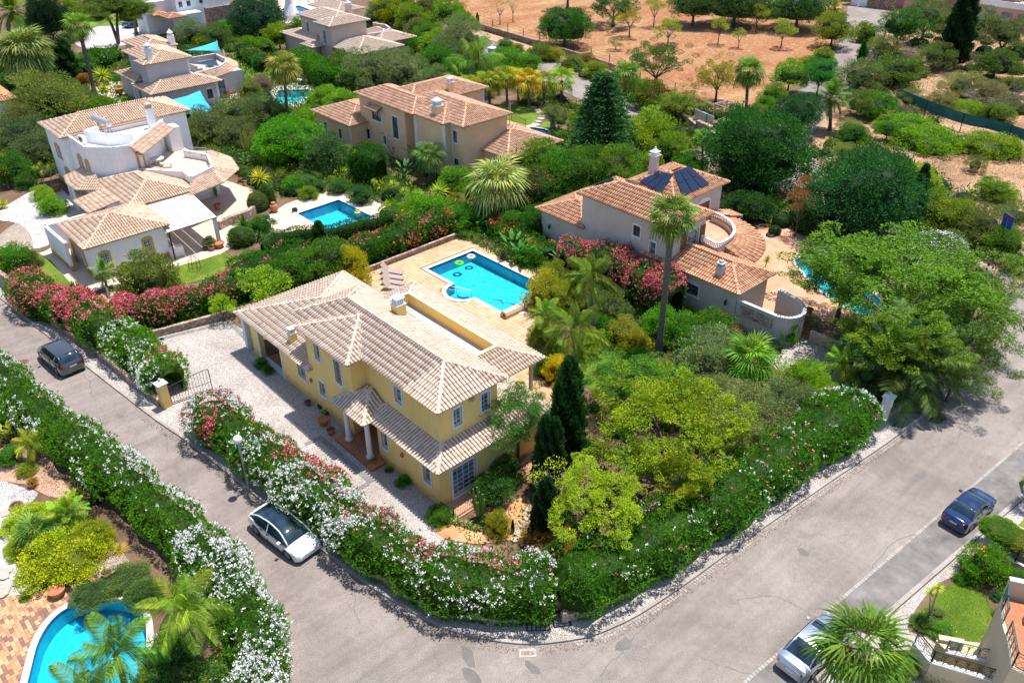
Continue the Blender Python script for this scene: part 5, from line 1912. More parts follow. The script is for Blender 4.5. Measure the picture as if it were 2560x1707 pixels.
parapet(Kz,[(-26.2,145.9),(-5,145.9)],6.0,6.9,0.25,'plaster_pink')
mb=MB()
for i in range(7):
 mb.box(-29.0+i*2.6,141.35,0.4,-27.4+i*2.6,141.48,2.6)
part('window',mb,'glass',Kz)
mb=MB()
for i in range(14):
 mb.box(-26+i*1.1,143.5+i*0.1,3.6+i*.22,-24.9+i*1.1,145.5,3.85+i*.22)
part('outside_stair',mb,'white',Kz)
ironwork(Kz,[(-30.2,141.5,3.7),(-9.8,141.5,3.7)],h=1.0,mat='terracotta',step=0.5,name='railing',wl=0.06)
mb=MB()
mb.prism([Q(4,1880,250),Q(4,2000,200),Q(4,2100,220),Q(4,1950,300)],0,0.5)
part('terrace_slab',mb,'white',Kz)
t=thing('construction_mast','orange lattice mast standing beside the far cypress','mast',(*Q(4,1900,200),0))
mx,my=Q(4,1900,200)
mb=MB()
for dx,dy in ((0,0),(1,0),(1,1),(0,1)):
 mb.tube([(mx+dx,my+dy,0),(mx+dx,my+dy,14)],0.09,4)
for i in range(10):
 mb.tube([(mx,my,i*1.4),(mx+1,my,i*1.4+1.4)],0.05,4)
 mb.tube([(mx+1,my,i*1.4),(mx+1,my+1,i*1.4+1.4)],0.05,4)
part('lattice',mb,'terracotta',t)
# sand coloured house, bottom right
Sz=thing('corner_house','sand coloured house with green iron balconies at the bottom right corner','house',(23.5,12,0))
P3=lambda x,y,z:(*at(2200+x*0.2723,1280+y*0.2723,z),z)
sp_=[(23.42,12.55),(23.8,11.2),(24.42,10.25),(25.1,8.95),(31,9.5),(31,15.5),(24.1,12.9)]
mb=MB()
mb.prism(sp_,0,3.35)
part('wall',mb,'plaster_sand',Sz)
mb=MB()
mb.prism([(23.6,12.4),(23.95,11.25),(24.55,10.35),(25.2,9.1),(30.8,9.6),(30.8,15),(24.2,12.7)],3.35,3.38)
part('balcony_floor',mb,'terracotta',Sz)
parapet(Sz,[(23.5,12.55),(24.2,12.95),(30.5,15.4)],3.35,4.3,0.2,'plaster_sand',cap='coping')
ironwork(Sz,[(23.5,12.3,3.38),(23.72,11.6,3.38),(24.0,11.05,3.38)],h=0.8,mat='iron_green',motif=True,name='balcony_railing')
ironwork(Sz,[(24.35,10.45,3.38),(25.1,9.05,3.38),(27.5,9.3,3.38)],h=0.8,mat='iron_green',motif=True,name='balcony_railing')
t=thing('air_conditioner','white air conditioning unit on the sand house balcony','air conditioner',(25.0,11.9,3.38))
mb=MB()
mb.obox((25.0,11.9,3.72),(0.5,0.2,0.32),0.35)
part('case',mb,'white',t,bevel=0.02)
mb=MB()
for r_ in (0.24,0.17,0.1,0.04):
 cc_=Vector((25.07,11.69,3.72))
 mb.tube([cc_+Vector((math.cos(a)*r_,math.cos(a)*r_*.36,math.sin(a)*r_)) for a in [i*math.pi/8 for i in range(17)]],0.014,4,cap=False)
part('fan_grille',mb,'black',t)
sw_=thing('stair_wall','sand coloured stair wall with patterned iron railings below the corner house','wall',(23,10.5,0))
a_,b_,c__=P3(320,1190,1.2),P3(470,1370,1.2),P3(1100,1560,1.2)
def wallrun(parent,P,z0,th,mat,capm,name='wall_body'):
 mb,mc=MB(),MB()
 for a,b in zip(P,P[1:]):
  an=math.atan2(b[1]-a[1],b[0]-a[0])
  L=math.hypot(b[0]-a[0],b[1]-a[1])
  c=((a[0]+b[0])/2,(a[1]+b[1])/2)
  z=(a[2]+b[2])/2
  mb.obox((c[0],c[1],(z0+z)/2),(L/2+.02,th/2,(z-z0)/2),an)
  mc.obox((c[0],c[1],z+0.02),(L/2+.04,th/2+0.03,0.025),an)
 o=part(name,mb,mat,parent)
 part('wall_top',mc,capm,o)
wallrun(sw_,[a_,b_,c__],-0.2,0.16,'plaster_sand','white')
ironwork(sw_,[(a_[0],a_[1],1.25),(b_[0],b_[1],1.25),(c__[0],c__[1],1.25)],h=0.62,mat='iron',motif=True,name='railing')
d_,e_=P3(600,1275,1.0),P3(1175,1405,1.0)
wallrun(sw_,[d_,e_],-0.2,0.16,'plaster_cream','white','inner_wall')
ironwork(sw_,[(d_[0],d_[1],1.05),(e_[0],e_[1],1.05)],h=0.66,mat='iron_green',motif=True,name='railing')
f_,g_=P3(550,1150,1.4),P3(765,1190,1.4)
wallrun(sw_,[f_,g_],-0.2,0.2,'plaster_sand','plaster_cream','meter_wall')
wallrun(sw_,[f_,d_],-0.2,0.2,'plaster_sand','plaster_cream','meter_wall')
mb=MB()
mb.prism([P3(480,1300,0.4)[:2],P3(550,1150,0.4)[:2],P3(920,1190,0.4)[:2],P3(1180,1400,0.4)[:2],P3(1120,1560,.4)[:2]],0.0,0.35)
part('stair_landing',mb,'plaster_cream',sw_)
rl=thing('garden_railing','short patterned iron railing by the orange flowered bush','railing',(*P3(1140,400,.5)[:2],0))
pp_=[P3(1140,410,.5),P3(1240,450,.5),P3(1330,500,.5)]
wallrun(rl,pp_,-.1,.12,'plaster_sand','white')
ironwork(rl,[(p[0],p[1],.55) for p in pp_],h=0.6,mat='iron',motif=True,name='bars')
# pools
T1=pool(pool_main,'blue rectangular pool with rounded step bay behind the yellow villa',0.95)
pool(pool_white,'rectangular pool on the cream patio of the white villa',1.0)
pool(pool_kid,'kidney shaped pool under palm fronds at the bottom left corner',0.9,0.30)
pool(pool_grey,'turquoise pool half hidden under the broad tree by the grey villa',0.9,0.25)
pool(pool_lilac,'small angular pool beside the slim palm of the lilac villa',0.9,0.28)
pool(pool_peach,'narrow curved pool beside the peach villa lawn',0.8,0.2)
pool(pool_top,'far pool with white surround at the top edge',0.9,0.3)
mb=MB()
for i in range(4):
 r_=1.25-0.24*i
 mb.prism([(-17.8+r_*math.cos(a),16.42+r_*math.sin(a)) for a in [math.pi+math.pi*k/14 for k in range(15)]],-0.95,-0.25-0.17*(3-i)*0-0.17*(3-i))
part('pool_step',mb,'basin',T1)
mb=MB()
for (x0,y0,x1,y1) in ((-18.75,15.05,-16.6,15.95),):
 mb.tube([(-19.0,15.0,0.0),(-19.0,15.02,0.62),(-17.9,15.75,0.55),(-16.9,16.4,0.42),(-16.9,16.4,-0.5)],0.024,6)
 mb.tube([(-19.0,15.02,0.3),(-17.9,15.75,0.25),(-16.9,16.4,0.15)],0.018,6)
 mb.tube([(-17.9,15.75,0.55),(-17.9,15.75,-0.4)],0.02,6)
part('handrail',mb,'steel',T1)
mb=MB()
for (ox,oy,s) in ((-16.7,18.2,1.0),(-15.5,18.6,0.9)):
 pts=[(0,0),(0.25,0.22),(0.55,0.34),(0.9,0.36),(1.2,0.25),(1.42,0.05),(1.5,-0.2)]
 W=[0.015,0.05,0.09,0.1,0.075,0.04,0.06]
 for i in range(len(pts)-1):
  (x0,y0),(x1,y1)=pts[i],pts[i+1]
  mb.poly([(ox+x0*s,oy+(y0-W[i])*s,-0.944),(ox+x1*s,oy+(y1-W[i+1])*s,-0.944),(ox+x1*s,oy+(y1+W[i+1])*s,-0.944),(ox+x0*s,oy+(y0+W[i])*s,-0.944)])
 mb.poly([(ox+.6*s,oy+.42*s,-.944),(ox+.85*s,oy+.42*s,-.944),(ox+.62*s,oy+.62*s,-.944)])
part('floor_mosaic',mb,'azulejo',T1)
t=thing('pool_cover_roller','sand coloured roller box for the pool cover at the end of the main pool','pool cover',(-12.9,17.7,0))
mb=MB()
pr=[(-12.95,0.03),(-12.25,0.03),(-12.25,0.30),(-12.38,0.50),(-12.6,0.56),(-12.82,0.5),(-12.95,0.3)]
k0=len(mb.v)
n=len(pr)
mb.v+=[(x,15.9,z) for x,z in pr]+[(x,20.2,z) for x,z in pr]
mb.r+=[.5]*(2*n)
for i in range(n):
 mb.f.append((i,i+n,(i+1)%n+n,(i+1)%n))
mb.f.append(tuple(range(n)))
mb.f.append(tuple(range(2*n-1,n-1,-1)))
part('roller_box',mb,'plaster_sand',t)
mb=MB()
mb.box(-12.6,15.86,0.2,-12.45,15.9,0.35)
part('end_bracket',mb,'iron',t)
for (x,y,mats_,r0,r1,lab) in ((-21.75,19.15,'ring_green',0.29,0.115,'green swim ring floating in the main pool'),(-22.0,20.65,'ring_white',0.27,0.11,'yellow and white swim ring floating in the main pool corner')):
 t=thing('swim_ring',lab,'swim ring',(x,y,-0.05),'swim rings floating in the main pool')
 mb=MB()
 mb.torus((x,y,0.0),r0,r1,28,12)
 part('tube',mb,mats_,t,smooth=True)
 if mats_=='ring_white':
  for (mt,off) in (('ring_yellow',0.0),('ring_teal',0.5)):
   mb=MB()
   for q in range(8):
    a0=2*math.pi*(q+off)/8
    pts=[(x+r0*math.cos(a0+i*.06),y+r0*math.sin(a0+i*.06),0.0) for i in range(-2,3)]
    mb.tube(pts,[r1*.6,r1*1.02,r1*1.03,r1*1.02,r1*.6],12,cap=False)
   part('coloured_stripe',mb,mt,t,smooth=True)
rx,ry=Q(6,918,372,0)
t=thing('inflatable_duck','small yellow inflatable floating in the pool of the white villa','inflatable',(rx,ry,-0.05))
mb=MB()
mb.torus((rx,ry,-0.03),0.2,0.09,20,8)
part('body',mb,'ring_yellow',t,smooth=True)
mb=MB()
mb.lathe((rx-.16,ry,0.0),[(0.03,0),(0.08,.06),(0.09,.12),(0.07,.2),(0.02,.24)],10)
part('head',mb,'ring_yellow',t,smooth=True)
for (n_,a,b,lab) in ((6,395,370,'dark hose reel by the corner of the white villa pool'),):
 x,y=Q(n_,a,b)
 t=thing('hose_reel',lab,'hose reel',(x,y,0))
 mb=MB()
 mb.torus((x,y,0.2),0.2,0.09,16,6)
 mb.torus((x,y,0.32),0.2,0.06,16,6)
 part('hose',mb,'rubber',t)
t=thing('white_mat','white square mat lying on the pool terrace beside the roller box','mat',(*Q(7,205,1212),.05))
mb=MB()
c=Q(7,205,1212,.05)
mb.obox((c[0],c[1],0.055),(0.3,0.22,0.01),0.3)
part('mat',mb,'white',t)
for i,lab in enumerate(['lounger nearest the hedge in the row of four taupe sun loungers','second taupe sun lounger from the hedge on the pool terrace','third taupe sun lounger from the hedge on the pool terrace','taupe sun lounger nearest the villa roof in the row of four']):
 bx_,by_=-23.5+i*0.72,13.6-i*0.46
 bx_,by_=-23.9+i*0.78,13.95-i*0.50
 if i==0:
  L0=thing('sun_lounger',lab,'sun lounger',(bx_,by_,0),'sun loungers lined up on the pool terrace',math.radians(28))
  loc=(0,0,0)
  def lp(nm,mb,mt):
   me=mb.mesh(nm)
   me.materials.append(MATS[mt])
   o=bpy.data.objects.new(nm,me)
   COL.objects.link(o)
   o.parent=L0
   return o
  mb=MB()
  mb.box(-0.45,-0.28,0.30,0.85,0.28,0.335)
  lp('seat',mb,'fabric_taupe')
  mb=MB()
  mb.obox((-0.72,0,0.58),(0.36,0.28,0.018),mat=Matrix.Rotation(math.radians(48),3,'Y'))
  lp('backrest',mb,'fabric_taupe')
  mb=MB()
  for s in (-1,1):
   mb.tube([(-0.5,s*.29,0.31),(0.88,s*.29,0.31)],0.02,5)
   mb.tube([(-0.46,s*.29,0.31),(-0.98,s*.29,0.86)],0.02,5)
   mb.tube([(-0.85,s*.29,0.66),(-0.55,s*.29,0.1)],0.015,5)
  lp('frame',mb,'steel')
  for s,x in ((-1,-.4),(1,-.4),(-1,.75),(1,.75)):
   mb=MB()
   mb.tube([(x,s*.29,0),(x,s*.29,0.31)],0.018,5)
   lp('leg',mb,'steel')
 else:
  r_=L0.copy()
  COL.objects.link(r_)
  r_.location=(bx_,by_,0)
  r_['label']=lab
  for ch_ in L0.children:
   c_=ch_.copy()
   COL.objects.link(c_)
   c_.parent=r_
# low street walls of the yellow villa
def stonewall(name,label,P,h,th=0.28,mat='stone_wall',cap=None):
 t=thing(name,label,'wall',(P[0][0],P[0][1],0))
 mb=MB()
 P2=offset(P,th)
 for i in range(len(P)-1):
  a,b,c_,d_=P[i],P[i+1],P2[i+1],P2[i]
  q=lambda p,z:(p[0],p[1],z)
  mb.poly([q(a,-.05),q(b,-.05),q(b,h),q(a,h)])
  mb.poly([q(c_,-.05),q(d_,-.05),q(d_,h),q(c_,h)])
  mb.poly([q(a,h),q(b,h),q(c_,h),q(d_,h)])
 mb.poly([q(P[0],h),q(P2[0],h),q(P2[0],-.05),q(P[0],-.05)])
 mb.poly([q(P[-1],-.05),q(P2[-1],-.05),q(P2[-1],h),q(P[-1],h)])
 part('masonry',mb,mat,t)
 return t
stonewall('street_wall','low stone wall curving along the pavement under the pink and white hedge',wallA_s,0.55)
stonewall('street_wall','low stone wall under the green hedge along the wide street',wallB_s,0.5)
stonewall('recess_wall','short stone wall behind the meter recess at the street corner',[(8.4,-2.1),(7.95,-1.45),(9.25,0.0),(9.75,-0.55)],0.6)
wallC=[(-34.5,-9.25),(-31,-8.75),(-28.2,-8.3),(-24,-7.95),(-19.4,-7.45)]
stonewall('street_wall','low stone wall beside the parked grey hatchback',spline(wallC,3),0.5)
wallD=[(-36.0,-8.4),(-34.5,-9.3)]
stonewall('end_wall','stone wall end at the left of the pink hedge by the lamp post',[(-45,-10.2),(-41.0,-9.7),(-39.3,-9.2),(-38.6,-7.4)],1.15,0.3)
stonewall('drive_wall','stone retaining wall behind the gravel drive of the yellow villa',[(-27.7,-4.7),(-27.1,-1.6),(-26.5,1.6),(-25.6,7.6)],0.55)
stonewall('terrace_wall','low stone kerb wall between pool terrace and flowering hedge',[(-25.45,7.0),(-25.55,12.5),(-25.65,22.0)],0.42,0.22)
stonewall('street_wall','low stone wall running from the white gate pillar under the date palm',[(12.7,25.0),(12.95,28),(13.05,32.2),(13.0,36),(12.7,40)],0.55)
stonewall('far_lane_wall','long stone wall with wire fence above the lane by the red field',[at(1135,52),at(1219,80),at(1360,122),at(1450,150),at(1530,176),at(1580,200)],0.9,0.3,'stone_rubble')
stonewall('field_wall','stone wall between dry field corner and stone gateway',[at(1695,300),at(1740,325),at(1790,352),at(1835,385)],1.0,0.35,'stone_rubble')
stonewall('scrub_wall','brown rubble wall along the verge by the blue sign',[at(2330,560),at(2420,608),at(2500,640),at(2560,672),at(2640,720)],1.0,0.35,'stone_rubble')
stonewall('garden_retaining_wall','curved stone retaining wall round the clipped bushes of the white villa',spline([Q(5,1860,520),Q(5,1960,470),Q(5,2100,420),Q(5,2190,350),Q(5,2240,300),Q(5,2290,210)],3),0.75,0.4,'stone_wall')
stonewall('raised_bed_wall','short stone raised bed wall at the edge of the pool terrace',spline([Q(11,330,130),Q(11,410,160),Q(11,510,85)],3),0.4,0.3,'stone_rubble')
stonewall('raised_bed_wall','small stone wall behind the palms near the tall palm trunk',[Q(11,790,20),Q(11,860,60),Q(11,880,40)],0.4,0.3,'stone_rubble')
stonewall('planter_wall','sand coloured planter wall beside the brick steps of the grey villa',[Q(8,540,1450,0),Q(8,820,1570,0),(7.6,30.3)],0.8,0.3,'plaster_sand')
t=thing('brick_steps','terracotta steps climbing beside the planter wall of the grey villa','steps',(4.2,30.4,0))
for i in range(5):
 mb=MB()
 a,b=Q(8,470,1410,0),Q(8,545,1435,0)
 dx,dy=0.32*i*-0.55,0.32*i*0.9
 mb.prism([(a[0]+dx,a[1]+dy),(b[0]+dx,b[1]+dy),(b[0]+dx-.18,b[1]+dy+.3),(a[0]+dx-.18,a[1]+dy+.3)],0,0.12*(i+1))
 part('step',mb,'terracotta',t)
def gatepillar(label,x,y,w,h,mat,rot=0,capmat='trim_blue_white',ball=True):
 t=thing('gate_pillar',label,'gate pillar',(x,y,0))
 mb=MB()
 mb.obox((x,y,h/2),(w/2,w/2,h/2),rot)
 part('shaft',mb,mat,t)
 mb=MB()
 mb.obox((x,y,h+0.03),(w*.66,w*.66,0.035),rot)
 k=len(mb.v)
 M_=Matrix.Rotation(rot,3,'Z')
 c=[M_@Vector((sx*w*.62,sy*w*.62,0)) for sx,sy in ((-1,-1),(1,-1),(1,1),(-1,1))]
 for i in range(4):
  a,b=c[i],c[(i+1)%4]
  mb.poly([(x+a.x,y+a.y,h+.066),(x+b.x,y+b.y,h+.066),(x,y,h+.26)])
 part('cap',mb,capmat,t)
 if ball:
  mb=MB()
  mb.lathe((x,y,h+0.22),[(0.02,0),(0.07,.05),(0.09,.1),(0.07,.16),(0.01,.2)],10)
  part('ball_finial',mb,capmat,t,smooth=True)
 return t
p1_=gatepillar('yellow gate pillar with white cap beside the open iron gate',-19.15,-7.1,0.52,1.75,'plaster_yellow',0.1)
mb=MB()
mb.box(-19.34,-7.385,0.95,-19.1,-7.36,1.2)
part('letter_box',mb,'steel',p1_)
gatepillar('yellow gate pillar half buried in the pink and white hedge',-15.35,-6.75,0.5,1.65,'plaster_yellow',0.1)
p3_=gatepillar('white gate pillar with blue shaded cap on the wide street',12.45,24.95,0.52,1.75,'white',0.1)
mb=MB()
mb.box(12.72,24.8,0.9,12.735,25.1,1.0)
part('house_number_plate',mb,'pole_grey',p3_)
gt=thing('iron_gate','open black iron gate leaf at the yellow villa drive','gate',(-19.0,-6.8,0))
mb=MB()
ga,gb=Vector((-19.1,-6.75,0.06)),Vector((-18.8,-4.15,0.06))
hh=lambda u:1.25+0.35*math.sin(u*math.pi/2)
mb.tube([ga,ga+Vector((0,0,hh(0)))],0.03,5)
mb.tube([gb,gb+Vector((0,0,hh(1)))],0.03,5)
mb.tube([ga+Vector((0,0,.05)),gb+Vector((0,0,.05))],0.025,5)
mb.tube([ga+Vector((0,0,.6)),gb+Vector((0,0,.6))],0.018,5)
mb.tube([ga.lerp(gb,i/8)+Vector((0,0,hh(i/8))) for i in range(9)],0.025,5)
part('gate_frame',mb,'iron',gt)
for i in range(1,14):
 mb=MB()
 p=ga.lerp(gb,i/14)
 mb.tube([p,p+Vector((0,0,hh(i/14)))],0.012,4)
 part('bar',mb,'iron',gt)
gt2=thing('iron_gate','grey iron gate beside the white pillar on the wide street','gate',(11.8,25.2,0))
mb=MB()
ga,gb=Vector((12.2,25.25,0.05)),Vector((10.9,26.9,0.05))
hh=lambda u:1.5-0.3*u
mb.tube([ga.lerp(gb,i/8)+Vector((0,0,hh(i/8))) for i in range(9)],0.025,5)
mb.tube([ga,gb],0.025,5)
part('gate_frame',mb,'steel',gt2)
for i in range(0,15):
 mb=MB()
 p=ga.lerp(gb,i/14)
 mb.tube([p,p+Vector((0,0,hh(i/14)+.08))],0.014,4)
 part('bar',mb,'iron',gt2)
def lamp(label,x,y,h):
 t=thing('street_lamp',label,'street lamp',(x,y,0))
 mb=MB()
 mb.tube([(x,y,0),(x,y,0.5),(x,y,h-0.28)],[0.085,0.07,0.05],10)
 part('post',mb,'pole_grey',t)
 mb=MB()
 mb.lathe((x,y,h-0.3),[(0.06,0),(0.1,.04),(0.09,.1)],10)
 part('collar',mb,'pole_grey',t)
 mb=MB()
 mb.lathe((x,y,h-0.24),[(0.02,0)]+[(0.245*math.sin(a),0.245-0.245*math.cos(a)) for a in [i*math.pi/12 for i in range(1,12)]]+[(0.01,0.49)],20)
 part('globe',mb,'lamp_globe',t,smooth=True)
lamp('globe street lamp on grey post by the parked white car',-8.45,-6.95,3.6)
lx,ly=Q(5,75,1130)
lamp('street lamp post cut off at the left edge of the pavement',lx,ly,3.4)
lx,ly=Q(2,1065,160)
lamp('distant globe lamp beside the lane at the top of the frame',lx,ly,3.4)
t=thing('meter_hatch','eight panel stone paved hatch cover in the street corner pavement','hatch cover',(*Q(15,350,1075),0))
mb=MB()
c0,c1,c2,c3=[Vector((*Q(15,a,b),0.016)) for a,b in ((262,1030),(262,1130),(452,1122),(440,1015))]
nu,nv=5,2
for i in range(nu+1):
 mb.tube([c0.lerp(c3,i/nu),c1.lerp(c2,i/nu)],0.028,4)
for j in range(nv+1):
 mb.tube([c0.lerp(c1,j/nv),c3.lerp(c2,j/nv)],0.028,4)
part('frame',mb,'black',t)
for i in range(nu):
 for j in range(nv):
  q=lambda u,v:tuple(c0.lerp(c3,u).lerp(c1.lerp(c2,u),v)+Vector((0,0,.003)))
  mb=MB()
  mb.poly([q(i/nu+.02,j/nv+.04),q(i/nu+.02,(j+1)/nv-.04),q((i+1)/nu-.02,(j+1)/nv-.04),q((i+1)/nu-.02,j/nv+.04)])
  part('cover_panel',mb,'cobble',t)
t=thing('meter_hatch','square hatch cover filled with cobbles right of the eight panel hatch','hatch cover',(*Q(15,550,1040),0))
mb=MB()
cs=[Vector((*Q(15,a,b),0.02)) for a,b in ((472,1008),(490,1100),(632,1082),(600,988))]
for a,b in zip(cs,cs[1:]+cs[:1]):
 mb.tube([a,b],0.04,4)
part('frame',mb,'black',t)
mb=MB()
mb.poly([tuple(c) for c in cs])
part('cover_panel',mb,'cobble_grey',t)
t=thing('meter_post','pale green meter post standing in the wall recess','post',(*Q(15,335,1000),0))
mb=MB()
x,y=Q(15,335,1000)
mb.box(x-.12,y-.06,0,x+.12,y+.1,1.0)
part('cabinet',mb,'iron_green',t)
t=thing('street_drain','rusty street drain grating by the kerb below the hatch covers','drain',(9.85,-2.9,0))
mb=MB()
cs=[Vector((*Q(15,a,b),0.006)) for a,b in ((195,1280),(195,1350),(340,1345),(335,1272))]
mb.poly([tuple(c) for c in cs])
part('surround',mb,'concrete',t)
cs=[Vector((*Q(15,a,b),0.012)) for a,b in ((210,1300),(210,1336),(315,1332),(313,1296))]
for i in range(9):
 mb=MB()
 u0,u1=i/9+.02,(i+1)/9-.03
 q=lambda u,v:tuple(cs[0].lerp(cs[3],u).lerp(cs[1].lerp(cs[2],u),v)+Vector((0,0,0.008)))
 mb.poly([q(u0,0),q(u0,1),q(u1,1),q(u1,0)])
 part('grate_bar',mb,'wood',t)
mx_,my_=Q(9,195,252)
t=thing('manhole_cover','brown round manhole cover in the left street','manhole cover',(mx_,my_,0))
mb=MB()
mb.lathe((mx_,my_,0.002),[(0.36,0),(0.36,0.012),(0.30,0.012),(0.30,0.006)],24)
part('rim',mb,'wood',t)
mb=MB()
for r_ in (0.25,0.18,0.1):
 mb.torus((mx_,my_,0.012),r_,0.015,20,4)
part('tread_ring',mb,'wood',t)
mb=MB()
pa=[Q(14,1790,1250),Q(14,1880,1280),Q(14,1910,1430),Q(14,1850,1430),Q(14,1800,1350)]
mb.poly([(p[0],p[1],0.004) for p in pa][::-1])
o=part('road_patch',mb,'asphalt_patch')
o['kind']='structure'
rp=random.Random(5)
for (px_,py_,a_,b_) in ((1330,1668,.5,.22),(1560,1610,.35,.5),(2010,1380,.4,.25),(700,1240,.18,.14),(560,1180,.3,.12),(300,1040,.45,.2),(2300,1190,.3,.6),(1180,1690,.7,.3)):
 cx_,cy_=at(px_,py_)
 n_=11
 mb=MB()
 mb.poly([(cx_+a_*rp.uniform(.6,1.1)*math.cos(2*math.pi*i/n_),cy_+b_*rp.uniform(.6,1.1)*math.sin(2*math.pi*i/n_),0.0035) for i in range(n_)])
 part('road_patch',mb,'asphalt_patch')['kind']='structure'
mb=MB()
for (px_,py_,ang,n_) in ((1500,1690,70,22),(1840,1500,60,26),(2330,1120,85,26),(900,1560,150,18),(420,1130,175,16),(2180,1420,80,22),(620,1400,120,14),(1750,1640,20,10),(240,1000,178,14)):
 x,y=at(px_,py_)
 a=math.radians(ang)
 w=.022
 for i in range(n_):
  a+=rp.uniform(-.45,.45)
  x2,y2=x+.26*math.cos(a),y+.26*math.sin(a)
  nx,ny=-math.sin(a)*w,math.cos(a)*w
  mb.poly([(x-nx,y-ny,.003),(x2-nx,y2-ny,.003),(x2+nx,y2+ny,.003),(x+nx,y+ny,.003)])
  x,y=x2,y2
  a+=(math.radians(ang)-a)*.25
o=part('road_cracks',mb,'asphalt_patch')
o['kind']='structure'
sx_,sy_=Q(8,2110,750)
t=thing('parking_sign','blue square sign with red symbol on a thin post at the right edge','sign',(sx_,sy_,0))
mb=MB()
mb.tube([(sx_,sy_,0),(sx_,sy_,3.6)],0.045,6)
part('post',mb,'steel',t)
sr=math.radians(-35)
mb=MB()
mb.obox((sx_,sy_,3.3),(0.62,0.03,0.55),sr)
part('panel',mb,'sign_blue',t)
mb=MB()
mb.obox((sx_-0.035*math.sin(-sr),sy_-0.035*math.cos(sr),3.68),(0.3,0.01,0.13),sr)
part('symbol',mb,'sign_red',t)
bx_,by_=Q(2,1135,130)
t=thing('wheelie_bin','dark wheelie bin with green lid near the distant lamp','bin',(bx_,by_,0))
mb=MB()
mb.prism([(bx_-.5,by_-.5),(bx_+.5,by_-.5),(bx_+.5,by_+.5),(bx_-.5,by_+.5)],0,1.3)
part('body',mb,'black',t)
mb=MB()
mb.box(bx_-.56,by_-.56,1.3,bx_+.56,by_+.56,1.45)
part('lid',mb,'iron_green',t)
def wirefence(label,P,h,step,net=None,name='wire_fence'):
 t=thing(name,label,'fence',(P[0][0],P[0][1],0))
 for p in resample(P,step):
  mb=MB()
  mb.tube([(p[0],p[1],0),(p[0],p[1],h)],0.06,5)
  part('post',mb,'iron',t)
 mb=MB()
 for k in range(4):
  z=h*(0.3+0.23*k)
  mb.tube([(p[0],p[1],z) for p in P],0.014,3,cap=False)
 part('wire',mb,'iron',t)
 if net:
  mb=MB()
  for a,b in zip(P,P[1:]):
   mb.poly([(a[0],a[1],net[0]),(b[0],b[1],net[0]),(b[0],b[1],net[1]),(a[0],a[1],net[1])])
  part('shade_net',mb,'shade_net',t)
wirefence('wire fence on the lane wall along the red field',[at(1135,48),at(1219,76),at(1360,118),at(1450,146),at(1530,172),at(1640,225),at(1760,280)],2.0,4.2)
wirefence('low wire fence on the field corner wall',[at(1700,298),at(1760,330),at(1820,365),at(1860,380)],2.0,3.4)
wirefence('green netting fence along the right side of the lane',resample([at(2210,98),at(2195,150),at(2160,200),at(2120,250),at(2100,270)],4),2.2,5,(0.2,2.2),'netting_fence')
wirefence('green netting fence crossing the dry scrub on the right',resample([at(2235,262),at(2310,295),at(2400,330),at(2480,345),at(2560,375),at(2640,400)],2),2.1,5.5,(0.9,2.1),'netting_fence')
t=thing('stone_gateway','stone arched gateway with white gate leaves beyond the dark conifer','gateway',(*Q(3,1750,1150),0))
gpts=[Q(3,1520,1000),Q(3,1600,1060),Q(3,1680,1130),Q(3,1740,1160),Q(3,1800,1190),Q(3,1870,1240)]
mb=MB()
hs=[1.2,1.0,1.4,2.0,1.5,1.1]
for i in range(len(gpts)-1):
 a,b=gpts[i],gpts[i+1]
 an=math.atan2(b[1]-a[1],b[0]-a[0])
 mb.obox(((a[0]+b[0])/2,(a[1]+b[1])/2,(hs[i]+hs[i+1])/4),(math.hypot(b[0]-a[0],b[1]-a[1])/2,.25,(hs[i]+hs[i+1])/4),an)
part('wall_body',mb,'stone_wall',t)
mb=MB()
gx,gy=Q(3,1885,1225)
mb.prism([(gx-.5,gy-.5),(gx+.5,gy-.5),(gx+.5,gy+.5),(gx-.5,gy+.5)],0,3.0)
part('pillar',mb,'stone_wall',t)
for k in range(2):
 mb=MB()
 a,b=Q(3,1670+60*k,1090+25*k),Q(3,1730+60*k,1120+25*k)
 mb.obox(((a[0]+b[0])/2,(a[1]+b[1])/2,1.5),(1.1,.05,.9),math.atan2(b[1]-a[1],b[0]-a[0]))
 part('gate_leaf',mb,'steel',t)
t=thing('pergola_frame','white metal pergola frame standing at the lane bend','pergola',(*Q(3,1900,1060),0))
cs=[Q(3,1815,1040),Q(3,1920,1010),Q(3,2050,1050),Q(3,1960,1090)]
mb=MB()
for i,c_ in enumerate(cs):
 mb.tube([(c_[0],c_[1],0),(c_[0],c_[1],2.4)],0.07,5)
 n_=cs[(i+1)%4]
 mb.tube([(c_[0],c_[1],2.4),(n_[0],n_[1],2.4)],0.06,5)
part('frame',mb,'steel',t)
t=thing('far_gate','white double gate in a brown wall at the top of the lane','gate',(*Q(4,960,45),0))
a,b=Q(4,890,45),Q(4,1030,62)
an=math.atan2(b[1]-a[1],b[0]-a[0])
for k in (0.25,0.75):
 mb=MB()
 mb.obox((a[0]+(b[0]-a[0])*k,a[1]+(b[1]-a[1])*k,1.5),(math.hypot(b[0]-a[0],b[1]-a[1])/4-.05,.08,1.5),an)
 part('gate_leaf',mb,'white',t)
for (u,v) in ((-0.9,0.0),(1.0,2.6)):
 mb=MB()
 mb.obox((a[0]+(b[0]-a[0])*(u+v)/2,a[1]+(b[1]-a[1])*(u+v)/2,1.3),(math.hypot(b[0]-a[0],b[1]-a[1])*(v-u)/2,.25,1.3),an)
 part('side_wall',mb,'stone_rubble',t)
gatepillar('white gate pillar beside the lane above the yellow palms',*Q(2,2050,545),0.9,2.4,'white',0.3)
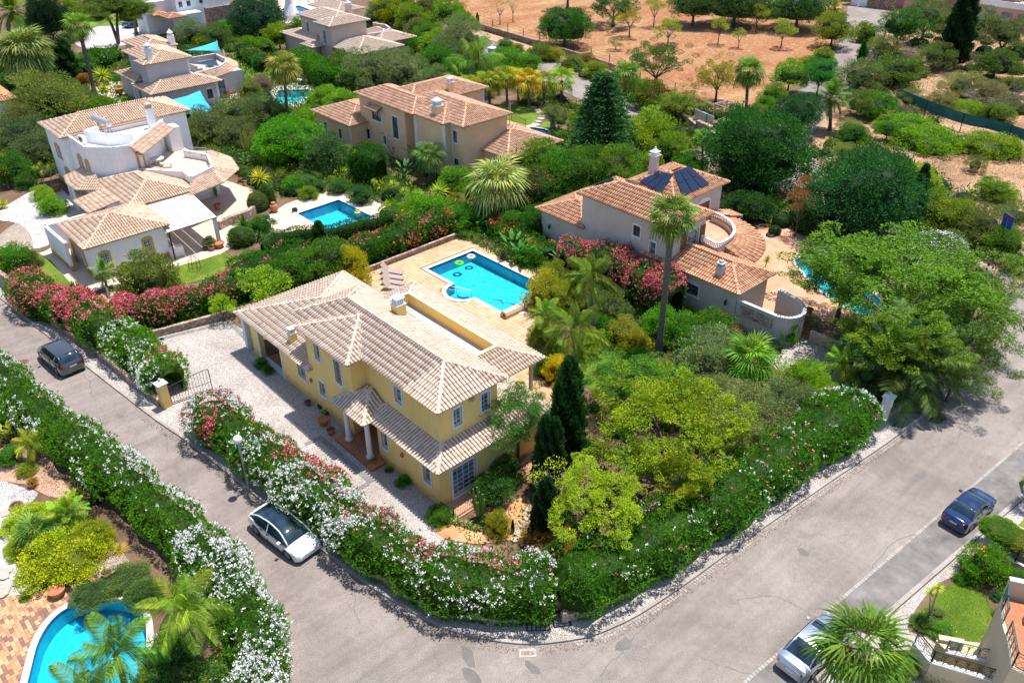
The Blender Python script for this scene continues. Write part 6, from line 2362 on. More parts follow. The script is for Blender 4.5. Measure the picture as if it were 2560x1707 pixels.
# cars
def smoothstep(x):
 x=max(0,min(1,x))
 return x*x*(3-2*x)
def interp(tab,x):
 for (a,va),(b,vb) in zip(tab,tab[1:]):
  if x<=b:
   t=(x-a)/(b-a) if b>a else 0
   t=max(0,min(1,t))
   t=t*t*(3-2*t) if True else t
   return va+(vb-va)*t
 return tab[-1][1]
def car(label,x,y,rz,scale,L,Wd,prof,cab,paint,wheelbase,wheelr=0.33,roofglass=False,hatch=False,plate=True):
 t=thing('parked_car',label,'car',(x,y,0.0),'cars parked along the two streets',rz)
 t.scale=(scale,scale,scale)
 def cp(nm,mb,mt,smooth=False,par=None,edge=False):
  me=mb.mesh(nm)
  me.materials.append(MATS[mt])
  if smooth:
   me.shade_smooth()
  o=bpy.data.objects.new(nm,me)
  COL.objects.link(o)
  o.parent=par or t
  if edge:
   m_=o.modifiers.new('es','EDGE_SPLIT')
   m_.split_angle=math.radians(38)
  return o
 hl=L/2
 N=44
 axles=(wheelbase/2+0.02,-wheelbase/2+0.02)
 mb=MB()
 rows=[]
 for i in range(N+1):
  u=1-2*i/N
  xx=hl*math.copysign(1-(1-abs(u))**1.35,u)
  e=abs(xx)/hl
  w=Wd/2*(1-0.10*max(0,(e-0.55)/0.45)**2-0.17*max(0,(e-0.86)/0.14)**2.4)
  zt=interp(prof,-xx)
  zb=0.17+0.10*max(0,(e-0.85)/0.15)
  zm=zb+(zt-zb)*0.55
  zar=zb
  for a in axles:
   d=abs(xx-a)
   if d<wheelr*1.18:
    zar=max(zar,math.sqrt((wheelr*1.18)**2-d*d)+wheelr*0.92)
  zar=min(zar,zt-0.18)
  endk=1-0.55*max(0,(e-0.93)/0.07)**2
  zt2=zb+(zt-zb)*(0.75+0.25*endk)
  rows.append([(xx,0,zt2+0.03),(xx,w*.45,zt2+0.022),(xx,w*.78,zt2-0.01),(xx,w*.93,zt2-.06),(xx,w*.985,max(zt2-.17,zar+.05)),(xx,w,max(zm,zar+.02)),(xx,w*.975,zar),(xx,w*.80,zar),(xx,w*.75,zb)])
 k=len(rows[0])
 for r_ in rows:
  for p in r_:
   mb.v.append(p)
 for r_ in rows:
  for p in r_:
   mb.v.append((p[0],-p[1],p[2]))
 mb.r=[.5]*len(mb.v)
 o2=len(rows)*k
 for i in range(N):
  for j in range(k-1):
   a=i*k+j
   mb.f.append((a,a+1,a+k+1,a+k))
   a+=o2
   mb.f.append((a,a+k,a+k+1,a+1))
 for (i,fl) in ((0,False),(N,True)):
  ring_=[i*k+j for j in range(k)]+[o2+i*k+j for j in range(k-1,-1,-1)]
  mb.f.append(tuple(ring_ if fl else ring_[::-1]))
 body=cp('body',mb,paint,True,edge=True)
 xw,xf,xr,xb,zr,zb=cab
 ak=0.06 if roofglass else 0.03
 def cabsec(xx):
  if xx>xf:
   t_=(xw-xx)/(xw-xf)
  elif xx<xr:
   t_=(xx-xb)/(xr-xb)
  else:
   t_=1
  t_=max(0.0,min(1.0,t_))
  s_=math.sin(t_*math.pi/2)**0.9
  arch=1-ak*((xx-(xf+xr)/2)/((xf-xr)/2))**2 if xr<xx<xf else 1-ak
  z=zb+(zr*arch-zb)*s_
  e=abs(xx)/hl
  w=Wd/2*(0.935-0.10*max(0,(e-0.45)/0.5))
  return w,w*(0.93-(0.20 if roofglass else 0.16)*s_),z
 M_=26
 xs=[xw+(xb-xw)*i/M_ for i in range(M_+1)]
 mb=MB()
 sec=[]
 for xx in xs:
  w,wr,z=cabsec(xx)
  sec.append([(xx,w,zb-0.03),(xx,w*.985,zb+0.02),(xx,wr+0.03,zb+(z-zb)*.78),(xx,wr-.04,z-.015),(xx,wr*.6,z+.012),(xx,0,z+.02),(xx,-wr*.6,z+.012),(xx,-wr+.04,z-.015),(xx,-wr-.03,zb+(z-zb)*.78),(xx,-w*.985,zb+.02),(xx,-w,zb-.03)])
 kk=len(sec[0])
 for r_ in sec:
  mb.v+=r_
 mb.r=[.5]*len(mb.v)
 for i in range(M_):
  for j in range(kk-1):
   a=i*kk+j
   mb.f.append((a,a+1,a+kk+1,a+kk))
 cp('windows',mb,'car_glass',True)
 mb=MB()
 mp=MB()
 idx=[i for i,xx in enumerate(xs) if xr-0.05<=xx<=xf+0.05]
 if not roofglass:
  vv=[]
  for i in idx:
   for j in range(3,8):
    p=sec[i][j]
    vv.append((p[0],p[1]*1.01,p[2]+0.012))
  k0=len(mb.v)
  mb.v+=vv
  mb.r+=[.5]*len(vv)
  for i in range(len(idx)-1):
   for j in range(4):
    a=k0+i*5+j
    mb.f.append((a,a+1,a+6,a+5))
  cp('roof',mb,paint,True)
 for s in (3,7):
  sg=1 if s==3 else -1
  pts=[Vector((p[s][0],p[s][1]+sg*.012,p[s][2]+.004)) for p in sec]
  pts[0].z-=.05
  pts[-1].z-=.05
  mp.tube(pts,0.042,6)
 cp('roof_rail',mp,paint,True)
 mp=MB()
 for fr in ((0.52,) if hatch or True else ()):
  xx=xf+(xr-xf)*fr
  for sg in (1,-1):
   w,wr,z=cabsec(xx)
   mp.tube([(xx,sg*(w+.0),zb),(xx-.03,sg*(wr+.02),zb+(z-zb)*.8)],0.032,5)
   cp('door_pillar',mp,paint)
   mp=MB()
   if hatch:
    x3=xr+0.18
    w,wr,z=cabsec(x3)
    mp.tube([(x3+.18,sg*(w+.0),zb),(x3,sg*(wr+.03),zb+(z-zb)*.8)],0.06,5)
    cp('rear_pillar',mp,paint)
    mp=MB()
 mp=MB()
 for sg in (1,-1):
  mp.tube([(xx,sg*(cabsec(xx)[0]+.006),zb+0.0) for xx in xs[2:-2]],0.014,4)
 cp('waist_moulding',mp,'black' if roofglass else 'chrome')
 mp=MB()
 ww=Wd/2
 for sg in (1,-1):
  for xx in ((xf+.35),(xf+xr)/2,xr-0.05):
   mp.box(xx-.006,min(sg*ww*.965,sg*(ww+.004)),0.28,xx+.006,max(sg*ww*.965,sg*(ww+.004)),zb-.06)
  mp.box(axles[1]+wheelr*1.3,min(sg*ww*.97,sg*(ww+.006)),0.2,axles[0]-wheelr*1.3,max(sg*ww*.97,sg*(ww+.006)),0.26)
 cp('door_seams',mp,'black')
 for sg in (1,-1):
  mp=MB()
  mp.obox((xw-0.42,sg*(ww+0.10),zb+.08),(0.09,0.10,0.065))
  o_=cp('wing_mirror',mp,paint,False)
  bb=o_.modifiers.new('bevel','BEVEL')
  bb.width=0.03
  bb.segments=2
  for xx in ((xf+xr)/2+.12,xr+.1):
   mp=MB()
   mp.box(xx-.1,min(sg*(ww-.02),sg*(ww+.012)),zb-.13,xx+.08,max(sg*(ww-.02),sg*(ww+.012)),zb-.105)
   cp('door_handle',mp,'black' if roofglass else paint)
 for a in axles:
  for sg in (1,-1):
   mb=MB()
   yo=sg*(ww-0.115)
   prof_=[(wheelr*.62,-.10),(wheelr*.93,-.105),(wheelr,-.07),(wheelr,.07),(wheelr*.93,.105),(wheelr*.62,.10)]
   n=22
   for (r_,dy) in prof_:
    for q in range(n):
     th=2*math.pi*q/n
     mb.v.append((a+r_*math.cos(th),yo+dy,wheelr+r_*math.sin(th)))
   mb.r=[.5]*len(mb.v)
   for i in range(len(prof_)-1):
    for q in range(n):
     b0,b1=i*n+q,i*n+(q+1)%n
     mb.f.append((b0,b0+n,b1+n,b1))
   wh=cp('wheel',mb,'rubber',True)
   mb=MB()
   yy=yo+sg*.085
   for q in range(5):
    th=2*math.pi*q/5+.3
    for dth in (-.13,.13):
     mb.tube([(a,yy,wheelr),(a+wheelr*.62*math.cos(th+dth),yy+sg*.01,wheelr+wheelr*.62*math.sin(th+dth))],0.022,4)
   mb.tube([(a+wheelr*.62*math.cos(2*math.pi*q/20),yy,wheelr+wheelr*.62*math.sin(2*math.pi*q/20)) for q in range(21)],0.022,5,cap=False)
   mb.tube([(a,yo,wheelr),(a,yy+sg*.015,wheelr)],0.06,8)
   cp('rim',mb,'alloy' if not roofglass else 'pole_grey',False,wh)
   mb=MB()
   mb.tube([(a,yo-sg*.06,wheelr),(a,yo+sg*.02,wheelr)],wheelr*.6,14)
   cp('brake_disc',mb,'black',False,wh)
 zn,zt_=interp(prof,-hl+.12),interp(prof,hl-.12)
 for sg in (1,-1):
  mb=MB()
  mb.obox((hl-0.20,sg*ww*.62,zn-0.09),(0.12,0.16,0.035),sg*-0.45)
  cp('headlight',mb,'lamp_glass')
  mb=MB()
  mb.obox((-hl+0.10,sg*ww*.60,zt_-0.15),(0.05,0.16,0.06),sg*0.42)
  cp('tail_light',mb,'tail_red')
 mb=MB()
 mb.box(-hl-.012,-.25,zt_-.36,-hl+.06,.25,zt_-.25)
 cp('number_plate',mb,'plate')
 mb=MB()
 mb.box(-hl-.016,.2,zt_-.36,-hl-.01,.25,zt_-.25)
 cp('plate_band',mb,'plate_blue')
 mb=MB()
 mb.box(hl-.06,-.25,0.40,hl+.012,.25,0.50)
 cp('number_plate',mb,'plate')
 mb=MB()
 mb.box(hl-.08,-.55,0.24,hl-.004,.55,0.36)
 mb.box(-hl+.004,-.5,0.22,-hl+.08,.5,0.32)
 cp('bumper_intake',mb,'black')
 return t
m_paint('paint_white',(0.80,0.81,0.83),0.0,0.3)
m_paint('paint_grey',(0.10,0.115,0.125),0.7,0.28)
m_paint('paint_navy',(0.006,0.035,0.12),0.6,0.2)
m_paint('paint_silver',(0.50,0.54,0.58),0.8,0.3)
car('glossy white saloon car with dark glass roof parked by the hedge',-3.85,-7.30,math.radians(7),0.93,4.7,1.85,[(-2.35,0.56),(-2.15,0.70),(-1.3,0.86),(-0.7,0.93),(1.2,0.96),(1.8,1.0),(2.15,0.97),(2.35,0.80)],(1.42,0.30,-0.85,-2.12,1.46,0.93),'paint_white',2.88,0.34,roofglass=True)
car('dark grey hatchback parked beside the low wall on the left street',-28.8,-10.3,math.radians(185),1.02,4.05,1.75,[(-2.03,0.62),(-1.85,0.78),(-1.15,0.95),(-0.8,1.0),(1.2,1.02),(1.9,1.02),(2.03,0.92)],(1.12,0.42,-1.45,-1.93,1.47,0.99),'paint_grey',2.56,0.32,hatch=True)
car('navy blue coupe parked on the gutter strip of the wide street',19.5,20.4,math.radians(86),0.82,4.4,1.8,[(-2.2,0.62),(-2.0,0.76),(-1.1,0.90),(-0.7,0.94),(1.2,0.99),(2.0,1.03),(2.2,0.95)],(1.0,0.25,-0.75,-1.5,1.42,0.95),'paint_navy',2.58,0.33)
car('silver saloon partly hidden under the fan palm at the bottom',18.5,6.6,math.radians(88),0.86,4.7,1.85,[(-2.35,0.60),(-2.15,0.74),(-1.2,0.90),(-0.7,0.94),(1.2,0.97),(2.1,0.98),(2.35,0.88)],(1.25,0.35,-0.85,-1.75,1.40,0.94),'paint_silver',2.8,0.33)
cx_,cy_=Q(1,1150,215)
car('black car in the shade of the pine on the far gravel drive',cx_,cy_,math.radians(-62),1.25,4.4,1.8,[(-2.2,0.62),(-2.0,0.76),(-1.1,0.92),(-0.7,0.96),(1.2,1.0),(2.0,1.02),(2.2,0.95)],(1.1,0.4,-1.2,-1.9,1.46,0.97),'paint_navy',2.6,0.33,hatch=True)
# pots and small things
def pot(label,x,y,r_,h,mat='terracotta',urn=False,soil=True,z=0.0):
 t=thing('urn' if urn else 'plant_pot',label,'urn' if urn else 'plant pot',(x,y,z))
 mb=MB()
 if urn:
  mb.lathe((x,y,z),[(r_*.45,0),(r_*.8,h*.18),(r_,h*.45),(r_*.85,h*.7),(r_*.45,h*.86),(r_*.5,h),(r_*.42,h)],16)
 else:
  mb.lathe((x,y,z),[(r_*.66,0),(r_*.92,h*.8),(r_*1.05,h*.82),(r_*1.05,h),(r_*.9,h),(r_*.86,h*.9)],16)
 part('pot',mb,mat,t,smooth=False)
 if soil and not urn:
  mb=MB()
  mb.lathe((x,y,z+h*.82),[(r_*.88,0),(r_*.86,0.03)],14)
  part('soil',mb,'soil_pot',t)
 return t
pot('large round terracotta pot under the fan plant beside the porch',*Q(10,640,775),0.34,0.45)
pot('shallow dark terracotta pot nearest the porch floor',*Q(10,700,850),0.27,0.36)
pot('small dark pot by the wall below the arched window',*Q(10,507,612),0.22,0.3,'wood')
pot('black pot with a little plant against the villa wall',*Q(10,610,640),0.18,0.26,'pot_black')
pot('second black pot close to the villa wall by the porch',*Q(10,662,690),0.18,0.26,'pot_black')
pot('tall terracotta urn standing on the white villa patio',*Q(5,2305,368),0.42,0.95,urn=True)
pot('terracotta pot holding a cactus by the round verandah',*Q(5,1830,350),0.34,0.55)
pot('small terracotta pot at the end of the curved bed',*Q(5,2015,115),0.26,0.35)
pot('wide terracotta bowl pot by the awning post',*Q(5,1842,665),0.46,0.45)
pot('small pot beside the wide bowl pot at the awning',*Q(5,1780,690),0.26,0.28)
pot('dark pot with spiky plant left of the awning post',*Q(5,1725,690),0.22,0.26,'pot_black')
pot('terracotta bowl with a bare plant on the white gravel',*Q(13,145,98),0.36,0.22)
pot('terracotta pot holding an orange leaved plant on the bark bed',*Q(9,275,1300),0.22,0.3)
pot('big terracotta pot on the mosaic patio corner',*Q(13,490,830),0.38,0.42)
pot('terracotta pot with agave on the tan gravel',*Q(13,905,670),0.26,0.3)
ux,uy=Q(13,770,715)
t=thing('fallen_urn','small terracotta jar lying on its side on the tan gravel','urn',(ux,uy,0))
mb=MB()
mb.tube([(ux-.3,uy-.1,.16),(ux-.2,uy-.07,.17),(ux,uy,.17),(ux+.2,uy+.08,.16),(ux+.3,uy+.12,.15)],[0.1,0.09,0.17,0.14,0.05],12)
part('jar',mb,'terracotta',t)
pot('terracotta planter at the top of the grey villa steps',*Q(8,500,1270),0.35,0.4)
pot('second terracotta planter near the steps of the grey villa',*Q(8,545,1215),0.3,0.36)
pot('terracotta pot at the foot of the grey screen wall',*Q(7,2030,1370),0.34,0.4)
pot('terracotta pot holding a shrub by the lilac villa path',*Q(1,1005,780),0.5,0.6)
pot('dark pot at the corner of the lilac villa lawn',*Q(1,988,660),0.45,0.6,'pot_black')
pot('terracotta pot with a bush near the lilac villa columns',*Q(1,1058,850),0.45,0.6)
pot('red ceramic pot in the shade left of the white villa',*Q(5,480,195),0.42,0.7)
t=thing('parasol_base','round dark parasol base on the salmon terrace','parasol base',(*Q(8,222,570),0))
bx_,by_=Q(8,222,570)
mb=MB()
mb.lathe((bx_,by_,0.01),[(0.42,0),(0.42,0.12),(0.34,0.18),(0.05,0.2),(0.05,0.5)],18)
part('base',mb,'black',t)
bx_,by_=Q(2,2195,1060)
t=thing('closed_parasol','closed mauve parasol at the end of the peach villa terrace','parasol',(bx_,by_,0))
mb=MB()
mb.tube([(bx_,by_,0),(bx_,by_,3.0)],0.04,6)
part('pole',mb,'steel',t)
mb=MB()
mb.tube([(bx_,by_,1.5),(bx_,by_,2.0),(bx_,by_,3.3)],[0.12,0.17,0.05],8)
part('cover',mb,'fabric_taupe',t)
for (n_,a,b,lab,mt) in ((2,430,690,'pale blue sun lounger by the small angular pool','trim_blue_white'),(1,1900,800,'red cushioned lounger on the lilac villa patio','tail_red'),(1,1965,755,'second red lounger beside the lilac villa door','tail_red')):
 x,y=Q(n_,a,b)
 t=thing('garden_lounger',lab,'lounger',(x,y,0))
 mb=MB()
 mb.obox((x,y,0.35),(0.95,0.33,0.05),0.2)
 part('seat',mb,mt,t)
 mb=MB()
 mb.obox((x-1.1,y-.2,0.6),(0.35,0.33,0.04),mat=Matrix.Rotation(0.2,3,'Z')@Matrix.Rotation(0.8,3,'Y'))
 part('backrest',mb,mt,t)
 for dx,dy in ((-.8,-.3),(.8,-.2),(-.8,.2),(.8,.4)):
  mb=MB()
  mb.tube([(x+dx,y+dy,0),(x+dx,y+dy,.33)],0.03,5)
  part('leg',mb,'steel',t)
t=thing('terrace_sofa','grey outdoor sofa on the roof terrace of the lilac villa','sofa',(-83.5,26,3))
mb=MB()
mb.box(-84.6,25.2,3.0,-82.8,25.9,3.4)
part('seat',mb,'pole_grey',t)
mb=MB()
mb.box(-84.6,24.95,3.0,-82.8,25.2,3.8)
part('backrest',mb,'pole_grey',t)
t=thing('terrace_table','low dark table beside the grey outdoor sofa','table',(-83,27,3))
mb=MB()
mb.box(-83.6,26.6,3.35,-82.5,27.4,3.42)
part('tabletop',mb,'iron',t)
for dx,dy in ((-.45,-.3),(.45,-.3),(-.45,.3),(.45,.3)):
 mb=MB()
 mb.tube([(-83.05+dx,27+dy,2.96),(-83.05+dx,27+dy,3.35)],0.03,4)
 part('leg',mb,'iron',t)
t=thing('garden_chimney','white tapering outdoor oven chimney beside the far pool','outdoor oven',(*Q(2,365,160),0))
x,y=Q(2,365,160)
mb=MB()
mb.lathe((x,y,0),[(1.6,0),(1.5,0.8),(0.8,2.6),(0.6,3.8),(0.7,3.9),(0.5,4.3),(0.2,4.8),(0.05,5.4)],14)
part('oven_body',mb,'white',t)
wf=thing('pool_balustrade','white post and rail fence beyond the far pool at the top','fence',(*Q(2,450,0),0))
pts=[Q(2,380,-10),Q(2,500,15),Q(2,620,50),Q(2,700,90),Q(2,800,130)]
for p in resample(pts,2.6):
 mb=MB()
 mb.box(p[0]-.15,p[1]-.15,0,p[0]+.15,p[1]+.15,1.5)
 part('post',mb,'white',wf)
mb=MB()
mb.tube([(p[0],p[1],1.3) for p in pts],0.06,5)
mb.tube([(p[0],p[1],0.7) for p in pts],0.05,5)
part('rail',mb,'white',wf)
def stones(label,pts,size,mat='stone_step',z=0.02):
 t=bpy.data.objects.new('stepping_path',None)
 COL.objects.link(t)
 t['kind']='structure'
 WL[t.name]=(0,0,0)
 for (x,y) in pts:
  z+=.0035
  n=R.randint(5,7)
  rr=size*R.uniform(.7,1.0)
  a0=R.random()*6
  P=[(x+rr*R.uniform(.8,1.1)*math.cos(a0+2*math.pi*i/n),y+rr*R.uniform(.65,.9)*math.sin(a0+2*math.pi*i/n)) for i in range(n)]
  mb=MB()
  mb.prism(P,z-.01,z+.035,R.random())
  part('stepping_stone',mb,mat,t)
stones('',[at(*p) for p in ((30,1300),(14,1282),(18,1325),(27,1345),(25,1365),(27,1388),(24,1425),(40,1275),(10,1440),(45,1455),(15,1470),(60,1470),(5,1485))],0.42)
stones('',[at(*p) for p in ((452,1602),(448,1625),(447,1650),(445,1680),(432,1700))],0.34)
stones('',[Q(3,a,b) for a,b in ((310,905),(345,930),(375,950),(395,975),(380,1000),(355,1025),(330,1050),(300,1065))],0.75,z=0.03)
stones('',[Q(15,a,b) for a,b in ((215,245),(165,300),(262,190),(150,370),(275,120))],0.30)
# vegetation builders
def quads_mesh(name,V,rnd,mat):
 N=len(V)
 me=bpy.data.meshes.new(name)
 me.vertices.add(N*4)
 me.vertices.foreach_set('co',V.reshape(-1).astype(np.float32))
 me.loops.add(N*4)
 me.loops.foreach_set('vertex_index',np.arange(N*4,dtype=np.int32))
 me.polygons.add(N)
 me.polygons.foreach_set('loop_start',np.arange(0,N*4,4,dtype=np.int32))
 me.update(calc_edges=True)
 a=me.attributes.new('rnd','FLOAT','POINT')
 a.data.foreach_set('value',np.repeat(rnd,4).astype(np.float32))
 me.materials.append(MATS[mat])
 return me
def unit(a):
 return a/np.maximum(np.linalg.norm(a,axis=-1,keepdims=True),1e-9)
def leaves(P,D,L,W,rs,fold=0.12):
 N=len(P)
 D=unit(D)
 S=unit(np.cross(D,unit(rs.normal(size=(N,3)))))
 Nn=np.cross(S,D)
 L=L*rs.uniform(0.7,1.25,(N,1))
 W=W*rs.uniform(0.8,1.2,(N,1))
 v=np.empty((N,4,3))
 v[:,0]=P
 v[:,1]=P+D*L*0.45+S*W*0.5
 v[:,2]=P+D*L-Nn*L*fold
 v[:,3]=P+D*L*0.45-S*W*0.5
 return v
def ico(sub=2):
 t=(1+5**0.5)/2
 v=[(-1,t,0),(1,t,0),(-1,-t,0),(1,-t,0),(0,-1,t),(0,1,t),(0,-1,-t),(0,1,-t),(t,0,-1),(t,0,1),(-t,0,-1),(-t,0,1)]
 f=[(0,11,5),(0,5,1),(0,1,7),(0,7,10),(0,10,11),(1,5,9),(5,11,4),(11,10,2),(10,7,6),(7,1,8),(3,9,4),(3,4,2),(3,2,6),(3,6,8),(3,8,9),(4,9,5),(2,4,11),(6,2,10),(8,6,7),(9,8,1)]
 v=[np.array(p)/np.linalg.norm(p) for p in v]
 for _ in range(sub):
  c,nf={},[]
  def mid(a,b):
   k=(min(a,b),max(a,b))
   if k not in c:
    m=v[a]+v[b]
    v.append(m/np.linalg.norm(m))
    c[k]=len(v)-1
   return c[k]
  for a,b,d in f:
   x,y,z=mid(a,b),mid(b,d),mid(d,a)
   nf+=[(a,x,z),(b,y,x),(d,z,y),(x,y,z)]
  f=nf
 return np.array(v),np.array(f)
ICO_V,ICO_F=ico(2)
def crown_mesh(kind,seed):
 rs=np.random.RandomState(seed)
 C={'dome':dict(n=19000,k=170,cs=.19,L=.052,W=.026,core=.72,lo=-.35,rmin=.78,up=.5),'round':dict(n=8500,k=66,cs=.26,L=.080,W=.038,core=.66,lo=-.5,rmin=.70,up=.5),'fine':dict(n=13000,k=120,cs=.20,L=.058,W=.022,core=.70,lo=-.5,rmin=.74,up=.6),'airy':dict(n=17000,k=120,cs=.145,L=.050,W=.020,core=0,lo=-.4,rmin=.38,up=.1),'broad':dict(n=30000,k=190,cs=.125,L=.042,W=.019,core=0,lo=-.3,rmin=.60,up=.1),'weep':dict(n=15000,k=100,cs=.17,L=.075,W=.014,core=0,lo=-.4,rmin=.42,up=-.8),'olive':dict(n=13000,k=70,cs=.23,L=.062,W=.020,core=.48,lo=-.4,rmin=.6,up=.4),'small':dict(n=2600,k=26,cs=.28,L=.10,W=.05,core=0,lo=-.4,rmin=.4,up=.3),'mound':dict(n=10000,k=110,cs=.18,L=.058,W=.030,core=.79,lo=0.0,rmin=.84,up=.8),'clip':dict(n=9000,k=500,cs=.07,L=.048,W=.028,core=.93,lo=-.9,rmin=.93,up=.4),'sparse':dict(n=700,k=16,cs=.3,L=.09,W=.035,core=0,lo=-.4,rmin=.4,up=.3)}[kind]
 k,n=C['k'],C['n']
 d=unit(rs.normal(size=(k*3,3)))
 d=d[d[:,2]>C['lo']][:k]
 k=len(d)
 lump=1+0.13*np.sin(d[:,0]*3.1+seed)*np.cos(d[:,1]*3.7-seed*.7)+0.07*np.sin(d[:,2]*7+d[:,0]*6+seed)
 if kind=='clip':
  lump=np.ones(k)
 elif kind in ('airy','weep','broad'):
  lump=lump*(1+.22*np.sin(d[:,0]*5+d[:,1]*4+seed)+.12*np.sin(d[:,1]*9+seed))
 r=rs.uniform(C['rmin'],0.98,k)**0.7*lump
 c=d*r[:,None]
 cr=rs.uniform(.75,1.25,k)*C['cs']
 ci=rs.randint(0,k,n)
 q=unit(rs.normal(size=(n,3)))
 P=c[ci]+q*(cr[ci]*rs.uniform(.35,1,n)**.5)[:,None]*np.array([1,1,.75])
 D=q*.7+d[ci]*.45+rs.normal(size=(n,3))*.45
 D[:,2]+=C['up']
 V=leaves(P,D,C['L'],C['W'],rs)
 cl=rs.uniform(0,1,k)
 rnd=np.clip(.45*rs.uniform(0,1,n)+.35*cl[ci]+.1,0,1)
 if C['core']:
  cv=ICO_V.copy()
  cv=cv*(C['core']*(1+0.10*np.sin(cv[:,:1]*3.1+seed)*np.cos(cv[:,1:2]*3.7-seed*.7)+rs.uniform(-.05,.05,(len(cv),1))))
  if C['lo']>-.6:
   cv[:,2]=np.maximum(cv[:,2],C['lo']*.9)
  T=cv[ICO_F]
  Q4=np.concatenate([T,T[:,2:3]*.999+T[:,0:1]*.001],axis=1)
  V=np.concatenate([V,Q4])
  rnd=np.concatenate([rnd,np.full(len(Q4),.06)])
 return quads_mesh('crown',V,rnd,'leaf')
def column_mesh(kind,seed):
 rs=np.random.RandomState(seed)
 if kind=='cypress':
  n=9000
  t=rs.uniform(0,1,n)**.9
  prof=0.125*np.minimum(1,(t/.12)**.5)*(1-t)**.42*(1+.14*np.sin(t*40+seed))
  a=rs.uniform(0,2*math.pi,n)
  w=1+.16*np.sin(a*5+t*18+seed)+rs.uniform(-.12,.12,n)
  P=np.stack([np.cos(a)*prof*w,np.sin(a)*prof*w,t*.97],1)
  D=np.stack([np.cos(a)*.35,np.sin(a)*.35,np.full(n,1.0)],1)+rs.normal(size=(n,3))*.22
  V=leaves(P,D,.040,.013,rs)
  rnd=np.clip(.3+.35*np.sin(a*5+t*18+seed)*.5+rs.uniform(-.25,.35,n),0,1)
  cf=.72
  prof_c=lambda tt:0.125*min(1,(tt/.12)**.5)*(1-tt)**.42*cf
 else:
  n=16000
  lv=17
  li=rs.randint(0,lv,n)
  t0=(li+.3)/(lv+.6)
  nb=9
  bi=rs.randint(0,nb,n)
  ang=bi*2*math.pi/nb+li*.7+rs.normal(0,.13,n)
  R0=(1-t0)**.78*.40*(1+.18*np.sin(bi*2.3+li*1.9))
  s=rs.uniform(.15,1,n)**.6
  P=np.stack([np.cos(ang)*R0*s,np.sin(ang)*R0*s,t0+.03-.07*s*(1-t0)-.0+rs.normal(0,.010,n)],1)
  P[:,:2]+=rs.normal(0,.014,(n,2))
  D=np.stack([np.cos(ang),np.sin(ang),np.full(n,.25)],1)+rs.normal(size=(n,3))*.5
  V=leaves(P,D,.036,.013,rs)
  rnd=np.clip(rs.uniform(0,.6,n)+.35*s,0,1)
  prof_c=lambda tt:.26*(1-tt)**.85+.002
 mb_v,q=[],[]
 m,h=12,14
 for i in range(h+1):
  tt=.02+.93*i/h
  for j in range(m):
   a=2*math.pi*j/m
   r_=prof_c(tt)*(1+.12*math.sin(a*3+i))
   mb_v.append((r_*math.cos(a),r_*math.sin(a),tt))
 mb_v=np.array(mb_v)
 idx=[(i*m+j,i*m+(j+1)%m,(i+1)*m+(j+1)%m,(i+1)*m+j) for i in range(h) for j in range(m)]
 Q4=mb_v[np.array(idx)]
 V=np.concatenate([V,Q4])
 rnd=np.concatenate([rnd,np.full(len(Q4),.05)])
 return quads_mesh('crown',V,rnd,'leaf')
CR={}
def crown_of(kind):
 if kind not in CR:
  if kind in ('cypress','conifer'):
   CR[kind]=[column_mesh(kind,5+i) for i in range(2 if kind=='cypress' else 1)]
  else:
   CR[kind]=[crown_mesh(kind,10+7*i) for i in range(3 if kind in ('round','olive','airy','fine') else 2)]
 return R.choice(CR[kind])
def leafobj(name,me,parent,loc,scale,col,rz=None):
 o=bpy.data.objects.new(name,me)
 COL.objects.link(o)
 o.parent=parent
 o.location=loc
 o.scale=scale
 o.rotation_euler=(0,0,R.uniform(0,6.28) if rz is None else rz)
 v=R.uniform(.9,1.12)
 o.color=(col[0]*v*R.uniform(.92,1.08),col[1]*v,col[2]*v,1)
 return o
def trunk_part(parent,h,r,crown_r,crown_h,mat='bark',limbs=6,lean=(0,0),fork=0.5):
 mb=MB()
 zf=h*fork
 mb.tube([(0,0,-.05),(lean[0]*.3,lean[1]*.3,zf*.5),(lean[0]*.6,lean[1]*.6,zf)],[r*1.35,r,r*.85],8)
 for i in range(limbs):
  a=2*math.pi*i/limbs+R.uniform(-.4,.4)
  e=crown_r*R.uniform(.55,.85)
  zt=h+crown_h*R.uniform(-.3,.45)
  b=(lean[0]*.6,lean[1]*.6,zf)
  p1=(b[0]+math.cos(a)*e*.35,b[1]+math.sin(a)*e*.35,zf+(zt-zf)*.45)
  p2=(b[0]+math.cos(a)*e,b[1]+math.sin(a)*e,zt)
  mb.tube([b,p1,p2],[r*.6,r*.38,r*.08],6)
  for s_ in (-1,1):
   a2=a+s_*.6
   mb.tube([p1,(p1[0]+math.cos(a2)*e*.5,p1[1]+math.sin(a2)*e*.5,zt+.1*crown_h)],[r*.3,r*.05],5)
 me=mb.mesh('trunk')
 me.materials.append(MATS[mat])
 me.shade_smooth()
 o=bpy.data.objects.new('trunk',me)
 COL.objects.link(o)
 o.parent=parent
 return o
BLOSSOM={}
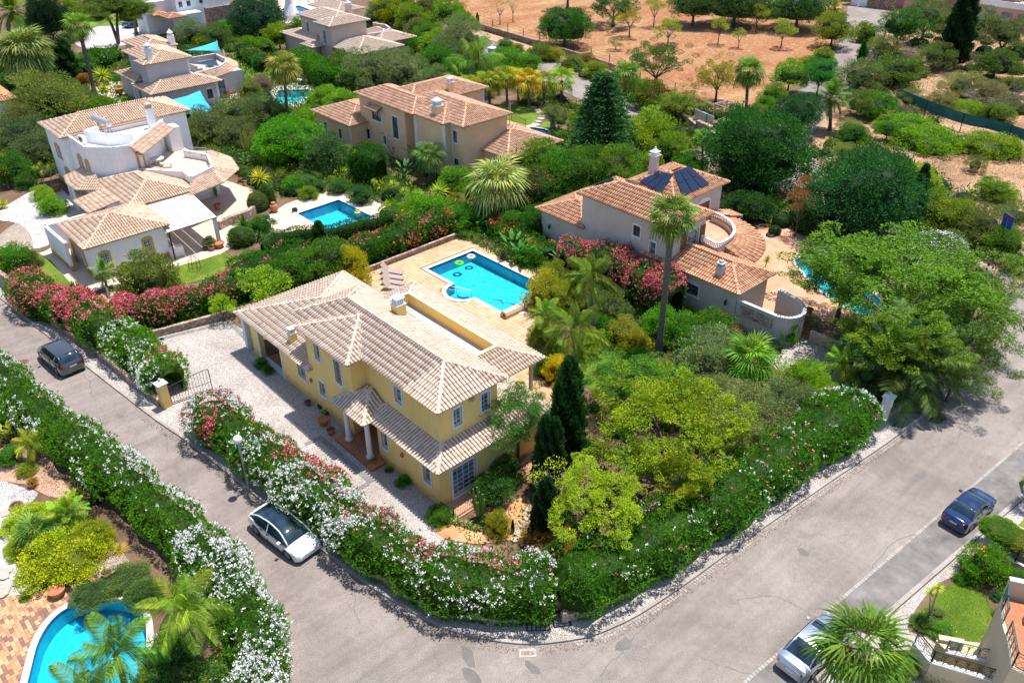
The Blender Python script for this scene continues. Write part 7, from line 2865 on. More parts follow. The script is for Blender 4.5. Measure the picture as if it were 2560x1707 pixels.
def blossom_mesh(mat,n,seed,size=.09):
 key=(mat,n,seed%3,size)
 if key in BLOSSOM:
  return BLOSSOM[key]
 rs=np.random.RandomState(seed%3+40)
 c=unit(rs.normal(size=(n*2,3)))
 c=c[c[:,2]>-.15][:n]
 grp=unit(rs.normal(size=(max(4,n//14),3)))
 gi=rs.randint(0,len(grp),len(c))
 c=unit(c*.35+np.abs(grp[gi])*np.sign(grp[gi])*.8+rs.normal(size=c.shape)*.18)
 c[:,2]=np.abs(c[:,2])
 c=c*rs.uniform(.97,1.05,(len(c),1))
 P=np.repeat(c,5,axis=0)+rs.normal(size=(len(c)*5,3))*size*.30
 D=np.repeat(c,5,axis=0)+rs.normal(size=(len(c)*5,3))*.9
 V=leaves(P,D,size*.6,size*.55,rs)
 me=quads_mesh('blossoms',V,rs.uniform(0,1,len(V)),mat)
 BLOSSOM[key]=me
 return me
DGn,MG,BGn,YG,OLV,TQ,LIME,GOLD=(.018,.052,.014),(.040,.100,.014),(.060,.165,.012),(.140,.200,.014),(.095,.125,.062),(.016,.062,.036),(.205,.270,.014),(.30,.27,.02)
def hgt(b,t):
 P=A(*b)
 d=RGT*(t[0]*1.08844-1280)-UP*(t[1]*1.08844-853.5)+FWD*FPX
 s=((P[0]-CAMP[0])*d[0]+(P[1]-CAMP[1])*d[1])/(d[0]**2+d[1]**2)
 return HC+s*d[2]
def bush(kind,x,y,w,col,label,asp=.8,name='shrub',cat='shrub',group=None,fl=None,lift=0.0,fsz=.09):
 z=0.6
 for _ in range(4):
  gx,gy=A(x,y,z)
  r=w*1.08844/2/pxm(gx,gy,z)
  z=r*asp*(.15 if kind=='mound' else .62)+lift
 t=thing(name,label,cat,(gx,gy,0),group)
 leafobj('foliage',crown_of(kind),t,(0,0,z),(r,r,r*asp),col)
 if fl:
  for i,(m_,n_) in enumerate(fl):
   o=bpy.data.objects.new('blossoms',blossom_mesh(m_,n_,int(x+y)+i,fsz))
   COL.objects.link(o)
   o.parent=t
   o.location=(0,0,z)
   o.scale=(r,r,r*asp)
   o.rotation_euler=(0,0,R.uniform(0,6.28))
 return t
def tree(kind,x,y,w,zc,col,label,asp=.8,bark='bark',name='tree',group=None,fl=None,limbs=6,tr=None,fork=.45,trunk=True,lean=(0,0),fsz=.08,cat='tree'):
 gx,gy=A(x,y,zc)
 r=w*1.08844/2/pxm(gx,gy,zc)
 t=thing(name,label,cat,(gx,gy,0),group)
 if trunk:
  trunk_part(t,zc,tr or max(.07,r*.055),r,r*asp,bark,limbs,lean,fork)
 leafobj('crown',crown_of(kind),t,(lean[0],lean[1],zc),(r,r,r*asp),col)
 if fl:
  for i,(m_,n_) in enumerate(fl):
   o=bpy.data.objects.new('blossoms',blossom_mesh(m_,n_,int(x+y)+i,fsz))
   COL.objects.link(o)
   o.parent=t
   o.location=(0,0,zc)
   o.scale=(r,r,r*asp)
 return t
def cypress(b,tp,w,col,label,kind='cypress',name='cypress_tree',group=None):
 gx,gy=A(*b)
 h=hgt(b,tp)
 wm=w*1.08844/pxm(gx,gy,h*.4)
 t=thing(name,label,'tree',(gx,gy,0),group)
 k=wm/(.25 if kind=='cypress' else .74)
 mb=MB()
 mb.tube([(0,0,-.05),(0,0,h*.9)],[wm*.06+.03,.02],7)
 me=mb.mesh('trunk')
 me.materials.append(MATS['bark'])
 o=bpy.data.objects.new('trunk',me)
 COL.objects.link(o)
 o.parent=t
 leafobj('crown',crown_of(kind),t,(0,0,0.05),(k,k,h),col)
 return t
def fan_frond(droop,seed,segs=20):
 rs=np.random.RandomState(seed)
 V,rn=[],[]
 def curve(s):
  return np.array([s*math.cos(droop*s*.6),0,-droop*.55*s*s+.0])
 for i in range(4):
  a,b=curve(.45*i/4),curve(.45*(i+1)/4)
  w=np.array([0,.012,0])
  V.append([a-w,a+w,b+w,b-w])
  rn.append(.75)
 c=curve(.45)
 fwd_=unit(curve(.5)-curve(.4))
 for i in range(segs):
  an=math.radians(-115+230*i/(segs-1))+rs.normal(0,.03)
  L=.56*(1-.22*(abs(an)/2.0)**2)*rs.uniform(.9,1.08)
  d=fwd_*math.cos(an)+np.array([0,1,0])*math.sin(an)
  up_=np.array([0,0,1.0])
  s_=np.cross(up_,d)
  s_=s_/np.linalg.norm(s_)
  m_=c+d*L*.58+up_*(.03*(1 if i%2 else -1))
  e=c+d*L*.98-up_*(L*.30+droop*.12)
  w=L*.052
  V.append([c,m_+s_*w,m_+s_*w*.2+d*L*.02,m_-s_*w])
  V.append([m_+s_*w*.9,e,e+s_*.004,m_-s_*w*.9])
  v=rs.uniform(.15,.95)
  rn+=[v,v]
 return quads_mesh('frond',np.array(V),np.array(rn),'leaf')
def feather_frond(droop,seed,hang,n=40,ll=.26):
 rs=np.random.RandomState(seed)
 V,rn=[],[]
 def curve(s):
  return np.array([s-.18*droop*s*s*s,0,.30*s*(1.2-droop)-droop*.62*s*s])
 for i in range(8):
  a,b=curve(i/8),curve((i+1)/8)
  w=np.array([0,.011*(1-i/9),0])
  V.append([a-w,a+w,b+w,b-w])
  rn.append(.8)
 for i in range(n):
  s=.14+.86*i/n
  p=curve(s)
  tdir=unit(curve(min(1,s+.03))-curve(s-.03))
  L=ll*math.sin(math.pi*(.12+.86*s)**.8)**.7+.05
  for sg in (1,-1):
   q=tdir*.75+np.array([0,sg*1.0,0])+np.array([0,0,rs.uniform(-.1,.25)])
   q=unit(q)
   m_=p+q*L*.5
   e=p+q*L*(.92-.2*hang)-np.array([0,0,hang*L*.75])
   sd=unit(np.cross(q,np.array([0,0,1.0])))*(.009 if hang<.5 else .0062)
   V.append([p-sd*.5,m_-sd,m_+sd,p+sd*.5])
   V.append([m_-sd,e,e+sd*.15,m_+sd])
   v=rs.uniform(.1,.95)
   rn+=[v,v]
 return quads_mesh('frond',np.array(V),np.array(rn),'leaf')
FR={'fan':[fan_frond(d,i) for i,d in enumerate((.15,.5,.9,1.3))],'date':[feather_frond(d,i,.25) for i,d in enumerate((.25,.55,.9,1.15))],'queen':[feather_frond(d,10+i,1.0,50,.33) for i,d in enumerate((.35,.7,1.0,1.25))]}
FR['yucca']=None
BROWN=(.17,.115,.06)
def palm(kind,b,tp,w,col,label,n=26,group=None,dead=8,name=None,trunk_r=None,bark='bark_palm',cat='palm tree',h=None,flat=False):
 gx,gy=A(*b)
 H_=h if h is not None else hgt(b,tp)
 tx,ty=A(tp[0],tp[1],H_)
 t=thing(name or {'fan':'fan_palm','date':'date_palm','queen':'queen_palm'}[kind],label,cat,(gx,gy,0),group)
 L=w*1.08844/2/pxm(tx,ty,H_)*1.02
 top=(tx-gx,ty-gy,H_)
 tr=trunk_r or max(.09,L*.085)
 mb=MB()
 k=max(4,int(H_/.25))
 pts,rad=[],[]
 for i in range(k+1):
  u=i/k
  bend=u*u*(3-2*u)
  pts.append((top[0]*bend,top[1]*bend,-.05+(H_+.05)*u))
  rad.append(tr*(1.35-.5*min(1,u*5) if u<.2 else .85+.08*(i%2))*(1 if u<.93 else 1.25))
 mb.tube(pts,rad,9)
 me=mb.mesh('trunk')
 me.materials.append(MATS[bark])
 o=bpy.data.objects.new('trunk',me)
 COL.objects.link(o)
 o.parent=t
 F=FR[kind]
 for i in range(n+dead):
  a=i*2.39996+R.uniform(-.2,.2)
  if i<n:
   u=(i+.5)/n
   el=(78-98*u**.85) if kind=='fan' else (78-105*u**.85 if kind!='queen' else 72-85*u)
   f=F[min(3,int(u*3.6))]
   c=col
   s=L*R.uniform(.88,1.08)*(1 if u>.15 else .8)
  else:
   el=R.uniform(-78,-28)
   f=F[R.choice((1,2))]
   c=BROWN
   s=L*R.uniform(.62,.88)
  o=bpy.data.objects.new('frond',f)
  COL.objects.link(o)
  o.parent=t
  o.location=(top[0],top[1],H_+R.uniform(-.02,.06)*L)
  o.rotation_euler=(0,-math.radians(el),a)
  o.scale=(s,s,s)
  v=R.uniform(.6,1.3)
  o.color=(c[0]*v*R.uniform(.85,1.3),c[1]*v,c[2]*v,1)
 return t
def rosette_mesh(n,seed,w=.10,up=.35):
 rs=np.random.RandomState(seed)
 V,rn=[],[]
 for i in range(n):
  a=i*2.39996
  el=math.radians(85-100*(i/n)**.8)
  d=np.array([math.cos(a)*math.cos(el),math.sin(a)*math.cos(el),math.sin(el)])
  s=np.array([-math.sin(a),math.cos(a),0])*w*.5
  m_=d*.5
  e=d*.98-np.array([0,0,.10*math.cos(el)])
  b0=d*.03
  V.append([b0-s*.7,m_-s,m_+s,b0+s*.7])
  V.append([m_-s,e,e+s*.05,m_+s])
  v=rs.uniform(.15,.95)
  rn+=[v,v]
 return quads_mesh('leaf_rosette',np.array(V),np.array(rn),'leaf')
ROS={'yucca':rosette_mesh(60,1,.085),'agave':rosette_mesh(34,2,.17),'grass':rosette_mesh(90,3,.035),'banana':rosette_mesh(12,4,.42)}
def yucca(kind,heads,w,col,label,base=None,name='yucca',cat='plant',group=None,hh=None):
 b=base or heads[0]
 gx,gy=A(*b)
 t=thing(name,label,cat,(gx,gy,0),group)
 mb=MB()
 for hd in heads:
  H_=max(.12,hh if hh is not None else hgt(b,hd))
  tx,ty=A(hd[0],hd[1],H_)
  L=w*1.08844/2/pxm(tx,ty,H_)
  if H_>.3:
   mb.tube([(0,0,-.02),((tx-gx)*.4,(ty-gy)*.4,H_*.5),(tx-gx,ty-gy,H_)],[max(.04,L*.11),max(.03,L*.08),max(.03,L*.08)],6)
  leafobj('leaf_rosette',ROS[kind],t,(tx-gx,ty-gy,H_),(L,L,L),col)
 if mb.v:
  me=mb.mesh('stem')
  me.materials.append(MATS['bark_pale'])
  o=bpy.data.objects.new('stem',me)
  COL.objects.link(o)
  o.parent=t
 return t
def strelitzia(x,y,w,hm,col,label,n=9):
 gx,gy=A(x,y)
 t=thing('banana_plant',label,'plant',(gx,gy,0))
 L=hm
 for i in range(n):
  a=i*2.4
  el=math.radians(R.uniform(50,80))
  bl=L*R.uniform(.38,.5)
  mb=MB()
  d=Vector((math.cos(a)*math.cos(el),math.sin(a)*math.cos(el),math.sin(el)))
  s=Vector((-math.sin(a),math.cos(a),0))
  st=L*R.uniform(.5,.62)
  mb.tube([(0,0,0),tuple(d*st)],[.035,.02],4,.3)
  pr=[(0,.02),(.15,.13),(.5,.17),(.85,.1),(1,.01)]
  for (u0,w0),(u1,w1) in zip(pr,pr[1:]):
   p0=d*(st+bl*u0)+Vector((math.cos(a),math.sin(a),-.6))*(bl*.35*u0*u0)
   p1=d*(st+bl*u1)+Vector((math.cos(a),math.sin(a),-.6))*(bl*.35*u1*u1)
   rr=R.uniform(.3,.9)
   for sg in (1,-1):
    mb.poly([p0,p0+s*sg*bl*w0+Vector((0,0,.03)),p1+s*sg*bl*w1+Vector((0,0,.03)),p1],rr)
  me=mb.mesh('large_leaf')
  me.materials.append(MATS['leaf'])
  o=bpy.data.objects.new('large_leaf',me)
  COL.objects.link(o)
  o.parent=t
  v=R.uniform(.8,1.3)
  o.color=(col[0]*v,col[1]*v,col[2]*v,1)
 return t
def cactus(x,y,hm,r_,n,col,label):
 gx,gy=A(x,y)
 t=thing('cactus',label,'cactus',(gx,gy,0))
 for i in range(n):
  a=2*math.pi*i/n+R.uniform(-.3,.3)
  k=R.uniform(.3,1)
  h_=hm*R.uniform(.7,1.05)
  mb=MB()
  mb.tube([(0,0,0),(math.cos(a)*r_*k*.8,math.sin(a)*r_*k*.8,h_*.3),(math.cos(a)*r_*k,math.sin(a)*r_*k,h_*.6),(math.cos(a)*r_*k*1.05,math.sin(a)*r_*k*1.05,h_)],[.05,.07,.07,.04],6)
  me=mb.mesh('cactus_arm')
  me.materials.append(MATS['leaf'])
  o=bpy.data.objects.new('cactus_arm',me)
  COL.objects.link(o)
  o.parent=t
  o.color=(*col,1)
 return t
def twigs(parent,x0,y0,z0,n,L,mat='bark_pale',sd=1):
 rr=random.Random(sd)
 mb=MB()
 def grow_(p,d,l,r_,dep):
  q=p+d*l
  mb.tube([p,p.lerp(q,.5)+Vector((rr.uniform(-.04,.04),rr.uniform(-.04,.04),rr.uniform(-.02,.04)))*l,q],[r_,r_*.8,r_*.55],4,cap=False)
  if dep>0:
   for _ in range(rr.choice((2,3))):
    d2=(d+Vector((rr.uniform(-.7,.7),rr.uniform(-.7,.7),rr.uniform(-.45,.5)))).normalized()
    grow_(q.lerp(p,rr.uniform(0,.4)),d2,l*rr.uniform(.55,.8),r_*.6,dep-1)
 for i in range(n):
  a=2*math.pi*i/n+rr.uniform(-.3,.3)
  grow_(Vector((x0,y0,z0)),Vector((math.cos(a),math.sin(a),rr.uniform(.2,.9))).normalized(),L,.04*L,4)
 o=part('bare_branches',mb,mat,parent)
 return o
def hedge(label,path,width,height,col,flowers=(),dens=42,leaf=(.17,.042),name='hedge',z0=0.0,clip=False,group=None,lump=.18,step=.35,upc=.45):
 rs=np.random.RandomState(abs(hash(label))%1000 if False else len(label)*7+int(abs(path[0][0])*10)%97)
 P=np.array(resample([tuple(p) for p in spline([tuple(p) for p in path],4)],step))
 n=len(P)
 T=unit(np.gradient(P,axis=0))
 Nn=np.stack([-T[:,1],T[:,0]],1)
 t=thing(name,label,'hedge',(float(P[0][0]),float(P[0][1]),0),group)
 off=np.array([P[0][0],P[0][1],0])
 def lum(s,v):
  return 1+lump*(np.sin(s*1.3+1.7*v+len(label))*.6+np.sin(s*2.9-3*v)*.4+np.sin(s*.53+2)*.35)
 def surf(s,v,k=1.0):
  i=np.clip(s.astype(int),0,n-2)
  f=(s-i)[:,None]
  c=P[i]*(1-f)+P[i+1]*f
  nn=unit(Nn[i]*(1-f)+Nn[i+1]*f)
  th=math.pi*(v*1.16-.08)
  e=.55 if clip else .72
  cx_=np.sign(np.cos(th))*np.abs(np.cos(th))**e*width/2
  cz_=np.sign(np.sin(th))*np.abs(np.sin(th))**e*height
  endt=np.minimum(1,np.minimum(s+.8,n-s+.2)*step/(width*.28))**.5
  m_=lum(s*step,v)*k
  z=np.maximum(.03,cz_*(1+(m_-1)*.6)*(.55+.45*endt))+z0
  x=cx_*m_*endt*(1-(0 if clip else .42)*np.clip(1-z/(height*.55),0,1)**1.3)
  pt=np.stack([c[:,0]+nn[:,0]*x,c[:,1]+nn[:,1]*x,z],1)
  no=np.stack([nn[:,0]*np.cos(th),nn[:,1]*np.cos(th),np.sin(th)+.05],1)
  return pt,unit(no)
 area=n*step*(width*.9+2*height)
 nt_=int(area*dens)
 s=rs.uniform(0,n-1.01,nt_)
 v=rs.uniform(0,1,nt_)
 pt,no=surf(s,v,1.0)
 pt=pt+no*rs.uniform(-.16,.05,(nt_,1))
 if not clip:
  sh=rs.uniform(0,1,nt_)<.10
  pt[sh]+=(no[sh]*.5+np.array([0,0,.6]))*rs.uniform(.08,.38,(int(sh.sum()),1))
 if not clip:
  ga=np.sin(s*step*2.3+5*v)*np.sin(v*13+s*step*.9)+.35*np.sin(s*step*6.1)
  kp=(ga<.72)|(rs.uniform(0,1,nt_)<.25)
  pt,no=pt[kp],no[kp]
  nt_=len(pt)
 m_=5
 D=np.repeat(no,m_,0)*.75+rs.normal(size=(nt_*m_,3))*.55
 D[:,2]+=upc
 V=leaves(np.repeat(pt,m_,0)-off,D,leaf[0],leaf[1],rs)
 tf=rs.uniform(0,1,nt_)
 rnd=np.clip(np.repeat(tf,m_)*.4+rs.uniform(0,.6,nt_*m_),0,1)
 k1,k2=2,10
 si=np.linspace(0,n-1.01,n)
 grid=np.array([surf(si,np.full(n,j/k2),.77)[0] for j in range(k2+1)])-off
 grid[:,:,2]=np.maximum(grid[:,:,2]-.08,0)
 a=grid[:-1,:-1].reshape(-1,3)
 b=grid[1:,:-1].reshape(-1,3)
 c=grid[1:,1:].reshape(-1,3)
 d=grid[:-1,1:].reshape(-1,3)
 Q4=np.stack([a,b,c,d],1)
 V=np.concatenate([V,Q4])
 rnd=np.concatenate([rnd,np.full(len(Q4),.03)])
 o=bpy.data.objects.new('foliage',quads_mesh('foliage',V,rnd,'leaf'))
 COL.objects.link(o)
 o.parent=t
 o.color=(*col,1)
 for fi,(mat,per_m2,vlo,vhi,clus,s0,s1) in enumerate(flowers):
  nc=int(area*per_m2*1.25*(s1-s0))
  ncl=max(3,nc//int(clus*3.5))
  cs=rs.uniform(s0*(n-1.1),s1*(n-1.1),ncl)
  cv=rs.uniform(vlo,vhi,ncl)
  gi=rs.randint(0,ncl,nc)
  sg_=(.25+.5*rs.uniform(0,1,ncl))[gi]
  s=np.clip(cs[gi]+rs.normal(0,1,nc)*sg_/step,0,n-1.1)
  v=np.clip(cv[gi]+rs.normal(0,1,nc)*sg_*.15,.02,.98)
  pt,no=surf(s,v,1.03)
  pt=pt+no*rs.uniform(.02,.14,(nc,1))
  q=7
  PP=np.repeat(pt,q,0)+rs.normal(size=(nc*q,3))*.045
  DD=np.repeat(no,q,0)*.6+rs.normal(size=(nc*q,3))*.8
  DD[:,2]+=.4
  V=leaves(PP-off,DD,.085,.080,rs)
  o=bpy.data.objects.new('blossoms',quads_mesh('blossoms',V,np.clip(np.repeat(rs.uniform(0,.7,nc),q)+rs.uniform(0,.3,nc*q),0,1),mat))
  COL.objects.link(o)
  o.parent=t
 return t
def tufts(name,label,poly,n,L,W,col,kind='stuff',z=0.0,up=1.2,spread=.5,struct_=True):
 rs=np.random.RandomState(len(name)+n%101)
 xs,ys=[p[0] for p in poly],[p[1] for p in poly]
 pts=[]
 while len(pts)<n:
  x,y=R.uniform(min(xs),max(xs)),R.uniform(min(ys),max(ys))
  if inpoly(x,y,poly):
   pts.append((x,y,z))
 P=np.array(pts)
 D=rs.normal(size=(n,3))*spread
 D[:,2]=np.abs(D[:,2])+up
 V=leaves(P,D,L,W,rs,.3)
 o=bpy.data.objects.new(name,quads_mesh(name,V,rs.uniform(0,1,n),'leaf'))
 COL.objects.link(o)
 o.color=(*col,1)
 o['kind']='stuff'
 o['label']=label
 o['category']=name.replace('_',' ')
 return o
def thicket(label,poly,n,cols,rlo,rhi,leafn=90,seed=1,extra=()):
 rs=np.random.RandomState(seed)
 xs,ys=[p[0] for p in poly],[p[1] for p in poly]
 C_=[]
 tries=0
 while len(C_)<n and tries<n*30:
  tries+=1
  x,y=rs.uniform(min(xs),max(xs)),rs.uniform(min(ys),max(ys))
  if not inpoly(x,y,poly):
   continue
  r=rs.uniform(rlo,rhi)
  bad=False
  for K in KEEP:
   if inpoly(x,y,K) or any((x-q[0])**2+(y-q[1])**2<r*r*.8 for q in K):
    bad=True
    break
  if not bad:
   for s_ in (1.0,2.2,3.4):
    xx,yy=x-.74*s_*r,y+.67*s_*r
    if any(inpoly(xx,yy,K) for K in KEEP+POOLS):
     bad=True
  if not bad:
   for (x0,y0,x1,y1) in BUILT:
    if x0-r<x<x1+r and y0-r<y<y1+r:
     bad=True
     break
  if not bad:
   C_.append((x,y,r))
 C_=np.array(C_)
 k=len(C_)
 ci=np.repeat(np.arange(k),leafn)
 q=unit(rs.normal(size=(k*leafn,3)))
 q[:,2]=np.abs(q[:,2])
 r=C_[ci,2]
 hgt_=rs.uniform(.6,1.15,k)[ci]
 lump=1+.18*np.sin(q[:,0]*5+ci)*np.cos(q[:,1]*5-ci)
 rr=r*lump*rs.uniform(.82,1.03,len(ci))
 P=np.stack([C_[ci,0]+q[:,0]*rr,C_[ci,1]+q[:,1]*rr,.02+q[:,2]*rr*hgt_],1)
 D=q*.8+rs.normal(size=q.shape)*.5
 D[:,2]+=.4
 sz=(rs.uniform(.13,.26,k)*(1+.5*(C_[:,2]>.9)))[ci][:,None]
 V=leaves(P,D,sz,sz*.42,rs)
 rn=np.clip(rs.uniform(0,.55,len(ci))+.45*rs.uniform(0,1,k)[ci],0,1)
 grp=rs.randint(0,len(cols),k)
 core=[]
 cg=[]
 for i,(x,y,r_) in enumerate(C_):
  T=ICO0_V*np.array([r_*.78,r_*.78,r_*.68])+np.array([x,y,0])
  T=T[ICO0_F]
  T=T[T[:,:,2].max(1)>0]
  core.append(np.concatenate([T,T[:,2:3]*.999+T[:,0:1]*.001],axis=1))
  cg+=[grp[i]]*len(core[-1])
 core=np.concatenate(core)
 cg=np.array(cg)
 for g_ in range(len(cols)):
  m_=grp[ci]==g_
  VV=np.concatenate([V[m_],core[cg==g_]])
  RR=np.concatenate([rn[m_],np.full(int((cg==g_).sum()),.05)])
  o=bpy.data.objects.new('shrubbery',quads_mesh('shrubbery',VV,RR,'leaf'))
  COL.objects.link(o)
  o.color=(*cols[g_],1)
  o['kind']='stuff'
  o['category']='shrubbery'
  o['label']=('deep green ','light green ','greyish green ','yellow green ')[g_]+label
ICO0_V,ICO0_F=ico(1)
BUILT=[(-22.2,-.6,.5,11.6),(-20.8,26.9,.2,32),(-15,31,-2,38.8),(-58.4,27.4,-31.2,41.6),(-65,-1,-44.5,13.8),(-47,-5.2,-38.6,6.8),(-94.5,16.3,-76.8,31.6),(-98.6,43.5,-76,58.6),(-99.6,-4.6,-86.7,4.3),(-131.6,34,-116,50),(22.5,8.5,32,16)]
# hedges
BGn=(.056,.140,.013)
WH,PK,OR_,RD,YL='petal_white','petal_pink','petal_orange','petal_red','petal_yellow'
h1=[(-15.3,-5.7)]+offset(wallA_s,.85)[2:]+[(7.9,-1.2),(9.0,.1)]
hedge('oleander hedge thick with white and pink blossom by the curved street wall',h1,3.2,2.6,BGn,[(WH,5.5,.30,.75,12,0.02,.6),(WH,3.4,.1,.8,4,.5,1),(PK,9.0,.2,.85,8,0,.12),(PK,3.6,.1,.75,9,.1,.62),(PK,1.6,.05,.6,5,.55,1)],dens=46)
h2=[(9.9,1.6-1.2)]+offset(wallB_s,1.35)[3:]+[(10.7,24.2)]
hedge('green oleander hedge with few flowers running from the street corner to the white gate pillar',[(8.9,-.25),(9.15,1.0)]+offset(wallB_s,0.95)[6:]+[(11.3,23.7)],3.9,2.6,(.050,.145,.012),[(WH,.8,.1,.8,1,0,.9),(WH,5,.2,.8,6,.93,1),(PK,.4,.2,.8,1,0,1)],dens=46)
hedge('long white flowering oleander hedge between the left street and the bottom garden',[(-38,-15.6),(-31,-14.7),(-22.5,-13.65),(-14,-12.3),(-7.8,-11.55),(-4,-11.25),(.5,-11.45),(3.3,-12.4),(4.9,-14.0),(5.9,-17.5)],2.8,2.2,BGn,[(WH,2.3,.2,.9,4,0,.6),(WH,5.5,.2,.6,10,.5,1),(WH,6.0,.2,.95,14,.72,1)],dens=48)
h3=[Q(5,215,985,1.0),Q(5,330,1130,1.0),(-34.0,-7.9),(-30.5,-7.35),(-27.5,-6.9)]
hedge('oleander hedge covered in pink blossom above the left street',h3,3.2,2.6,(.055,.135,.014),[(PK,13,.1,.8,14,0,1)],dens=44)
hedge('bright green end of the street hedge with white flowers by the iron gate',[(-28.3,-6.7),(-25.5,-6.55),(-22.5,-6.3),(-19.8,-6.2)],3.1,2.4,(.07,.17,.012),[(WH,4.0,.3,.9,7,.1,.95),(PK,5,.1,.6,8,.72,1)],dens=48)
hedge('oleander hedge with pink blossom between the white villa garden and the gravel drive',[Q(5,950,1230,.9),(-29.2,-3.0),(-28.6,1.0),(-28.0,4.5),(-27.5,8.0)],2.6,2.3,(.04,.12,.013),[(PK,13,.25,.8,13,.05,.75)],dens=38)
hedge('tall flowering hedge with pink and red flowers behind the pool terrace',[(-27.4,8.5),(-27.2,13),(-27.3,18),(-27.4,22.6)],2.6,2.3,(.035,.12,.012),[(PK,3.2,.2,.9,6,.1,1),(RD,2.0,.05,.35,7,.3,1),(OR_,.8,.3,.9,4,.5,1)],dens=42)
hedge('clipped dark cypress hedge along the white villa pool',[Q(6,120,640,1.2),Q(6,420,540,1.2),Q(6,700,520,1.2),Q(6,960,460,1.2),Q(6,1220,400,1.2)],1.5,1.6,(.028,.085,.016),[],dens=60,leaf=(.13,.035),clip=True,lump=.08)
hedge('dark green shrub hedge left of the flowering hedge by the lawn',[Q(5,1950,900,1.2),Q(6,200,760,1.2),Q(6,420,700,1.2),Q(6,640,720,1.2)],3.0,2.0,(.03,.10,.014),[(PK,1.0,.2,.8,4,0,1)],dens=36)
hedge('very tall clipped block hedge standing before the peach villa',[Q(2,880,1380,1.5),Q(2,1010,1400,1.5),Q(2,1130,1430,1.5)],3.4,3.6,(.028,.095,.012),[],dens=46,leaf=(.16,.05),clip=True,lump=.06)
hedge('long bright conifer hedge between the beige villa and the small pool',[Q(2,420,480,1.6),Q(2,560,560,1.6),Q(2,700,640,1.6),Q(2,980,690,1.4)],3.2,3.0,(.05,.15,.014),[],dens=26,leaf=(.24,.07),clip=True,lump=.07)
hedge('clipped yellow green hedge below the round blue green tree',[Q(2,-60,380,1.2),Q(2,60,390,1.2),Q(2,170,420,1.2)],3.0,2.4,(.08,.17,.012),[],dens=24,leaf=(.26,.08),clip=True,lump=.07)
hedge('hedge dotted with pale pink flowers beside the lilac villa lawn',[Q(2,-60,430,.8),Q(2,20,470,.8),Q(2,150,560,.8)],2.6,2.0,(.035,.12,.02),[(PK,1.2,.2,.9,3,0,1)],dens=24,leaf=(.24,.07))
hedge('rounded box hedge with white blooms behind the lilac villa drive',[Q(1,760,510,1.2),Q(1,880,500,1.2),Q(1,1010,500,1.2)],4.2,2.6,(.045,.14,.012),[(WH,.5,.3,.8,3,0,1)],dens=22,leaf=(.3,.1),lump=.1)
hedge('low bright clipped hedge beside the lilac villa path',[Q(1,720,850,.6),Q(1,830,880,.6),Q(1,900,920,.6)],3.6,1.3,(.075,.17,.012),[],dens=30,leaf=(.22,.07),clip=True,lump=.05)
hedge('oleander row smothered in pink blossom along the grey villa wall',[Q(7,560,790,1.6),Q(7,800,760,1.6),Q(7,1100,870,1.6),Q(7,1330,1000,1.6),Q(7,1520,1100,1.6)],3.4,3.1,(.05,.12,.03),[(PK,16,.15,.85,14,0,1)],dens=30,leaf=(.2,.045),lump=.2)
hedge('low planting of orange and red flowers behind the main pool',[Q(7,-60,480,.6),Q(7,150,560,.6),Q(7,330,640,.6),Q(7,480,740,.6)],2.4,1.3,(.04,.13,.013),[(OR_,3.5,.2,.9,6,.0,1),(RD,1.5,.2,.9,5,0,.5)],dens=34)
hedge('mixed shrub border with yellow leaves above the pool hedge',[Q(6,1130,370,.8),Q(6,1300,400,.8),Q(6,1500,360,.8),Q(6,1700,320,.8),Q(6,1850,300,.8)],2.8,1.7,(.10,.19,.015),[(OR_,.8,.2,.8,3,0,1),(YL,.6,.2,.8,4,.3,.6)],dens=30)
# main garden, right of the yellow villa
cypress((1300,1078),(1333,822),84,(.022,.068,.022),'tallest dark cypress rising beside the yellow villa garden')
cypress((1250,1120),(1258,955),54,(.030,.075,.028),'slim cypress left of the tallest one with a split top')
cypress((1272,1125),(1290,960),50,(.022,.060,.024),'second slim cypress pressed against the first split topped one')
cypress((1252,1240),(1243,1100),66,(.018,.050,.022),'low dark cypress in the orange earth bed behind the hedge')
tree('broad',1540,985,300,3.7,(.140,.180,.010),'yellow green feathery tree in the middle of the right hand garden',.75,limbs=9,group=None)
tree('broad',1360,1150,215,2.9,(.145,.190,.012),'lower yellow green feathery tree leaning over the street hedge',.6,limbs=8)
tree('airy',1560,1105,160,2.7,(.16,.18,.012),'third yellow green feathery tree nearest the wide street hedge',.6,limbs=7)
t=tree('sparse',1285,1110,130,2.6,(.22,.27,.02),'half bare grey branched tree beside the low cypress',.6,limbs=5)
twigs(t,*[a for a in (0,0)],2.0,9,.75) if False else None
x_,y_=A(1285,1110,2.6)
twigs(t,x_,y_,1.6,8,.85,sd=4)
tree('airy',1190,955,175,3.4,(.04,.105,.022),'dark leaved tree with spreading branches against the villa end wall',.75,limbs=8,tr=.09)
tree('airy',1430,870,190,2.3,(.045,.115,.014),'low spreading bright green tree behind the tall cypress',.55,limbs=7)
tree('airy',1530,880,170,2.2,(.055,.125,.016),'flat green tree right of the low spreading one',.55,limbs=7)
bush('mound',1640,850,190,(.14,.17,.10),'grey green rounded shrub mound left of the fan palm',1.0)
tree('olive',1720,960,190,1.9,(.105,.13,.055),'grey olive like tree in the right hand garden',.7)
tree('olive',1655,905,120,1.9,(.12,.14,.06),'small grey leaved tree behind the yellow feathery tree',.7)
tree('weep',1690,1010,130,2.0,(.10,.135,.035),'dull green weeping shrub tree beside the bare branches',.8)
tree('olive',1810,925,130,1.7,(.09,.125,.06),'grey green bush near the white gate',.8)
t=tree('sparse',1800,880,110,1.9,(.15,.14,.05),'nearly bare grey shrub between the olive trees',.6)
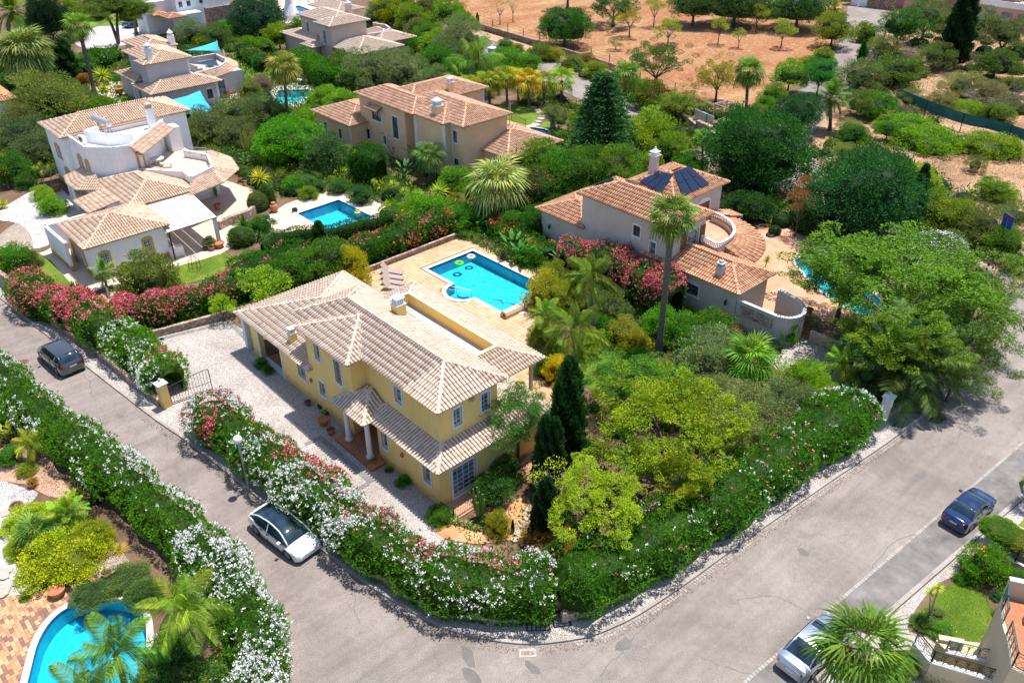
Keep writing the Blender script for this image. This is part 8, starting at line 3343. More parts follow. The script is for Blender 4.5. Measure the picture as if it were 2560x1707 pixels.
tree('fine',1845,870,110,1.7,(.10,.20,.012),'bright lime shrub beside the shaded gravel court',.9)
tree('fine',1885,905,80,1.3,(.13,.22,.012),'small lime shrub touching the street hedge',.9)
bush('round',1905,925,70,(.10,.17,.09),'pale shrub with white flowers at the end of the street hedge',.8,fl=[(WH,60)])
palm('fan',(1718,930),(1722,825),150,(.075,.165,.02),'fan palm in the right garden before the grey screen wall',24,dead=3,h=2.6)
palm('queen',(1310,935),(1318,760),170,(.062,.105,.014),'tall feathery palm beside the verandah of the yellow villa',15,dead=1)
palm('queen',(1365,790),(1355,635),150,(.062,.10,.014),'feathery palm standing by the pink oleanders',14,dead=2)
palm('date',(1350,720),(1337,645),70,(.10,.20,.02),'small palm left of the feathery palm by the oleanders',16,dead=2)
palm('date',(1258,800),(1254,725),105,(.09,.17,.02),'bushy palm behind the pool roller box',20,dead=3)
palm('date',(1262,800),(1232,770),60,(.12,.17,.02),'short palm at the pool terrace edge',14,dead=3)
bush('round',1252,680,95,(.20,.20,.022),'yellow green clipped shrub overhanging the main pool',1.1)
bush('round',1272,640,70,(.15,.17,.03),'smaller yellow shrub behind the one over the pool',1.1)
bush('fine',1290,690,80,(.16,.18,.025),'dense yellow shrub right of the pool corner',1.2)
bush('fine',1240,770,60,(.07,.10,.06),'small blue grey shrub at the terrace edge',.9)
bush('weep',1255,775,70,(.16,.22,.012),'drooping lime grass clump on the stone raised bed',.9)
bush('weep',1345,790,90,(.16,.22,.012),'drooping lime plant beside the small stone wall',.8)
bush('round',1400,720,90,(.085,.12,.05),'grey leaved bush under the feathery palm',1.2)
bush('round',1380,760,80,(.05,.13,.014),'mid green shrub under the palms',.9)
bush('round',1430,770,80,(.17,.19,.04),'pale yellow shrub left of the tall palm trunk',1.0)
bush('round',1460,790,70,(.20,.19,.015),'golden shrub beside the tall palm foot',.9)
yucca('grass',[(1515,795)],70,(.04,.06,.03),'dark spiky clump at the foot of the tall palm',name='spiky_clump')
palm('fan',(1513,812),(1545,497),140,(.062,.115,.022),'very tall slim fan palm rising in front of the grey villa',24,dead=18,trunk_r=.24)
bush('round',1570,770,110,(.04,.125,.012),'bougainvillea bush with red flowers by the grey villa wall',.9,fl=[(RD,50),(OR_,14)])
bush('round',1640,760,100,(.045,.13,.012),'second red flowered bougainvillea right of the first',.9,fl=[(RD,50),(OR_,12)])
bush('round',1600,800,120,(.035,.11,.014),'dark shrub below the bougainvilleas',.8,fl=[(RD,14)])
bush('round',1520,745,90,(.06,.17,.012),'bright green shrub left of the bougainvilleas',.9)
bush('round',1680,790,70,(.05,.14,.014),'shrub with orange flowers at the terrace edge',.8,fl=[(OR_,20)])
bush('olive',1555,830,60,(.12,.14,.07),'small grey shrub in the gap behind the low trees',.8)
bush('round',1470,830,70,(.05,.15,.012),'bright shrub behind the low spreading tree',.8)
bush('round',1280,850,70,(.30,.24,.012),'yellow flowered bush beside the verandah column',1.1,fl=[(YL,60)])
bush('round',1245,845,50,(.04,.11,.012),'dark leaved plant behind the verandah column',1.1)
bush('round',1300,905,50,(.22,.17,.02),'golden brown shrub behind the tall cypress',.9,fl=[(OR_,20)])
yucca('agave',[(1238,815)],42,(.05,.12,.03),'cycad like rosette behind the verandah corner',name='cycad')
bush('round',1160,1085,80,(.03,.085,.016),'dark shrub under the corner railing',.8)
bush('round',1130,1125,90,(.03,.08,.018),'dark shrub along the railing foot',.8)
bush('round',1178,1040,50,(.035,.10,.016),'shrub by the railing under the dark tree',.9)
bush('fine',1145,1205,62,(.17,.17,.012),'rounded mustard coloured shrub in the orange earth',1.1)
bush('mound',1010,1190,62,(.07,.16,.02),'small clipped green shrub at the villa corner',1.0)
bush('fine',1260,1240,120,(.22,.12,.04),'russet shrub behind the street corner hedge',.6)
yucca('agave',[(1052,1197)],30,(.12,.18,.06),'spiky aloe clump left of the mustard shrub',name='aloe')
yucca('agave',[(1075,1203)],26,(.14,.19,.07),'second aloe clump below the railing',name='aloe')
yucca('agave',[(1095,1212)],26,(.13,.18,.06),'third aloe clump nearest the mustard shrub',name='aloe')
yucca('agave',[(1040,1180)],24,(.12,.17,.06),'aloe clump closest to the villa corner',name='aloe')
cactus(1100,1190,1.9,.35,9,(.10,.16,.05),'tall branching green cactus in front of the french window')
cypress((1178,1222),(1176,1195),8,(.04,.12,.02),'tiny columnar conifer in the orange earth',name='conifer')
bush('round',925,1105,34,(.05,.15,.014),'small round bush by the villa front wall',.9)
bush('round',893,1078,18,(.05,.15,.016),'smallest bush at the foot of the front wall',.9)
yucca('grass',[(845,1065)],26,(.12,.13,.06),'wispy plant at the end of the drive cobbles',name='wispy_plant')
bush('small',858,1060,20,(.06,.12,.03),'little plant beside the porch step',1.0)
yucca('agave',[(742,948)],20,(.08,.2,.02),'spiky plant growing in the large terracotta pot',name='pot_plant',hh=.5)
bush('round',600,835,30,(.04,.12,.014),'small shrub at the left corner of the yellow villa',.8)
bush('round',615,850,26,(.07,.15,.014),'yellow green shrub by the carport pillar',.8)
tree('sparse',590,720,70,1.5,(.08,.15,.02),'thin crooked tree leaning over the villa roof corner',.8,limbs=4,tr=.06)
palm('fan',(1140,505),(1140,420),165,(.16,.21,.085),'large silvery fan palm behind the main pool',30,dead=12,trunk_r=.35)
bush('round',812,622,76,(.24,.23,.015),'golden yellow conifer bush at the villa roof corner',1.5)
tree('round',760,600,105,1.9,(.05,.11,.022),'dull green tree behind the villa roof',.9)
tree('round',700,610,90,2.0,(.045,.12,.014),'leafy tree behind the pink hedge',.9,fl=[(PK,16)])
tree('small',640,680,120,1.8,(.12,.20,.015),'fruit tree with light green leaves above the drive wall',.8,limbs=6)
tree('small',590,650,90,2.0,(.13,.20,.018),'second light green fruit tree behind the drive wall',.8,limbs=6)
tree('small',510,705,62,1.2,(.13,.22,.014),'lime leaved small tree at the end of the pink hedge',.9,limbs=5)
cypress((742,600),(738,508),40,(.03,.08,.016),'upright conifer standing proud of the clipped pool hedge',name='conifer')
for i,(x,y,w,hm,lab) in enumerate([(1175,590,60,2.4,'big leaved banana plant behind the pool corner'),(1195,605,50,2.0,'second banana plant at the pool back edge'),(1120,520,60,2.2,'banana plant below the silvery fan palm'),(1095,530,50,1.9,'shorter banana plant left of the silvery palm'),(1290,610,40,1.6,'banana plant among the orange flowers'),(1240,600,40,1.5,'low banana plant beside the pink oleanders')]):
 strelitzia(x,y,w,hm,(.035,.14,.035),lab)
yucca('grass',[(1070,545)],44,(.11,.12,.04),'dry spiky grass clump at the pool terrace end',name='spiky_clump')
yucca('grass',[(1095,555)],36,(.10,.12,.05),'second dry grass clump by the hedge wall',name='spiky_clump')
bush('round',1220,590,60,(.05,.14,.014),'green shrub behind the pool handrail side',.8)
bush('round',1225,520,80,(.03,.10,.014),'dark shrub left of the grey villa annex',1.0)
bush('round',1180,520,70,(.045,.12,.014),'shrub with red flowers between palm and annex',1.0,fl=[(RD,16)])
bush('round',1230,440,100,(.04,.09,.02),'bush covered in crimson flowers behind the grey villa annex',1.0,fl=[(RD,110)])
bush('round',1250,400,60,(.10,.10,.07),'pale mauve flowered shrub behind the annex',1.0,fl=[(PK,20)])
tree('round',1290,400,110,1.8,(.05,.15,.018),'bright green tree between palm and conifer',.9)
tree('round',1230,370,120,2.0,(.085,.14,.022),'loose light green tree before the peach villa annex',.8)
bush('round',1180,490,50,(.02,.07,.014),'deep green shrub under the silvery palm',1.0)
bush('round',1060,505,80,(.05,.15,.014),'low shrub right of the flowering border',.8)
bush('fine',945,530,50,(.14,.16,.10),'silver shrub by the white villa pool hedge',.8)
bush('fine',940,470,42,(.13,.16,.11),'silvery cushion shrub behind the white villa pool',.8)
bush('round',990,490,100,(.07,.17,.014),'bright shrub in the mixed border',.8)
# grey villa garden and the big trees
tree('dome',1740,360,232,3.3,(.022,.078,.020),'large dark green domed tree behind the grey villa',.95,limbs=8)
tree('dome',1988,460,248,3.4,(.020,.072,.026),'largest dark domed tree right of the russet tree',.95,limbs=8)
cypress((2085,540),(2092,372),40,(.022,.07,.02),'dark cypress spire on the right of the domed tree')
cypress((2078,590),(2078,500),24,(.03,.09,.02),'small cypress below the dark cypress spire')
tree('small',1840,470,58,3.0,(.20,.085,.035),'russet leaved small tree between the two domed trees',1.3,tr=.07)
tree('small',1850,425,40,3.6,(.22,.09,.045),'upper russet leafed tree beside the dome',1.2,tr=.06)
tree('broad',2060,670,420,4.1,(.062,.128,.014),'very broad feathery green tree spreading over the turquoise pool',.50,limbs=11,bark='bark_pale')
tree('broad',2080,780,240,3.6,(.085,.135,.012),'lower front bough of yellow green foliage before the broad tree',.55,limbs=6)
tree('broad',1945,640,210,3.6,(.062,.128,.014),'left hand feathery tree by the end of the turquoise pool',.55,limbs=6)
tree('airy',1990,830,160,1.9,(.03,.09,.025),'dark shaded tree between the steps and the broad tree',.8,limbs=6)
tree('weep',2240,700,230,3.4,(.075,.115,.035),'grey green weeping tree overhanging the wide street',.85,limbs=8)
tree('weep',2215,790,190,2.9,(.07,.115,.035),'lower weeping tree above the date palm and the street',.85,limbs=7)
tree('weep',2195,860,150,2.1,(.065,.11,.035),'drooping green boughs at the edge of the wide street',.9,limbs=5)
palm('date',(2095,880),(2078,850),300,(.045,.085,.030),'wide date palm with arching fronds beside the white gate pillar',46,dead=4,h=1.9,trunk_r=.4)
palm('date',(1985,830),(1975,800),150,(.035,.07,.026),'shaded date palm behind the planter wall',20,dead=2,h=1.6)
palm('queen',(1945,905),(1940,842),115,(.12,.20,.025),'light green feathery palm in front of the date palm',18,dead=1,h=1.6)
bush('round',2150,590,140,(.07,.12,.04),'huge shrub covered with white blossom by the right hand lane',.8,fl=[(WH,420)],fsz=.07)
bush('round',2100,585,40,(.05,.13,.02),'green shrub beside the white blossoming shrub',.9)
bush('round',2125,640,70,(.08,.12,.04),'shrub with reddish flowers below the white blossom',.8,fl=[(RD,20)])
bush('round',1980,820,50,(.02,.06,.018),'dark clipped bush beside the brick steps',1.2)
bush('round',1810,770,46,(.06,.17,.014),'bright climbing shrub on the rounded wall end',1.4)
bush('small',1860,745,50,(.07,.10,.05),'straggly plant in the planters by the steps',.8)
yucca('yucca',[(1762,600)],34,(.12,.18,.05),'small palm like plant in the curved terrace bed',name='dracaena',hh=.7)
yucca('yucca',[(1748,622)],30,(.10,.16,.04),'second palm like plant lower in the curved terrace bed',name='dracaena',hh=.6)
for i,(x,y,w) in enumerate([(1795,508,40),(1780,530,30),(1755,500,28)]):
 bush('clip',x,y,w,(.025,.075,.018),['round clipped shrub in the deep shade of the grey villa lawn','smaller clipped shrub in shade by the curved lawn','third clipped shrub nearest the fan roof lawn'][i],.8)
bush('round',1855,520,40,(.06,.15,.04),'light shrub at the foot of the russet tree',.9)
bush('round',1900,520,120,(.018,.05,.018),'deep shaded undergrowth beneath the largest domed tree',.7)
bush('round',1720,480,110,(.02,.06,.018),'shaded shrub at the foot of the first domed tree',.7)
cypress((1378,395),(1378,165),190,(.024,.068,.030),'big dark pyramidal conifer in the centre of the photograph',kind='conifer',name='conifer_tree')
tree('fine',1330,400,150,1.7,(.045,.10,.014),'dark green rounded shrub tree left of the white chimney',.8)
tree('fine',1400,395,150,1.9,(.07,.12,.014),'olive green clipped tree behind the solar panels',.8)
tree('round',1445,330,120,2.0,(.13,.18,.014),'yellow green tree right of the dark conifer',.9)
tree('round',1500,310,110,2.2,(.12,.18,.014),'second yellow green tree near the lane',.9)
tree('round',1540,345,90,1.6,(.08,.14,.016),'leafy shrub tree above the grey villa roof',.9)
bush('round',1480,380,80,(.10,.16,.014),'light shrub close behind the solar panelled roof',.8)
bush('round',1580,380,80,(.045,.14,.014),'green shrub at the left of the first domed tree',.8)
palm('fan',(1612,395),(1615,318),62,(.07,.16,.02),'small fan palm by the lane bend',18,dead=2)
palm('fan',(1560,385),(1560,350),60,(.09,.17,.03),'low fan palm beside the lane above the roof',16,dead=1)
palm('fan',(1440,195),(1440,170),86,(.07,.15,.02),'fan palm with brown skirt right of the conifer top',22,dead=16,h=5.0)
palm('fan',(1712,262),(1720,165),92,(.06,.13,.022),'tall fan palm at the corner of the red field',28,dead=14)
palm('fan',(1490,300),(1495,262),60,(.10,.18,.03),'small fan palm below the red bougainvillea',16,dead=2)
tree('airy',1510,140,130,4.0,(.045,.085,.018),'dark spreading carob like tree beside the skirted fan palm',.7)
bush('round',1490,225,80,(.06,.12,.016),'scarlet bougainvillea bush at the lane edge',.9,fl=[(RD,170)])
bush('round',1450,205,50,(.07,.12,.02),'small bougainvillea left of the scarlet one',.9,fl=[(RD,50)])
bush('round',1545,255,70,(.11,.14,.02),'olive green shrub below the scarlet bougainvillea',.9)
tree('airy',1565,235,90,2.6,(.12,.15,.03),'light olive tree at the field edge',.7)
tree('airy',1650,180,100,3.0,(.15,.15,.03),'yellowish almond tree left of the tall fan palm',.9)
bush('round',1690,270,50,(.06,.07,.05),'dark purple leaved shrub by the pergola frame',1.0)
bush('round',1738,265,50,(.06,.13,.02),'pink flowering oleander beside the lane',.9,fl=[(PK,90)])
tree('dome',1830,265,105,2.5,(.022,.065,.030),'dark blue green tree beside the date palm on the lane',.9)
palm('date',(1905,300),(1910,225),100,(.055,.12,.020),'date palm on the right side of the lane',34,dead=4)
tree('round',1885,170,75,2.8,(.03,.13,.03),'bright green tree on the lane bend',.9)
tree('round',1815,175,80,2.2,(.09,.17,.025),'pale green shrub tree at the far end of the lane verge',.8)
bush('round',1775,215,60,(.08,.15,.02),'large verge shrub left of the lane',.7)
bush('round',1760,240,50,(.05,.14,.014),'small verge shrub near the pink oleander',.7)
bush('round',1855,150,50,(.10,.14,.02),'yellow green verge shrub near the fig like tree',.7)
bush('round',1890,130,50,(.10,.15,.02),'verge shrub with yellow flowers',.7,fl=[(YL,50)])
tree('round',1915,70,90,2.6,(.09,.12,.02),'broad leaved fig like tree beside the upper lane',.8)
palm('date',(1915,50),(1918,20),70,(.13,.16,.06),'grey date palm at the top of the lane',24,dead=2,h=3.2)
cypress((1976,145),(1976,95),16,(.03,.10,.02),'young pointed conifer on the lane side',name='conifer')
bush('round',1985,120,30,(.05,.13,.02),'small tree beside the young pointed conifer',.9)
bush('round',1990,80,60,(.09,.14,.02),'shrub at the start of the green netting fence',.8)
# right hand scrub
bush('mound',2130,330,158,(.095,.19,.008),'large bright green mound of clipped looking scrub',.42,name='scrub_mound')
bush('mound',2075,292,122,(.085,.165,.010),'second bright mound touching the largest one',.42,name='scrub_mound')
bush('mound',2275,345,150,(.105,.17,.014),'wide olive green mound at the right edge',.45,name='scrub_mound')
bush('mound',2215,258,96,(.105,.18,.012),'rounded yellow green mound above the netting fence',.5,name='scrub_mound')
bush('round',2290,262,70,(.075,.12,.03),'dull green round shrub right of the yellow green mound',.7)
bush('olive',2240,380,50,(.10,.11,.055),'small grey shrub between the two big mounds',.9)
tree('round',2130,480,110,1.4,(.10,.15,.018),'yellow green shrub right of the domed tree',.8)
tree('round',2090,410,110,1.2,(.13,.17,.014),'pale mound behind the cypress spire',.6)
tree('round',2190,500,100,1.5,(.11,.15,.018),'mid green scrub tree by the verge',.8)
tree('olive',2260,520,120,1.5,(.09,.12,.045),'grey scrub tree with bare twigs',.8)
tree('round',2310,560,90,1.3,(.06,.13,.016),'green scrub behind the blue sign',.8)
tree('olive',2330,500,90,1.4,(.085,.11,.045),'grey green scrub at the right edge above the sign',.8)
bush('round',2285,440,90,(.09,.15,.016),'green shrub on the dry grass slope',.6)
bush('round',2180,560,60,(.15,.13,.09),'shrub with faded pinkish flower heads',.9,fl=[(PK,20)])
bush('round',2330,610,60,(.08,.15,.02),'bush overhanging the rubble wall',.8)
for i,(k,x,y,w,z,c,lab) in enumerate([('olive',1975,180,150,1.6,(.07,.095,.035),'large olive scrub beside the netting fence'),('round',2060,170,140,1.6,(.06,.10,.022),'dark green scrub tree in the centre of the right hand thicket'),('olive',1975,240,120,1.4,(.075,.10,.035),'grey scrub left of the date palm crown'),('round',2010,245,110,1.3,(.045,.12,.014),'bright leaved scrub right of the lane date palm'),('round',2040,300,70,1.2,(.05,.12,.016),'rounded green scrub above the bright mounds'),('olive',1945,350,80,1.2,(.12,.15,.05),'pale scrub beside the first domed tree'),('round',1965,310,80,1.2,(.035,.10,.016),'dark green scrub between the palms and mounds'),('olive',1950,290,70,1.2,(.13,.15,.06),'light grey shrub under the lane date palm'),('olive',2130,40,150,4.0,(.05,.085,.028),'broad dark tree at the top of the right hand lane'),('olive',2230,60,160,4.2,(.065,.09,.035),'wide olive tree left of the tall far cypress'),('round',2070,60,130,4.0,(.035,.085,.022),'leafy tree overhanging the upper lane'),('olive',2310,80,140,3.6,(.07,.095,.04),'grey green tree in front of the pink building'),('olive',2150,130,110,2.0,(.065,.095,.03),'scrub tree left of the far cypress foot'),('round',2290,150,120,2.0,(.05,.085,.025),'dark scrub tree right of the far cypress'),('olive',2210,200,120,1.2,(.10,.12,.05),'grey brush on the bare slope'),('olive',2270,210,100,1.2,(.13,.12,.07),'pale dry brush right of the slope'),('olive',2160,240,100,1.0,(.12,.12,.05),'straggling brush above the netting fence'),('round',2330,200,80,1.3,(.08,.11,.03),'scrub bush at the right edge of the slope'),('olive',2090,230,90,1.0,(.11,.12,.045),'low brush beside the netting fence'),('round',2180,60,90,3.2,(.03,.075,.022),'dense tree behind the upper thicket'),('olive',2030,110,90,1.8,(.08,.11,.035),'scrub tree beside the upper netting fence'),('round',2345,120,80,2.6,(.045,.08,.03),'dark tree at the top right edge')]):
 tree(k,x,y,w*.82,z,c,lab,.65,name='scrub_tree',limbs=5)
cypress((2182,152),(2212,-40),66,(.012,.036,.016),'giant dark cypress at the top right')
x_,y_=A(2290,550)
t=thing('dead_brush','pale grey leafless brush tangled beside the verge wall','brush',(x_,y_,0))
twigs(t,x_,y_,.3,14,1.1,sd=9)
x_,y_=A(2180,470)
t=thing('dead_brush','bare grey twigs between scrub trees right of the domed tree','brush',(x_,y_,0))
twigs(t,x_,y_,.3,10,.7,sd=19)
x_,y_=A(2300,230)
t=thing('dead_brush','silver grey fallen branches on the right hand slope','brush',(x_,y_,0))
twigs(t,x_,y_,.2,18,1.3,sd=29)
x_,y_=A(2250,240)
t=thing('dead_brush','grey dry branches left of the fallen ones on the slope','brush',(x_,y_,0))
twigs(t,x_,y_,.2,14,1.2,sd=39)
x_,y_=A(2110,150)
t=thing('dead_brush','heap of dry cut branches near the far cypress','brush',(x_,y_,0))
twigs(t,x_,y_,.1,22,1.6,sd=49)
# red field
for i,(k,x,y,w,z,c,asp,lab) in enumerate([('dome',1298,68,118,2.6,(.030,.085,.020),.8,'biggest dark green carob tree on the red field'),('airy',1410,20,130,3.0,(.035,.09,.022),.7,'dark tree at the top edge of the field left of centre'),('small',1448,42,56,3.0,(.17,.15,.03),.7,'yellowing almond tree with a short trunk'),('small',1505,18,48,3.2,(.15,.16,.04),.7,'thin almond tree near the top of the field'),('small',1537,66,60,2.6,(.17,.19,.03),.7,'light almond tree with leaning trunk'),('small',1654,60,42,2.8,(.16,.19,.03),.9,'small lime leaved tree in the middle of the field'),('small',1700,80,32,2.0,(.17,.17,.05),.8,'smallest almond tree on the field'),('small',1800,68,52,2.8,(.13,.18,.03),.9,'almond tree with a dark shadow near the lane'),('dome',1595,15,110,3.2,(.04,.075,.028),.7,'grey green carob at the top of the field'),('dome',1690,15,150,3.2,(.035,.07,.025),.7,'wide dark carob at the top right of the field'),('dome',1835,22,140,3.2,(.035,.075,.028),.7,'dark broad tree beside the top of the lane'),('small',1742,30,44,3.0,(.15,.18,.03),.9,'yellow green almond before the wide carob'),('sparse',1148,15,40,3.0,(.12,.12,.05),.8,'bare thin tree at the top left of the field'),('sparse',1178,10,34,3.0,(.13,.13,.05),.8,'second bare thin tree beside the first'),('airy',1305,-30,110,4.0,(.03,.07,.02),.6,'tree cut off by the top edge above the field'),('small',1415,100,40,1.0,(.17,.15,.07),.6,'low dry bush on the field'),('dome',1760,-25,120,4.0,(.035,.075,.025),.6,'dark tree at the very top of the field')]):
 tree(k,x,y,w,z,c,lab,asp,name='field_tree',group='trees scattered over the red field',limbs=5)
cypress((1097,65),(1097,30),8,(.03,.08,.02),'thin young cypress at the field edge')
for i,(x,y,w,c,lab,fl) in enumerate([(1160,105,40,(.07,.12,.02),'verge bush below the lane wall',None),(1190,112,30,(.13,.15,.02),'small yellowish bush on the lane verge',None),(1240,125,60,(.08,.12,.02),'verge shrub beside the lane by the carob',None),(1270,128,50,(.16,.17,.02),'yellow green verge shrub by the carob',None),(1310,150,60,(.09,.13,.03),'shrub with faint red flowers on the verge',[(RD,10)]),(1345,140,46,(.12,.10,.04),'reddish shrub on the lane verge',[(RD,30)]),(1370,165,60,(.14,.17,.02),'yellow verge shrub left of the conifer',None),(1170,145,90,(.06,.16,.016),'bright green bush beside the lane',None),(1215,150,60,(.05,.13,.016),'green bush next to the bright lane bush',None),(1130,175,80,(.05,.12,.02),'dark bush behind the yellow fan palms',[(PK,10)]),(1095,150,60,(.05,.12,.02),'bush left of the white lane pillar',None)]):
 bush('round',x,y,w,c,lab,.7,fl=fl)
for i,(x,y,tx,ty,w,c) in enumerate([(1085,245,1083,200,74,(.16,.20,.02)),(1125,243,1122,190,78,(.13,.16,.02)),(1165,244,1163,182,76,(.15,.17,.014)),(1215,248,1213,185,84,(.21,.18,.012)),(1250,240,1248,188,76,(.15,.17,.016)),(1290,238,1290,185,84,(.12,.19,.02)),(1190,235,1190,178,70,(.17,.17,.014))]):
 palm('fan',(x,y),(tx,ty),w,c,['leftmost low fan palm of the yellow palm row','second fan palm of the yellow palm row','third yellow fan palm before the lane','most golden fan palm of the row','yellow fan palm right of the most golden one','greener fan palm at the right end of the row','fan palm behind the golden ones'][i],18,dead=3,group='yellow fan palms beside the lane')
palm('queen',(1095,215),(1090,150),150,(.08,.15,.03),'wide feathery palm behind the yellow palm row',24,dead=1)
palm('queen',(1050,230),(1055,180),90,(.09,.16,.03),'smaller feathery palm above the peach villa roof',18,dead=1)
tree('olive',1270,262,60,2.0,(.09,.11,.04),'gnarled olive tree beside the peach villa lawn',.6,bark='bark_pale',tr=.35,limbs=6)
bush('round',1330,290,50,(.09,.15,.02),'yellowish shrub left of the conifer foot',.9)
# peach villa surroundings
tree('dome',665,325,158,2.2,(.050,.165,.008),'bright green flat topped tree left of the peach villa',.62,limbs=6,bark='bark')
tree('round',747,360,100,1.5,(.05,.10,.045),'grey green bush tree with visible trunk left of the block hedge',1.0,limbs=6)
palm('fan',(663,285),(650,155),96,(.13,.15,.035),'tall fan palm with drooping tan fronds beside the small pool',34,dead=18)
palm('fan',(1092,385),(1095,330),105,(.10,.18,.02),'feathery palm against the peach villa corner',24,dead=5)
palm('fan',(990,420),(985,360),90,(.05,.11,.03),'dark fan palm by the white corner strip of the peach villa',24,dead=4)
for i,(x,y,hm,lab) in enumerate([(925,350,3.0,'tall banana plant in front of the peach villa'),(905,360,2.2,'banana plant left of the tall window'),(960,385,2.8,'second tall banana plant by the peach villa wall'),(930,410,2.0,'banana plant at the block hedge corner'),(880,330,1.8,'low banana plant below the bay window')]):
 strelitzia(x,y,60,hm,(.05,.14,.05),lab,8)
for i,(x,y,w,c,lab) in enumerate([(700,420,50,(.07,.13,.05),'small silver shrub in the gravel bed'),(673,428,52,(.05,.15,.012),'rounded green shrub by the cream patio'),(708,445,44,(.09,.15,.02),'flowering cushion beside the cream patio'),(730,430,40,(.04,.10,.04),'blue green shrub behind the patio'),(780,430,50,(.04,.10,.03),'shaded shrub under the block hedge'),(830,450,60,(.03,.08,.03),'bluish shrub at the foot of the block hedge'),(790,360,60,(.12,.17,.02),'yellow tipped shrub behind the block hedge')]):
 bush('round',x,y,w,c,lab,.75)
for i,(hx,hy,bx2,by2,w,lab) in enumerate([(905,425,905,460,34,'yucca beside the block hedge'),(930,440,932,470,30,'second yucca right of the block hedge'),(960,445,960,478,34,'third yucca before the peach villa'),(1010,440,1008,470,60,'broad lime yucca clump left of the silvery palm'),(860,418,868,445,22,'single stemmed young yucca by the pool hedge'),(890,470,890,485,26,'low yucca in the mixed border')]):
 yucca('yucca',[(hx,hy)],w,(.16,.22,.03),lab,base=(bx2,by2))
bush('round',1050,420,90,(.08,.17,.015),'leafy clump under the silvery palm',.8)
bush('round',960,480,80,(.09,.18,.014),'light bush at the start of the mixed border',.8)
for i,(x,y,w,c,lab) in enumerate([(700,275,60,(.10,.18,.014),'fan leaved shrub by the small angular pool'),(745,225,70,(.11,.19,.014),'lime palm like clump above the small pool'),(790,240,80,(.09,.18,.014),'second lime clump behind the peach villa annex'),(715,262,50,(.045,.13,.014),'dark hedge like shrub along the small pool'),(620,250,60,(.05,.13,.014),'green shrub left of the tall fan palm'),(650,265,60,(.06,.16,.014),'shrub at the foot of the tall fan palm'),(840,235,60,(.08,.16,.016),'shrub behind the peach villa roof'),(690,300,70,(.11,.17,.016),'yellow green clump at the annex corner'),(600,195,50,(.13,.10,.10),'mauve flowered shrub near the lilac villa'),(575,205,50,(.11,.14,.05),'silver shrub on the lilac villa lawn edge')]):
 bush('round',x,y,w,c,lab,.75)
for i,(k,x,y,w,z,c,lab) in enumerate([('olive',545,270,120,2.0,(.085,.11,.05),'olive tree right of the white villa roof'),('olive',600,255,100,2.2,(.075,.105,.045),'olive tree beside the tall fan palm'),('olive',480,290,110,1.8,(.09,.115,.055),'olive tree below the blue shade sail'),('olive',540,310,90,1.3,(.08,.105,.05),'lower olive bush by the cactus'),('olive',850,165,130,2.4,(.085,.12,.06),'grey olive tree before the beige villa'),('olive',920,165,120,2.4,(.09,.125,.065),'second grey olive tree before the beige villa'),('round',795,160,90,2.0,(.06,.11,.02),'dark leafed tree left of the olives'),('olive',1060,90,120,3.0,(.09,.12,.065),'large grey olive tree by the lane'),('olive',1035,125,100,2.0,(.08,.11,.05),'lower grey olive beside the lane'),('olive',1000,185,80,1.8,(.09,.12,.06),'small olive tree near the feathery palms')]):
 tree(k,x,y,w,z,c,lab,.8,name='olive_tree',limbs=7)
cactus(575,355,2.6,.9,22,(.20,.20,.07),'large pale candelabra cactus by the round verandah')
for i,(x,y,w,c,lab) in enumerate([(560,320,60,(.12,.15,.04),'scrubby plants above the round verandah'),(500,320,40,(.11,.16,.02),'shrub right of the stair railing'),(620,370,60,(.12,.16,.03),'rockery shrub by the bright flat topped tree'),(600,400,50,(.06,.08,.05),'dark rockery plant behind the round verandah')]):
 bush('round',x,y,w,c,lab,.6)
yucca('agave',[(565,375)],52,(.04,.09,.03),'dark cycad rosette beside the round verandah',name='cycad',hh=.4)
yucca('yucca',[(597,410)],62,(.20,.22,.02),'yellow green palm like plant above the clipped bushes',base=(597,432),name='dracaena')
yucca('yucca',[(465,316)],28,(.18,.24,.03),'yucca head above the stair railing',base=(450,340))
yucca('yucca',[(500,305)],30,(.17,.23,.03),'yucca head right of the stair railing',base=(492,330))
yucca('yucca',[(530,305)],36,(.16,.22,.03),'broad yucca by the olive trees',base=(525,330))
bush('clip',592,465,48,(.09,.13,.04),'pale clipped dome shrub on the curved wall',1.1)
bush('clip',614,452,40,(.045,.11,.02),'dark clipped column shrub beside the pale dome',1.6)
bush('clip',553,545,62,(.055,.11,.02),'clipped round shrub by the patio edge of the white villa',.8)
yucca('agave',[(560,520)],66,(.035,.08,.02),'dark cycad behind the clipped round shrub',name='cycad',hh=.5)
yucca('agave',[(595,545)],40,(.035,.08,.02),'second dark cycad right of the round shrub',name='cycad',hh=.3)
cactus(498,452,1.2,.2,5,(.08,.17,.03),'cactus growing in the pot by the verandah')
